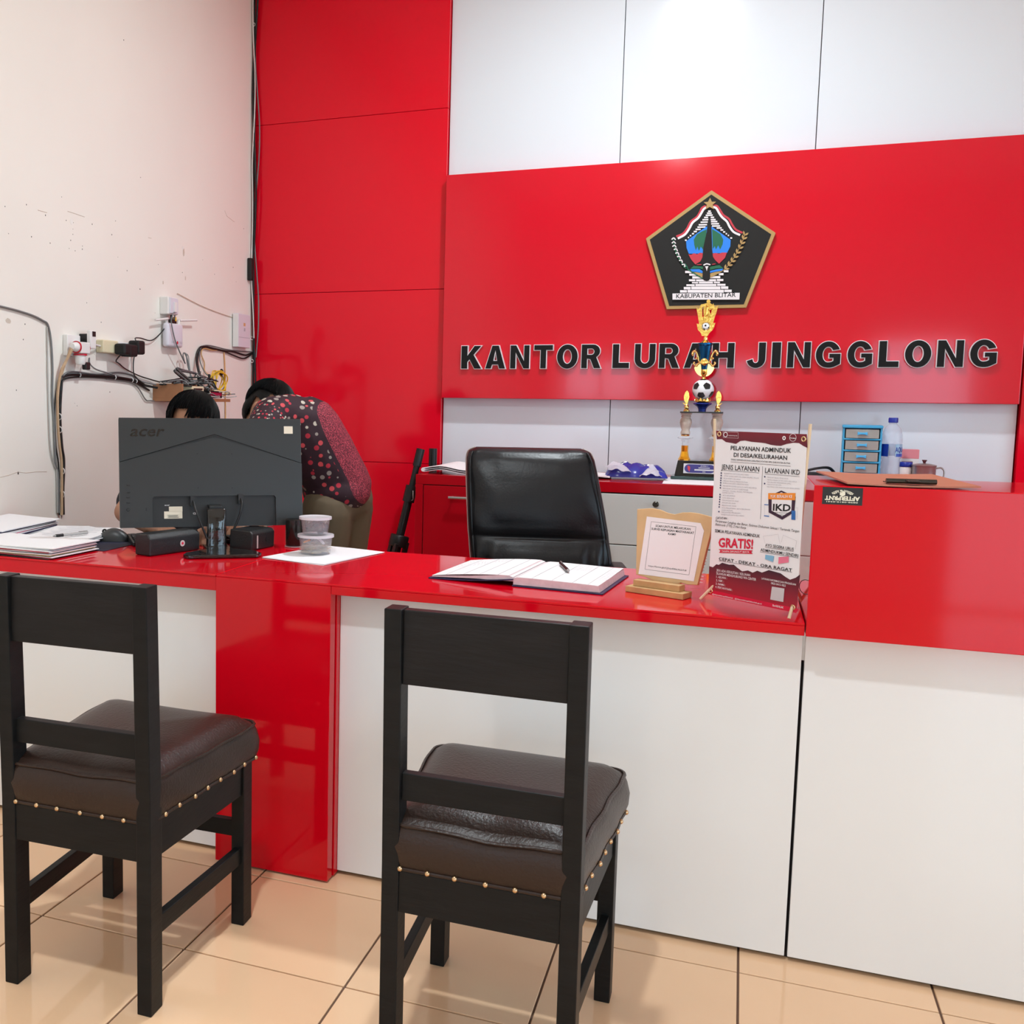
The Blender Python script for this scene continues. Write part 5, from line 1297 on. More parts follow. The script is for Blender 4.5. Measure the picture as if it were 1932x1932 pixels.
for k in range(16): m.box((-0.005 + 0.004*(k % 3), 0.125 - 0.0145*k, 0.0245 + (0.012*max(0, 0.9 - 0.048*k - 0.6))), (0.165 - 0.02*(k % 4), 0.0018, 0.0003))
part(f2, 'printed_lines', m, 'print_grey')['kind'] = 'stuff'
pen('pen', 'clear grey ballpoint pen on the printed sheets at the left', (-1.985, 2.735, DZ + 0.0268), R(-108), 'pen_clear')
f3 = thing('document_pile', 'curled documents against the cream wall at the far left of the counter', 'papers', (-2.315, 2.80, DZ + 0.0018), R(4))
for k in range(9):
    M = Matrix.Translation((rr.uniform(-0.005, 0.005), rr.uniform(-0.01, 0.01), 0.0045 + k*0.0045)) @ Matrix.Rotation(R(rr.uniform(-2.5, 2.5)), 4, 'Z')
    part(f3, 'sheet', MB().sheet(lambda u, v: ((u - 0.5)*0.215, (v - 0.5)*0.32, 0.004*math.sin(2.5*u + 0.3*k) + 0.008*v), 10, 6, 0.0034, M), ('paper', 'paper', 'cover_navy', 'paper', 'print_pink')[k % 5] if k < 8 else 'paper', 60)

# ------------------------------------------------------------------ black leather office chair
mat('leather', (0.007, 0.007, 0.008), 0.36, spec=0.38, bump=0.12, bscale=120)
mat('fabric_black', (0.009, 0.009, 0.010), 0.75)
mat('piping_pale', (0.45, 0.40, 0.37), 0.5)
oc = thing('office_chair', 'black leather high-back office chair behind the counter', 'chair', (-0.675, 3.66, 0), R(13))
def back_ring(z, w, yc, th, crown):
    o_ = []
    n = 36
    for i in range(n):
        t = 2*math.pi*i/n; c, s_ = math.cos(t), math.sin(t); e = 0.32
        x = w/2*math.copysign(abs(c)**e, c); y = math.copysign(abs(s_)**0.5, s_)*th/2
        y -= crown * (1 - (2*x/w)**2) * (1 if s_ < 0 else 0)
        o_.append((x*1.07 - 0.13*(z - 0.9), yc + y, z))
    return o_
prof = [(0.47, 0.43, -0.02, 0.10, 0.015), (0.55, 0.455, -0.005, 0.11, 0.022), (0.64, 0.465, 0.0, 0.12, 0.024), (0.74, 0.465, 0.012, 0.125, 0.022), (0.785, 0.462, 0.018, 0.118, 0.014), (0.80, 0.462, 0.020, 0.112, 0.006), (0.815, 0.462, 0.022, 0.118, 0.014), (0.88, 0.455, 0.032, 0.128, 0.02), (0.96, 0.445, 0.046, 0.128, 0.02), (1.03, 0.435, 0.058, 0.122, 0.017), (1.075, 0.425, 0.066, 0.11, 0.012), (1.10, 0.405, 0.070, 0.085, 0.006), (1.112, 0.36, 0.072, 0.045, 0.0)]
def ruched(rings):
    out_ = []
    for rg in rings:
        z = rg[0][2]
        out_.append([(x, y - (0.009*math.sin(x*105 + 4*math.sin(z*11)) * max(0, 1 - abs(z - 0.69)/0.10) if y < 0 and z < 0.79 else 0.003*math.sin((x + z*0.9)*38)*(y < 0.03 and z > 0.82)), z) for x, y, z in rg])
    return out_
# refine in height
pr2 = []
for a, b in zip(prof, prof[1:]):
    for k in range(3): pr2.append(tuple(a[i] + (b[i]-a[i])*k/3 for i in range(5)))
pr2.append(prof[-1])
n_ = 36
def back_ring_fine(z, w, yc, th, crown):
    o_ = []
    for i in range(96):
        t = 2*math.pi*i/96; c, s_ = math.cos(t), math.sin(t); e = 0.32
        x = w/2*math.copysign(abs(c)**e, c); y = math.copysign(abs(s_)**0.5, s_)*th/2
        if s_ < 0: y -= crown * (1 - (2*x/w)**2)
        o_.append((x*1.07 - 0.13*(z - 0.9), yc + y, z))
    return o_
part(oc, 'backrest', MB().loft(ruched([back_ring_fine(*q) for q in pr2])), 'leather', 70)
part(oc, 'back_shell', MB().loft([[(x*0.985, y*0.55 + 0.055 + q[2]*0.45, z) for x, y, z in back_ring(*q)] for q in prof]), 'fabric_black', 70)
for sgn in (-1, 1):
    pts = [(sgn*(q[1]/2*1.07 + 0.001) - 0.13*(q[0] - 0.9), q[2] + q[3]*0.30, q[0]) for q in prof]
    part(oc, 'piping', MB().tube(crom(pts, 3), 0.0035, 6), 'piping_pale', 60)
    pts = [(sgn*(q[1]/2*1.07 - 0.014) - 0.13*(q[0] - 0.9), q[2] - q[3]/2 - q[4]*0.1 + 0.002, q[0]) for q in prof[:-1]]
    part(oc, 'seam', MB().tube(crom(pts, 3), 0.0035, 6), 'leather', 60)
    arm = MB().tube(crom([(sgn*0.25, 0.03, 0.50), (sgn*0.285, 0.0, 0.60), (sgn*0.288, -0.05, 0.675), (sgn*0.285, -0.16, 0.69), (sgn*0.28, -0.24, 0.66), (sgn*0.26, -0.24, 0.48)], 5), 0.014, 8)
    a_ = part(oc, 'armrest', arm, 'mon_dark', 60)
    part(a_, 'arm_pad', MB().box((sgn*0.287, -0.12, 0.704), (0.055, 0.26, 0.028)), 'leather', 60, 0.012, bseg=3)
seat = MB().loft([[(x*1.0, y, z) for x, y, z in [(0.5*w*math.copysign(abs(math.cos(2*math.pi*i/40))**0.4, math.cos(2*math.pi*i/40)), -0.19 + 0.5*d_*math.copysign(abs(math.sin(2*math.pi*i/40))**0.4, math.sin(2*math.pi*i/40)), zz) for i in range(40)]] for w, d_, zz in ((0.44, 0.42, 0.40), (0.50, 0.48, 0.42), (0.52, 0.50, 0.46), (0.50, 0.48, 0.50), (0.42, 0.40, 0.515), (0.2, 0.2, 0.52))])
part(oc, 'seat', seat, 'leather', 70)
part(oc, 'gas_column', MB().lathe([(0.03, 0.07), (0.03, 0.25), (0.02, 0.25), (0.02, 0.40)], 20, Matrix.Translation((0, -0.17, 0))), 'mon_dark', 40)
for k in range(5):
    a = 2*math.pi*k/5 + 0.3; e_ = (0.29*math.cos(a), -0.17 + 0.29*math.sin(a))
    f_ = part(oc, 'foot', MB().tube([(0, -0.17, 0.11), (e_[0], e_[1], 0.075)], [0.026, 0.016], 8), 'mon_dark', 50)
    part(f_, 'caster', MB().torus((e_[0], e_[1], 0.0285), 0.018, 0.0105, 16, 8, Matrix.Identity(4), axis='x'), 'mon_black', 60)
# ------------------------------------------------------------------ people
mat('skin', (0.40, 0.20, 0.12), 0.5, spec=0.35, vary=0.06, vscale=20)
mat('hair', (0.004, 0.0035, 0.0035), 0.5, spec=0.22)
mat('eye_white', (0.75, 0.72, 0.68), 0.3)
mat('eye_dark', (0.02, 0.012, 0.01), 0.2)
mat('lips', (0.32, 0.11, 0.09), 0.45)
mat('trouser', (0.125, 0.088, 0.050), 0.75, vary=0.10, vscale=8, bump=0.15, bscale=12)
mat('jeans', (0.03, 0.035, 0.05), 0.8)
mat('shoe', (0.015, 0.014, 0.013), 0.4)

def batik(name, band=None, scale=35.0):
    m = mat(name, (0.03, 0.006, 0.012), 0.75)
    nt = m.node_tree; N, L = nt.nodes.new, nt.links.new
    tc = N('ShaderNodeTexCoord')
    def vor(scale, rnd=0.25):
        v = N('ShaderNodeTexVoronoi'); v.inputs['Scale'].default_value = scale; v.inputs['Randomness'].default_value = rnd
        L(tc.outputs['Object'], v.inputs['Vector']); return v
    def less(sock, t, w=0.03):
        r_ = N('ShaderNodeMapRange'); r_.inputs['From Min'].default_value = t + w; r_.inputs['From Max'].default_value = t
        L(sock, r_.inputs['Value']); return r_.outputs['Result']
    def mixc(f, a, b):
        x = N('ShaderNodeMix'); x.data_type = 'RGBA'; L(f, x.inputs['Factor'])
        for s, q in (('A', a), ('B', b)):
            if isinstance(q, tuple): x.inputs[s].default_value = (*q, 1)
            else: L(q, x.inputs[s])
        return x.outputs['Result']
    v = vor(scale, 0.75)
    sp = N('ShaderNodeSeparateColor'); L(v.outputs['Color'], sp.inputs[0])
    ramp = N('ShaderNodeValToRGB'); ramp.color_ramp.interpolation = 'CONSTANT'
    el = ramp.color_ramp.elements; el[0].position = 0; el[0].color = (0.50, 0.44, 0.36, 1); el[1].position = 0.30; el[1].color = (0.42, 0.02, 0.04, 1)
    e = el.new(0.58); e.color = (0.30, 0.25, 0.22, 1); e = el.new(0.78); e.color = (0.55, 0.06, 0.07, 1)
    L(sp.outputs[0], ramp.inputs['Fac'])
    col = mixc(less(v.outputs['Distance'], 0.33), (0.025, 0.006, 0.012), ramp.outputs['Color'])
    if band:
        (nx, nz, c, hw) = band
        sx = N('ShaderNodeSeparateXYZ'); L(tc.outputs['Object'], sx.inputs[0])
        a = N('ShaderNodeMath'); a.operation = 'MULTIPLY'; a.inputs[1].default_value = nx; L(sx.outputs['X'], a.inputs[0])
        b = N('ShaderNodeMath'); b.operation = 'MULTIPLY_ADD'; b.inputs[1].default_value = nz; L(sx.outputs['Z'], b.inputs[0]); L(a.outputs[0], b.inputs[2])
        d = N('ShaderNodeMath'); d.operation = 'SUBTRACT'; d.inputs[1].default_value = c; L(b.outputs[0], d.inputs[0])
        ab = N('ShaderNodeMath'); ab.operation = 'ABSOLUTE'; L(d.outputs[0], ab.inputs[0])
        nz_ = N('ShaderNodeTexNoise'); nz_.inputs['Scale'].default_value = 240; L(tc.outputs['Object'], nz_.inputs['Vector'])
        r2 = N('ShaderNodeMapRange'); r2.inputs['From Min'].default_value = 0.48; r2.inputs['From Max'].default_value = 0.58; L(nz_.outputs['Fac'], r2.inputs['Value'])
        stripe = mixc(r2.outputs['Result'], (0.10, 0.008, 0.018), (0.42, 0.05, 0.075))
        edge = mixc(less(ab.outputs[0], hw + 0.012, 0.002), col, (0.025, 0.006, 0.012))
        col = mixc(less(ab.outputs[0], hw, 0.002), edge, stripe)
    L(col, nt.nodes['Principled BSDF'].inputs['Base Color'])
batik('batik_shirt', band=(0.94, 0.34, 0.392, 0.021))
batik('batik_small', scale=78.0)
mat('shirt_dark', (0.02, 0.02, 0.025), 0.8, vary=0.9, vscale=45)

def blob(parts, voxel, smooth_it=3, cuts=()):
    mb = MB()
    for q in parts:
        if q[0] == 'c':
            _, p0, p1, r0, r1 = q
            p0, p1 = Vector(p0), Vector(p1); d = (p1 - p0)
            n = 8; pts = [p0 + d * i / n for i in range(n + 1)]; rad = [r0 + (r1 - r0) * i / n for i in range(n + 1)]
            u = d.normalized()
            pre = [(p0 - u * r0 * math.sin(a), r0 * math.cos(a)) for a in (R(80), R(50), R(25))]
            post = [(p1 + u * r1 * math.sin(a), r1 * math.cos(a)) for a in (R(25), R(50), R(80))]
            mb.tube([a for a, _ in pre] + pts + [a for a, _ in post], [b for _, b in pre] + rad + [b for _, b in post], 16)
        elif q[0] == 's':
            _, c, r_ = q[:3]; M = Matrix.Translation(c)
            if len(q) > 3: M = M @ q[3]
            mb.sph((0, 0, 0), r_, 20, 12, M)
        elif q[0] == 'b':
            mb.box(q[1], q[2], q[3] if len(q) > 3 else None)
    me = mb.mesh('blob', None)
    o = bpy.data.objects.new('tmp_blob', me); COL.objects.link(o)
    md = o.modifiers.new('r', 'REMESH'); md.mode = 'VOXEL'; md.voxel_size = voxel; md.use_smooth_shade = True
    sm = o.modifiers.new('s', 'SMOOTH'); sm.iterations = smooth_it; sm.factor = 0.5
    dg = bpy.context.evaluated_depsgraph_get()
    out = bpy.data.meshes.new_from_object(o.evaluated_get(dg))
    bpy.data.objects.remove(o); bpy.data.meshes.remove(me)
    for p in out.polygons: p.use_smooth = True
    return out
def bpart(parent, name, parts, m, voxel=0.008, it=3, label=None):
    me = blob(parts, voxel, it); me.name = name; me.materials.clear(); me.materials.append(MATS[m])
    return link(name, me, parent, label)

def frame(fwd, up=(0, 0, 1)):
    f = Vector(fwd).normalized(); u = Vector(up); s_ = f.cross(u).normalized(); u = s_.cross(f).normalized()
    return Matrix(((s_.x, f.x, u.x), (s_.y, f.y, u.y), (s_.z, f.z, u.z))).to_4x4()   # local x = right, y = forward, z = up
def head_parts(c, F, k=1.0):
    T = lambda x, y, z: tuple(Vector(c) + F.to_3x3() @ Vector((x*k, y*k, z*k)))
    P = [('s', T(0, -0.012, 0.025), (0.074*k, 0.094*k, 0.088*k), F), ('s', T(0, 0.025, -0.03), (0.060*k, 0.066*k, 0.078*k), F),
         ('s', T(0, 0.052, -0.082), (0.034*k, 0.032*k, 0.026*k), F), ('c', T(0, -0.02, -0.05), T(0, -0.045, -0.17), 0.054*k, 0.056*k),
         ('c', T(0, 0.092, 0.012), T(0, 0.106, -0.026), 0.008*k, 0.013*k), ('s', T(0, 0.098, -0.032), (0.017*k, 0.013*k, 0.009*k), F),
         ('s', T(0.036, 0.072, -0.018), (0.022*k, 0.016*k, 0.018*k), F), ('s', T(-0.036, 0.072, -0.018), (0.022*k, 0.016*k, 0.018*k), F),
         ('c', T(-0.04, 0.080, 0.032), T(0.04, 0.080, 0.032), 0.010*k, 0.010*k), ('s', T(0, 0.082, -0.057), (0.024*k, 0.013*k, 0.011*k), F)]
    for s in (-1, 1):
        P.append(('s', T(s*0.078, -0.012, -0.005), (0.010*k, 0.018*k, 0.031*k), F))
        P.append(('s', T(s*0.082, -0.020, 0.006), (0.009*k, 0.012*k, 0.022*k), F))
    return P
def face_bits(parent, c, F):
    T = lambda x, y, z: tuple(Vector(c) + F.to_3x3() @ Vector((x, y, z)))
    for s in (-1, 1):
        e = part(parent, 'eye', MB().sph((0, 0, 0), (0.013, 0.008, 0.007), 14, 10, Matrix.Translation(T(s*0.031, 0.085, 0.012)) @ F), 'eye_white', 60)
        part(e, 'iris', MB().sph((0, 0, 0), (0.0055, 0.003, 0.0055), 12, 8, Matrix.Translation(T(s*0.031, 0.0915, 0.011)) @ F), 'eye_dark', 60)
        part(parent, 'eyebrow', MB().tube(crom([T(s*0.013, 0.094, 0.030), T(s*0.032, 0.092, 0.037), T(s*0.052, 0.079, 0.031)], 4), 0.004, 6), 'hair', 60)
    part(parent, 'mouth', MB().tube(crom([T(-0.024, 0.084, -0.056), T(-0.008, 0.0955, -0.0535), T(0, 0.0965, -0.055), T(0.008, 0.0955, -0.0535), T(0.024, 0.084, -0.056)], 4), [0.001] + [0.004]*15 + [0.001], 8), 'lips', 60)
def hand_parts(w, d, nrm, thumb):
    # w wrist, d direction of fingers, nrm palm-down normal, thumb = +-1 side
    w = Vector(w); d = Vector(d).normalized(); n = Vector(nrm).normalized(); s_ = d.cross(n).normalized() * thumb
    P = [('c', w, w + d*0.03, 0.024, 0.022)]
    for k, off in enumerate((-0.026, -0.009, 0.009, 0.026)):
        P.append(('c', w + d*0.02 + s_*off*0.75, w + d*0.082 + s_*off, 0.0135, 0.0115))
    for off, L_ in ((-0.029, 0.060), (-0.010, 0.074), (0.010, 0.080), (0.029, 0.071)):
        b0 = w + d*0.085 + s_*off*1.05; b1 = b0 + (d*0.85 + n*0.35 + s_*off*1.5).normalized()*L_*0.5; b2 = b1 + (d*0.55 + n*0.8).normalized()*L_*0.45
        P += [('c', b0, b1, 0.0095, 0.0088), ('c', b1, b2, 0.0086, 0.0074)]
    t0 = w + d*0.025 + s_*0.028; t1 = t0 + (d*0.5 + s_*0.75 + n*0.25).normalized()*0.042; t2 = t1 + (d*0.85 + s_*0.25 + n*0.35).normalized()*0.03
    P += [('c', t0, t1, 0.0125, 0.0105), ('c', t1, t2, 0.0102, 0.0085)]
    return P

# ---- seated person behind the monitor
P0 = Vector((-1.92, 3.40, 0))
per = thing('person', 'person with short black hair in dark short sleeves seated behind the monitor', 'person', P0)
def q(x, y, z): return (x - P0.x, y - P0.y, z)
hc = q(-1.893, 3.345, 1.172); HF = frame((0.40, -0.85, -0.20))
shR, shL = q(-2.085, 3.42, 1.0), q(-1.74, 3.33, 1.0)
elR, elL = q(-2.045, 3.13, 0.868), q(-1.66, 3.16, 0.885)
wrR, wrL = q(-1.845, 2.975, 0.842), q(-1.60, 3.02, 0.852)
body = head_parts(hc, HF) + [
    ('c', q(-1.95, 3.47, 0.53), q(-1.93, 3.45, 0.78), 0.15, 0.14), ('c', q(-1.93, 3.45, 0.78), q(-1.92, 3.41, 0.95), 0.15, 0.13),
    ('c', shR, shL, 0.062, 0.062), ('c', q(-1.92, 3.41, 0.98), q(-1.91, 3.375, 1.09), 0.07, 0.055),
    ('c', shR, elR, 0.052, 0.042), ('c', elR, wrR, 0.041, 0.027), ('c', shL, elL, 0.052, 0.042), ('c', elL, wrL, 0.041, 0.027),
    ('c', q(-2.04, 3.47, 0.52), q(-1.98, 3.10, 0.53), 0.085, 0.062), ('c', q(-1.98, 3.10, 0.53), q(-1.99, 3.16, 0.10), 0.056, 0.038),
    ('c', q(-1.86, 3.46, 0.52), q(-1.78, 3.12, 0.53), 0.085, 0.062), ('c', q(-1.78, 3.12, 0.53), q(-1.77, 3.20, 0.10), 0.056, 0.038),
    ('c', q(-1.99, 3.18, 0.045), q(-1.97, 3.02, 0.035), 0.036, 0.03), ('c', q(-1.77, 3.22, 0.045), q(-1.74, 3.06, 0.035), 0.036, 0.03)]
body += hand_parts(wrR, (0.62, -0.25, -0.03), (0, 0, -1), 1) + hand_parts(wrL, (0.1, -0.6, -0.03), (0, 0, -1), -1)
bpart(per, 'body', body, 'skin', 0.0055, 4)
face_bits(per, hc, HF)
Hh_ = lambda x, y, z: tuple(Vector(hc) + HF.to_3x3() @ Vector((x, y, z)))
def trim_hair(o_, c, F):
    bm = bmesh.new(); bm.from_mesh(o_.data); Fi = F.to_3x3().inverted()
    dead = []
    for v in bm.verts:
        p_ = Fi @ (v.co - Vector(c))
        if (p_.y > 0.0 and p_.z < 0.078) or (p_.y > -0.042 and p_.z < 0.034): dead.append(v)
    bmesh.ops.delete(bm, geom=dead, context='VERTS'); bm.to_mesh(o_.data); bm.free()
def hair_strands(parent, c, F, rad, cen, n, seed, front, side, back, sweep=0.0, part_at=None):
    rr_ = random.Random(seed); m = MB(); F3 = F.to_3x3()
    ax = Vector((0, -0.42, 0.91)); ex = Vector((1, 0, 0)); ey = ax.cross(ex).normalized()      # ey points forward
    if ey.y < 0: ey = -ey
    for i in range(n):
        a = rr_.uniform(0, 2*math.pi)                       # 0 = front
        fr, sd = max(0, math.cos(a)), abs(math.sin(a)); bk_ = max(0, -math.cos(a))
        lim = (front*fr*fr + side*sd*sd + back*bk_*bk_) + rr_.uniform(-7, 5)
        if part_at is not None and abs(((a - part_at + math.pi) % (2*math.pi)) - math.pi) < 0.42: lim -= 26
        s0 = rr_.uniform(2, lim*0.72); s1 = min(lim, s0 + rr_.uniform(28, 60)); pts = []
        lift = rr_.uniform(0.0, 0.035)
        for k in range(6):
            t = k/5; pa = R(s0 + (s1 - s0)*t); az = a + sweep*t*fr + 0.12*math.sin(i)*t
            d_ = ax*math.cos(pa) + (ey*math.cos(az) + ex*math.sin(az))*math.sin(pa)
            g_ = 1.0 + lift + 0.03*t*rr_.random()
            pts.append(tuple(Vector(c) + F3 @ (Vector(cen) + Vector((d_.x*rad[0], d_.y*rad[1], d_.z*rad[2]))*g_)))
        m.tube(pts, [0.0026, 0.0030, 0.0030, 0.0028, 0.0020, 0.0007], 3)
    o_ = part(parent, 'hair_strands', m, 'hair', 80); o_['kind'] = 'stuff'
    return o_
hairp = [('s', Hh_(0, -0.022, 0.034), (0.086, 0.096, 0.088), HF), ('s', Hh_(0, -0.050, -0.02), (0.078, 0.062, 0.085), HF)]
rr = random.Random(5)
hr_ = bpart(per, 'hair', hairp, 'hair', 0.0045, 2)
trim_hair(hr_, hc, HF)
hair_strands(hr_, hc, HF, (0.094, 0.106, 0.097), (0, -0.018, 0.032), 2600, 4, 104, 98, 118, sweep=0.25, part_at=0.32)
bpart(per, 'shirt', [('c', q(-1.95, 3.47, 0.50), q(-1.93, 3.45, 0.78), 0.166, 0.158), ('c', q(-1.93, 3.45, 0.78), q(-1.92, 3.415, 0.95), 0.166, 0.142), ('c', shR, shL, 0.074, 0.074),
                     ('c', shR, tuple(Vector(shR).lerp(Vector(elR), 0.78)), 0.068, 0.064), ('c', shL, tuple(Vector(shL).lerp(Vector(elL), 0.78)), 0.068, 0.064), ('s', q(-1.915, 3.395, 1.035), (0.08, 0.075, 0.05))], 'shirt_dark', 0.009, 4)
bpart(per, 'trousers', [('c', q(-2.04, 3.47, 0.52), q(-1.98, 3.10, 0.53), 0.094, 0.074), ('c', q(-1.98, 3.10, 0.53), q(-1.99, 3.16, 0.11), 0.069, 0.055), ('c', q(-1.86, 3.46, 0.52), q(-1.78, 3.12, 0.53), 0.094, 0.074), ('c', q(-1.78, 3.12, 0.53), q(-1.77, 3.20, 0.11), 0.069, 0.055), ('c', q(-2.02, 3.50, 0.53), q(-1.88, 3.50, 0.53), 0.095, 0.095)], 'jeans', 0.01, 3)
for a, b in (((-1.99, 3.19), (-1.965, 3.0)), ((-1.77, 3.23), (-1.735, 3.04))):
    bpart(per, 'shoe', [('c', q(a[0], a[1], 0.048), q(b[0], b[1], 0.042), 0.045, 0.038), ('b', q((a[0]+b[0])/2, (a[1]+b[1])/2, 0.012), (0.075, 0.24, 0.02))], 'shoe', 0.008, 2)
ch = thing('stool', 'dark stool under the seated person behind the counter', 'stool', (-1.95, 3.50, 0))
part(ch, 'seat', MB().lathe([(0.17, 0.38), (0.19, 0.385), (0.19, 0.415), (0.16, 0.42)], 28), 'leather', 45)
for k in range(4):
    a = math.pi/4 + k*math.pi/2
    part(ch, 'leg', MB().cyl((0.12*math.cos(a), 0.12*math.sin(a), 0.38), (0.18*math.cos(a), 0.18*math.sin(a), 0.001), 0.013, n=10), 'mon_dark', 60)

# ---- person bending over beside the seated one
P1 = Vector((-1.42, 3.72, 0))
pb = thing('person', 'person in maroon batik shirt and olive trousers bending over beside the monitor', 'person', P1)
def w(x, y, z): return (x - P1.x, y - P1.y, z)
hc2 = w(-1.688, 3.575, 1.218); HF2 = frame((0.80, -0.25, -0.52), (0.4, 0.15, 0.9))
shN, shF = w(-1.630, 3.475, 1.212), w(-1.665, 3.71, 1.125)          # near and far shoulder
elN, elF = w(-1.635, 3.265, 1.03), w(-1.74, 3.64, 0.93)
wrN, wrF = w(-1.565, 3.085, 0.868), w(-1.66, 3.52, 0.84)
legs = [('c', w(-1.475, 3.66, 0.86), w(-1.535, 3.70, 0.47), 0.096, 0.066), ('c', w(-1.535, 3.70, 0.47), w(-1.50, 3.76, 0.09), 0.060, 0.042),
        ('c', w(-1.445, 3.79, 0.86), w(-1.50, 3.86, 0.47), 0.096, 0.066), ('c', w(-1.50, 3.86, 0.47), w(-1.45, 3.93, 0.09), 0.060, 0.042)]
torso = [('c', w(-1.46, 3.725, 0.90), w(-1.51, 3.675, 1.05), 0.100, 0.122), ('c', w(-1.50, 3.675, 1.05), w(-1.575, 3.61, 1.165), 0.128, 0.112), ('c', shN, shF, 0.062, 0.062)]
body = head_parts(hc2, HF2) + legs + torso + [('c', w(-1.60, 3.60, 1.19), w(-1.665, 3.585, 1.20), 0.062, 0.056),
    ('c', shN, elN, 0.050, 0.041), ('c', elN, wrN, 0.040, 0.027), ('c', shF, elF, 0.050, 0.041), ('c', elF, wrF, 0.040, 0.027),
    ('c', w(-1.50, 3.78, 0.045), w(-1.59, 3.62, 0.035), 0.036, 0.03), ('c', w(-1.45, 3.95, 0.045), w(-1.54, 3.80, 0.035), 0.036, 0.03)]
body += hand_parts(wrN, (0.1, -0.65, -0.45), (0, -0.4, -0.9), -1) + hand_parts(wrF, (-0.3, -0.6, -0.5), (0, -0.4, -0.9), 1)
bpart(pb, 'body', body, 'skin', 0.0055, 4)
face_bits(pb, hc2, HF2)
H2 = lambda x, y, z: tuple(Vector(hc2) + HF2.to_3x3() @ Vector((x, y, z)))
hp2 = [('s', H2(0, -0.030, 0.036), (0.083, 0.088, 0.086), HF2), ('s', H2(0, -0.055, -0.005), (0.076, 0.056, 0.080), HF2), ('s', H2(0, 0.005, 0.080), (0.060, 0.05, 0.030), HF2)]
hr_ = bpart(pb, 'hair', hp2, 'hair', 0.0045, 2)
trim_hair(hr_, hc2, HF2)
hair_strands(hr_, hc2, HF2, (0.088, 0.098, 0.094), (0, -0.024, 0.034), 2400, 9, 80, 60, 116)
gl = MB()
for s in (-1, 1):
    gl.torus((0, 0, 0), 0.021, 0.0016, 20, 6, Matrix.Translation(H2(s*0.032, 0.104, 0.006)) @ HF2, axis='y')
    gl.tube([H2(s*0.053, 0.102, 0.012), H2(s*0.083, 0.06, 0.014), H2(s*0.088, -0.012, 0.016)], 0.0022, 6)
gl.tube([H2(-0.012, 0.108, 0.008), H2(0.012, 0.108, 0.008)], 0.0016, 6)
part(pb, 'glasses', gl, 'mon_black', 60)
bpart(pb, 'shirt', [('c', w(-1.452, 3.725, 0.945), w(-1.512, 3.675, 1.05), 0.126, 0.142), ('c', w(-1.512, 3.675, 1.05), w(-1.552, 3.62, 1.155), 0.142, 0.138), ('c', shN, shF, 0.078, 0.078),
                    ('s', w(-1.548, 3.60, 1.205), (0.105, 0.12, 0.075)), ('s', w(-1.462, 3.71, 0.925), (0.135, 0.135, 0.095)), ('c', w(-1.60, 3.68, 1.14), w(-1.52, 3.69, 1.06), 0.120, 0.138),
                    ('c', w(-1.585, 3.56, 1.215), w(-1.61, 3.50, 1.22), 0.085, 0.075)], 'batik_shirt', 0.008, 4)
bpart(pb, 'sleeve', [('c', shN, tuple(Vector(shN).lerp(Vector(elN), 0.8)), 0.077, 0.068)], 'batik_small', 0.008, 3)
bpart(pb, 'sleeve', [('c', shF, tuple(Vector(shF).lerp(Vector(elF), 0.8)), 0.074, 0.068)], 'batik_small', 0.008, 3)
bpart(pb, 'trousers', [('c', w(-1.475, 3.66, 0.86), w(-1.535, 3.70, 0.47), 0.104, 0.084), ('c', w(-1.535, 3.70, 0.47), w(-1.50, 3.76, 0.12), 0.080, 0.066), ('c', w(-1.445, 3.79, 0.86), w(-1.50, 3.86, 0.47), 0.104, 0.084), ('c', w(-1.50, 3.86, 0.47), w(-1.45, 3.93, 0.12), 0.080, 0.066), ('c', w(-1.47, 3.68, 0.89), w(-1.44, 3.77, 0.89), 0.106, 0.106)], 'trouser', 0.009, 3)
for a, b in (((-1.50, 3.79), (-1.60, 3.61)), ((-1.45, 3.96), (-1.55, 3.79))):
    bpart(pb, 'shoe', [('c', w(a[0], a[1], 0.048), w(b[0], b[1], 0.042), 0.045, 0.038), ('c', w(a[0], a[1], 0.02), w(b[0], b[1], 0.018), 0.018, 0.016)], 'shoe', 0.008, 2)
# ------------------------------------------------------------------ wiring and devices on the cream wall
mat('pvc_white', (0.74, 0.72, 0.70), 0.4)
mat('pvc_cool', (0.66, 0.64, 0.70), 0.35)
mat('pvc_yellow', (0.70, 0.62, 0.42), 0.45)
mat('plug_red', (0.50, 0.01, 0.03), 0.4)
mat('cable_tan', (0.50, 0.33, 0.20), 0.6, vary=0.3, vscale=30)
mat('cable_grey', (0.18, 0.18, 0.18), 0.5)
mat('cable_light', (0.40, 0.39, 0.37), 0.5)
mat('cable_yellow', (0.75, 0.45, 0.02), 0.45)
mat('cable_orange', (0.62, 0.35, 0.14), 0.5)
mat('plywood', (0.36, 0.16, 0.075), 0.55, vary=0.3, vscale=9)
mat('led_blue', (0.1, 0.2, 1), 0.4, emit=(0.15, 0.3, 1.0), estr=6.0)
mat('modem_red', (0.35, 0.01, 0.05), 0.3)
WX = X0
def wp(y, z, d=0.006): return (WX + d, y, z)
def cable(name, label, pts, r, m, d=0.006, k=6, group='wall cables'):
    P = [wp(p[0], p[1], p[2] if len(p) > 2 else d) for p in pts]
    o0 = Vector(P[0])
    return solo(name, MB().tube(crom([Vector(p) - o0 for p in P], k), r, 6), m, label, 'cable', o0, 0, group, 60)
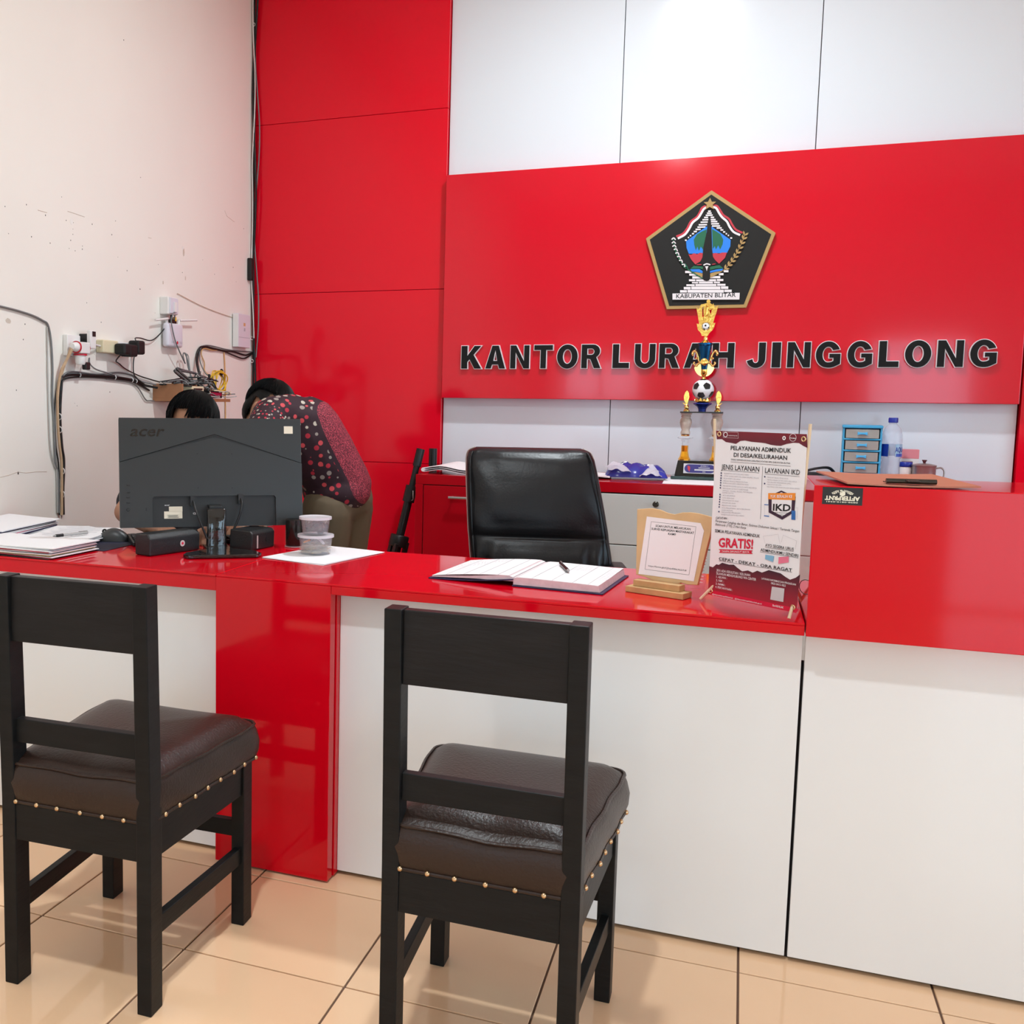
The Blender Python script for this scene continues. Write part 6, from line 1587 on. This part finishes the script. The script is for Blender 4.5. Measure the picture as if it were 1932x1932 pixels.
def bundle(name, label, base, strands, group='wall cables'):
    # a bundle of strands tied together moves as one
    t = thing(name, label, 'cable', wp(*base, 0.0), 0, group); o0 = Vector(wp(*base, 0.0))
    for pts, r, m in strands:
        P = [Vector(wp(p[0], p[1], p[2] if len(p) > 2 else 0.008)) - o0 for p in pts]
        part(t, 'strand', MB().tube(crom(P, 6), r, 6), m, 60)
    return t
def clips(t, base, pts, m='pvc_white', s=0.014):
    o0 = Vector(wp(*base, 0.0))
    for y, z in pts:
        part(t, 'clip', MB().torus(Vector(wp(y, z, 0.008)) - o0, s*0.6, 0.0022, 12, 6, axis='y'), m, 60)
A1 = [(2.40, 1.60), (2.80, 1.592), (2.966, 1.589), (3.115, 1.575), (3.194, 1.558), (3.226, 1.543), (3.243, 1.485), (3.250, 1.383), (3.246, 1.279), (3.253, 1.201), (3.257, 1.096), (3.262, 1.017), (3.273, 0.987), (3.276, 0.90), (3.276, 0.83)]
cable('power_cable', 'black cable entering from the left edge and running down the cream wall', A1, 0.0042, 'cable_grey')
cable('power_cable', 'thin pale cable beside the black cable going down the cream wall', [(3.222, 1.536), (3.222, 1.33), (3.230, 1.097), (3.256, 1.012), (3.268, 0.985), (3.269, 0.83)], 0.003, 'cable_light', 0.005)
tt = bundle('cable_drop', 'tan and black cables running down to the papers below the white plug', (3.29, 0.82), [
    ([(3.315, 1.46, 0.05), (3.300, 1.41, 0.03), (3.282, 1.363, 0.018), (3.270, 1.279, 0.012), (3.270, 1.175, 0.012), (3.277, 1.096, 0.012), (3.289, 1.016, 0.012), (3.287, 0.856, 0.012), (3.286, 0.82, 0.012)], 0.0062, 'cable_tan'),
    ([(3.300, 1.335, 0.01), (3.292, 1.25, 0.008), (3.290, 1.174, 0.008), (3.300, 1.079, 0.008), (3.310, 1.026, 0.008), (3.302, 0.909, 0.008), (3.303, 0.82, 0.008)], 0.0055, 'cable_black'),
    ([(3.285, 1.34, 0.006), (3.262, 1.25, 0.006), (3.262, 1.1, 0.006), (3.28, 1.0, 0.006), (3.279, 0.82, 0.006)], 0.003, 'cable_black')])
clips(tt, (3.29, 0.82), [(3.283, 1.20), (3.285, 1.15), (3.297, 0.99), (3.296, 0.90)], 'pvc_white', 0.02)
hz = bundle('cable_run', 'black cable bundle running sideways along the cream wall to the shelf', (3.30, 1.34), [
    ([(3.292, 1.30), (3.292, 1.337), (3.310, 1.353), (3.358, 1.362), (3.447, 1.363), (3.638, 1.363), (3.802, 1.352), (3.889, 1.333), (3.960, 1.322, 0.03)], 0.0055, 'cable_black'),
    ([(3.288, 1.33), (3.320, 1.362), (3.375, 1.374), (3.54, 1.370), (3.688, 1.381), (3.803, 1.372), (3.856, 1.350), (3.95, 1.335, 0.03)], 0.004, 'cable_grey'),
    ([(3.296, 1.325), (3.33, 1.347), (3.45, 1.356), (3.64, 1.354), (3.80, 1.344), (3.88, 1.325), (3.93, 1.31)], 0.004, 'cable_black'),
    ([(3.60, 1.352), (3.78, 1.342), (3.84, 1.32), (3.90, 1.27), (3.94, 1.265), (4.1, 1.262)], 0.0028, 'cable_grey')])
clips(hz, (3.30, 1.34), [(3.415, 1.363), (3.66, 1.36), (3.79, 1.352), (3.82, 1.348)])
# three-way plug in its wall socket
pg = thing('wall_plug', 'white three-way plug with red rings in a wall socket', 'plug', wp(3.365, 1.47, 0.0))
part(pg, 'socket_plate', MB().box((0.011, 0, 0.005), (0.022, 0.085, 0.082)), 'pvc_white', None, 0.004)
part(pg, 'adapter', MB().box((0.045, 0.010, -0.004), (0.05, 0.058, 0.044)), 'pvc_white', None, 0.004)
part(pg, 'adapter_foot', MB().lathe([(0.020, 0.0), (0.021, -0.004), (0.020, -0.028), (0.016, -0.038)], 20, Matrix.Translation((0.045, 0.008, -0.03))), 'pvc_white', 45)
part(pg, 'red_ring', MB().lathe([(0.0255, -0.004), (0.0255, 0.002)], 24, Matrix.Translation((0.045, 0.008, -0.029))), 'plug_red', 45)
part(pg, 'red_ring', MB().lathe([(0.0235, -0.003), (0.0235, 0.004)], 24, Matrix.Translation((0.048, -0.022, -0.002)) @ Matrix.Rotation(R(90), 4, 'X')), 'plug_red', 45)
part(pg, 'side_plug', MB().lathe([(0.019, 0.0), (0.017, 0.018), (0.012, 0.026)], 20, Matrix.Translation((0.050, -0.026, -0.002)) @ Matrix.Rotation(R(90), 4, 'X')), 'pvc_white', 45)
part(pg, 'red_ring', MB().lathe([(0.0225, -0.002), (0.0225, 0.002)], 24, Matrix.Translation((0.045, 0.041, -0.004)) @ Matrix.Rotation(R(90), 4, 'X')), 'plug_red', 45)
part(pg, 'cord', MB().tube(crom([(0.042, -0.05, -0.005), (0.035, -0.055, -0.03), (0.028, -0.062, -0.06), (0.02, -0.078, -0.11)], 6), 0.004, 6), 'cable_tan', 60)
rm = thing('remote_control', 'small cream remote control hanging above the white plug', 'remote', wp(3.440, 1.490, 0.05), 0)
part(rm, 'case', MB().box((0, 0, 0.012), (0.018, 0.040, 0.072)), 'pvc_white', None, 0.004)
part(rm, 'window', MB().box((0.0095, 0.004, 0.034), (0.001, 0.022, 0.02)), 'mon_dark')
part(rm, 'bracket', MB().box((-0.0295, 0, 0.01), (0.041, 0.025, 0.05)), 'mon_dark', None, 0.003)
ad = thing('charger_lead', 'black charger lead plugged below the white plug', 'lead', wp(3.40, 1.41, 0.0), 0)
part(ad, 'plug', MB().box((0.045, 0.01, -0.012), (0.02, 0.03, 0.03)), 'mon_dark', None, 0.004)
part(ad, 'cord', MB().tube(crom([(0.045, 0.02, -0.02), (0.035, 0.045, 0.02), (0.02, 0.07, 0.0), (0.012, 0.12, -0.02), (0.01, 0.2, -0.032), (0.01, 0.29, -0.045)], 6), 0.003, 6), 'cable_grey', 60)
# extension block with adapters
ex = thing('power_strip', 'cream power strip with three black adapters plugged in', 'power strip', wp(3.64, 1.483, 0.0))
part(ex, 'block', MB().box((0.018, -0.045, 0), (0.036, 0.11, 0.052)), 'pvc_yellow', None, 0.005)
part(ex, 'block_end', MB().box((0.018, 0.055, 0.0), (0.034, 0.088, 0.048)), 'pvc_white', None, 0.004)
part(ex, 'cord', MB().tube(crom([(0.02, -0.10, 0.0), (0.03, -0.13, 0.0), (0.04, -0.17, 0.002), (0.045, -0.205, 0.008)], 6), 0.005, 6), 'pvc_white', 60)
for y, z, sy, sz, a in ((0.0, -0.008, 0.05, 0.045, 10), (0.045, -0.012, 0.062, 0.05, -6), (0.105, 0.004, 0.055, 0.058, -18)):
    part(ex, 'adapter', MB().box((0.063, y, z), (0.052, sy, sz), None), 'mon_black', None, 0.008)
for pts in ([(0.06, -0.01, -0.03), (0.03, 0.0, -0.055), (0.012, 0.05, -0.065), (0.01, 0.1, -0.085), (0.01, 0.2, -0.11), (0.01, 0.30, -0.125), (0.02, 0.36, -0.135)],
            [(0.075, 0.13, 0.0), (0.04, 0.155, 0.0), (0.015, 0.165, -0.02), (0.01, 0.16, -0.07), (0.012, 0.17, -0.115), (0.02, 0.24, -0.15)],
            [(0.07, 0.09, 0.03), (0.04, 0.13, 0.045), (0.02, 0.2, 0.05), (0.018, 0.29, 0.045), (0.018, 0.36, 0.075), (0.02, 0.42, 0.12)]):
    part(ex, 'lead', MB().tube(crom(pts, 6), 0.0028, 6), 'cable_black', 60)
# small white wall box
wb = thing('junction_box', 'white plastic junction box mounted above the router', 'box', wp(4.075, 1.690, 0.0))
part(wb, 'case', MB().box((0.022, 0.0, 0), (0.044, 0.085, 0.078)), 'pvc_white', None, 0.004)
part(wb, 'front_plate', MB().box((0.046, 0.004, 0.0), (0.006, 0.07, 0.07)), 'pvc_cool', None, 0.004)
part(wb, 'switch', MB().box((0.051, 0.010, -0.005), (0.006, 0.024, 0.045)), 'pvc_white', None, 0.002)
# router with two antennas
ro = thing('router', 'white wifi router with two sideways antennas on the cream wall', 'router', wp(4.105, 1.563, 0.0))
part(ro, 'case', MB().box((0.024, 0.0, -0.002), (0.034, 0.135, 0.108)), 'pvc_cool', 50, 0.013, bseg=4)
part(ro, 'back_plate', MB().box((0.004, 0, 0), (0.008, 0.09, 0.08)), 'pvc_white', None, 0.002)
part(ro, 'port', MB().box((0.026, -0.005, 0.060), (0.014, 0.05, 0.016)), 'mon_dark')
part(ro, 'badge', MB().lathe([(0.007, 0), (0.007, 0.0008)], 16, Matrix.Translation((0.0412, 0.012, -0.034)) @ Matrix.Rotation(R(90), 4, 'Y')), 'plug_red')
m = MB()
for y, w_ in ((-0.025, 0.03), (0.044, 0.024)):
    for k in range(2): m.box((0.0414, y, -0.030 - 0.006*k), (0.0006, w_, 0.0018))
part(ro, 'print', m, 'print_grey')['kind'] = 'stuff'
for s, y1, z1 in ((-1, -0.165, 0.054), (1, 0.205, 0.082)):
    h_ = part(ro, 'hinge', MB().cyl((0.024, s*0.05, 0.050), (0.024, s*0.056, 0.072), 0.007, n=12), 'pvc_white', 50)
    part(h_, 'antenna', MB().tube([(0.03, s*0.052, 0.069), (0.034, y1, z1)], [0.0058, 0.0048], 10), 'pvc_white', 60)
part(ro, 'lead', MB().tube(crom([(0.03, 0.006, 0.066), (0.035, 0.0, 0.088), (0.05, -0.03, 0.098), (0.055, -0.052, 0.085), (0.05, -0.055, 0.05), (0.05, -0.02, -0.03), (0.045, 0.05, -0.10), (0.04, 0.085, -0.125)], 8), 0.003, 6), 'cable_grey', 60)
part(ro, 'jack', MB().box((0.028, 0.012, 0.072), (0.012, 0.012, 0.02)), 'cable_yellow', None, 0.002)
part(ro, 'power_jack', MB().box((0.028, -0.016, 0.078), (0.010, 0.010, 0.035)), 'mon_black', None, 0.002)
# flat box near the corner
ib = thing('modem_box', 'flat white network box with printed marks near the wall corner', 'box', wp(4.80, 1.628, 0.0))
part(ib, 'case', MB().box((0.021, 0, 0), (0.034, 0.135, 0.170)), 'pvc_cool', None, 0.003)
part(ib, 'side_strip', MB().box((0.022, -0.0685, 0), (0.030, 0.001, 0.164)), 'pvc_white')
part(ib, 'groove', MB().box((0.0383, 0.0, -0.034), (0.0006, 0.13, 0.002)), 'print_grey')
part(ib, 'logo', MB().box((0.0384, 0.0, 0.032), (0.0006, 0.02, 0.016)), 'cable_orange')
part(ib, 'print', MB().box((0.0384, 0.002, 0.006), (0.0006, 0.014, 0.016)), 'print_grey')
part(ib, 'mount', MB().box((0.0022, 0, 0), (0.0044, 0.08, 0.12)), 'mon_dark')
# small wooden shelf with the network gear
sf = thing('wall_shelf', 'small brown plywood shelf fixed to the cream wall', 'shelf', wp(4.20, 1.262, 0.0))
part(sf, 'board', MB().box((0.075, 0, 0.008), (0.15, 0.46, 0.014)), 'plywood', None, 0.001)
part(sf, 'side', MB().box((0.075, -0.223, 0.047), (0.15, 0.012, 0.064)), 'plywood', None, 0.001)
part(sf, 'back', MB().box((0.006, 0.0, 0.047), (0.01, 0.43, 0.064)), 'plywood')
md = thing('modem', 'black modem with lit blue lamps on the plywood shelf', 'modem', wp(4.14, 1.2785, 0.095))
part(md, 'case', MB().box((0, -0.02, 0.014), (0.09, 0.14, 0.026)), 'mon_black', None, 0.003)
part(md, 'panel', MB().box((0.046, 0.035, 0.014), (0.002, 0.05, 0.024)), 'modem_red')
m = MB()
for k in range(3): m.box((0.0478, 0.022 + 0.009*k, 0.012), (0.002, 0.004, 0.006))
part(md, 'lamps', m, 'led_blue')['kind'] = 'stuff'
m2 = thing('network_switch', 'cream network switch resting on the black modem', 'switch', wp(4.13, 1.3075, 0.09))
part(m2, 'case', MB().box((0, 0.01, 0.013), (0.09, 0.11, 0.024)), 'pvc_yellow', None, 0.003)
part(m2, 'port_row', MB().box((0.046, 0.01, 0.012), (0.001, 0.08, 0.008)), 'mon_dark')
m3 = thing('modem', 'second black modem with red face further along the shelf', 'modem', wp(4.31, 1.2785, 0.09))
part(m3, 'case', MB().box((0, 0, 0.02), (0.09, 0.13, 0.036)), 'mon_black', None, 0.003)
part(m3, 'panel', MB().box((0.046, 0, 0.02), (0.002, 0.11, 0.016)), 'modem_red')
part(m3, 'antenna', MB().cyl((-0.02, -0.05, 0.038), (-0.02, -0.05, 0.115), 0.006, n=10), 'mon_black', 60)
part(m3, 'antenna', MB().cyl((-0.02, 0.05, 0.038), (-0.02, 0.055, 0.115), 0.006, n=10), 'mon_black', 60)
# tangle of leads above the shelf
rr = random.Random(21); strands = []
def wob(a, b, n, s, d0=0.03, d1=0.10):
    return [(a[0] + (b[0]-a[0])*i/n + (rr.uniform(-s, s) if 0 < i < n else 0), a[1] + (b[1]-a[1])*i/n + (rr.uniform(-s*0.5, s*0.5) if 0 < i < n else 0), rr.uniform(d0, d1)) for i in range(n + 1)]
for k in range(9):
    strands.append((wob((3.93 + 0.03*rr.random(), 1.335 + 0.02*rr.random()), (4.25 + 0.15*rr.random(), 1.345 + 0.03*rr.random()), 6, 0.03, 0.04, 0.14), 0.0032, ('cable_black', 'cable_black', 'cable_grey')[k % 3]))
for k in range(4):
    strands.append(([(4.10 + 0.02*k, 1.35, 0.10), (4.02 + 0.01*k, 1.398 + 0.004*k, 0.08), (4.10, 1.398 + 0.003*k, 0.08), (4.25, 1.385, 0.09), (4.36, 1.36 - 0.01*k, 0.09), (4.36, 1.31, 0.12)], 0.003, ('cable_black', 'cable_grey')[k % 2]))
for k in range(5):
    strands.append((wob((4.20, 1.40 - 0.01*k), (4.36, 1.29), 5, 0.03, 0.06, 0.14), 0.003, ('cable_grey', 'cable_light')[k % 2]))
for k in range(5):
    strands.append((wob((4.22, 1.29 + 0.004*k), (4.48, 1.29 + 0.006*k), 5, 0.02, 0.11, 0.16), 0.0026, ('cable_light', 'pvc_yellow', 'cable_grey')[k % 3]))
bundle('cable_tangle', 'tangle of black and grey leads heaped on the plywood shelf', (4.15, 1.30), strands)
bundle('cable_coil', 'grey cable coil hanging below the router', (4.20, 1.42), [
    ([(4.185, 1.44, 0.04), (4.17, 1.475, 0.04), (4.185, 1.485, 0.04), (4.205, 1.45, 0.045), (4.215, 1.40, 0.05), (4.21, 1.36, 0.06)], 0.0032, 'cable_grey'),
    ([(4.20, 1.485, 0.035), (4.225, 1.475, 0.035), (4.228, 1.44, 0.04), (4.22, 1.39, 0.05), (4.20, 1.36, 0.06)], 0.0032, 'cable_light'),
    ([(4.19, 1.48, 0.045), (4.20, 1.44, 0.045), (4.215, 1.41, 0.045), (4.225, 1.36, 0.06)], 0.0032, 'cable_grey')])
yc = thing('cable_coil', 'yellow network cable coiled beside the shelf', 'cable', wp(4.455, 1.355, 0.0), 0, 'wall cables')
for k in range(7):
    rx, rz, dx = 0.060 + 0.006*math.sin(k*2.1), 0.047 + 0.005*math.cos(k*1.7), 0.06 + 0.009*k
    P = [(dx*0.6 + 0.02 + 0.006*math.sin(3*t + k), rx*math.cos(t), rz*math.sin(t) + 0.006) for t in [2*math.pi*i/24 for i in range(25)]]
    part(yc, 'loop', MB().tube(P, 0.0032, 6), 'cable_yellow' if k not in (3,) else 'cable_grey', 60)
part(yc, 'tie', MB().torus((0.07, 0.035, 0.052), 0.013, 0.004, 14, 6, axis='x'), 'mon_black', 60)
part(yc, 'lower_tail', MB().tube(crom([(0.07, 0.06, -0.02), (0.08, 0.07, -0.05), (0.09, 0.02, -0.06), (0.10, -0.06, -0.045), (0.1, -0.14, -0.05)], 6), 0.003, 6), 'cable_yellow', 60)
bundle('cable_run', 'cable bundle dropping from the wall corner down to the shelf', (4.40, 1.50), [
    ([(4.965, 1.528), (4.873, 1.508), (4.748, 1.518), (4.643, 1.519), (4.528, 1.524), (4.431, 1.530), (4.377, 1.516), (4.350, 1.472), (4.324, 1.419, 0.03), (4.304, 1.36, 0.06)], 0.0045, 'cable_black'),
    ([(4.965, 1.524), (4.86, 1.490), (4.74, 1.500), (4.64, 1.515), (4.53, 1.520), (4.44, 1.526), (4.385, 1.508), (4.362, 1.46), (4.338, 1.41, 0.03), (4.325, 1.35, 0.06)], 0.0038, 'cable_black'),
    ([(4.965, 1.53), (4.80, 1.525), (4.65, 1.527), (4.50, 1.536), (4.43, 1.533), (4.39, 1.515), (4.385, 1.46), (4.40, 1.40, 0.03), (4.425, 1.385, 0.05)], 0.0032, 'cable_grey'),
    ([(4.60, 1.52), (4.50, 1.515), (4.42, 1.518), (4.40, 1.49), (4.43, 1.45), (4.435, 1.41), (4.43, 1.38, 0.05)], 0.003, 'cable_orange')])
cable('thin_cable', 'thin orange cable hanging straight down beside the corner', [(4.636, 1.518), (4.646, 1.45), (4.651, 1.362), (4.655, 1.182), (4.656, 0.90)], 0.0032, 'cable_orange')
cable('thin_wire', 'thin slack wire strung across the cream wall to the corner', [(4.18, 1.757), (4.40, 1.722), (4.62, 1.700), (4.80, 1.690), (4.93, 1.696)], 0.0014, 'cable_tan', 0.004)
# vertical run in the corner
vr = bundle('corner_cables', 'black and white cables tied along the corner of cream and red walls', (4.95, 0.8), [
    ([(4.955 + 0.004*math.sin(z*5), z, 0.012) for z in [0.55 + 0.2*i for i in range(15)]], 0.006, 'cable_black'),
    ([(4.945 + 0.006*math.sin(z*4 + 1), z, 0.020 + 0.012*math.sin(z*6)) for z in [0.55 + 0.2*i for i in range(15)]], 0.0055, 'cable_black'),
    ([(4.958, z, 0.028 + 0.014*math.sin(z*7 + 2)) for z in [1.5 + 0.15*i for i in range(14)]], 0.0035, 'cable_grey'),
    ([(4.94 + 0.004*math.sin(z*9), z, 0.010 + 0.012*max(0, math.sin(z*5))) for z in [1.6 + 0.15*i for i in range(13)]], 0.003, 'pvc_white')])
clips(vr, (4.95, 0.8), [(4.95, 1.25), (4.95, 1.48), (4.95, 1.60), (4.95, 2.05), (4.95, 2.6), (4.95, 3.2)])
solo('junction_stick', MB().box((0.014, 0, 0), (0.024, 0.030, 0.115)), 'mon_black', 'black rectangular splice box on the corner cables', 'box', wp(4.915, 1.955, 0.0), bevel=0.004)

# ------------------------------------------------------------------ folded black speaker stands in the corner
mat('stand_black', (0.008, 0.008, 0.008), 0.35)
def stand(name, label, foot, top, spread):
    f_, t_ = Vector(foot), Vector(top)
    t = thing(name, label, 'stand', f_, 0, 'folded tripod stands'); d = t_ - f_; L_ = d.length; u = d / L_
    at_ = lambda s, off=(0, 0, 0): tuple(u * s + Vector(off))
    part(t, 'upper_tube', MB().cyl(at_(L_*0.60), at_(L_), 0.0155, n=16), 'stand_black', 50)
    part(t, 'top_sleeve', MB().cyl(at_(L_ - 0.085), at_(L_ + 0.002), 0.0205, n=16), 'stand_black', 50)
    part(t, 'lower_tube', MB().cyl(at_(0.12), at_(L_*0.80), 0.0205, n=16), 'stand_black', 50)
    c = part(t, 'collar', MB().cyl(at_(L_*0.755), at_(L_*0.83), 0.029, n=16), 'stand_black', 50)
    part(c, 'pin', MB().tube(crom([at_(L_*0.81, (0.02, -0.03, 0)), at_(L_*0.79, (0.026, -0.032, 0)), at_(L_*0.77, (0.03, -0.03, 0)), at_(L_*0.765, (0.024, -0.03, 0))], 4), 0.002, 6), 'steel', 60)
    part(t, 'hub', MB().cyl(at_(L_*0.545), at_(L_*0.60), 0.046, n=16), 'stand_black', 50, 0.006)
    for k in range(3):
        a = 2*math.pi*k/3 + 0.6
        part(t, 'leg', MB().box((0, 0, 0), (0.03, 0.018, L_*0.56), Matrix.Translation(at_(L_*0.285, (0.042*math.cos(a), 0.042*math.sin(a), 0))) @ u.to_track_quat('Z', 'Y').to_matrix().to_4x4()), 'stand_black', None, 0.003)
    part(t, 'label', MB().box(at_(L_*0.50, (-0.035, -0.034, 0)), (0.018, 0.002, 0.034), None), 'pale_square')
    return t
stand('tripod_stand', 'folded black tripod stand leaning against the red wall by the cabinet', (-1.635, 4.62, 0.004), (-1.452, 4.80, 1.045), 0.05)
stand('tripod_stand', 'second black tripod stand standing upright behind the red cabinet end', (-1.425, 4.875, 0.002), (-1.418, 4.90, 1.045), 0.05)
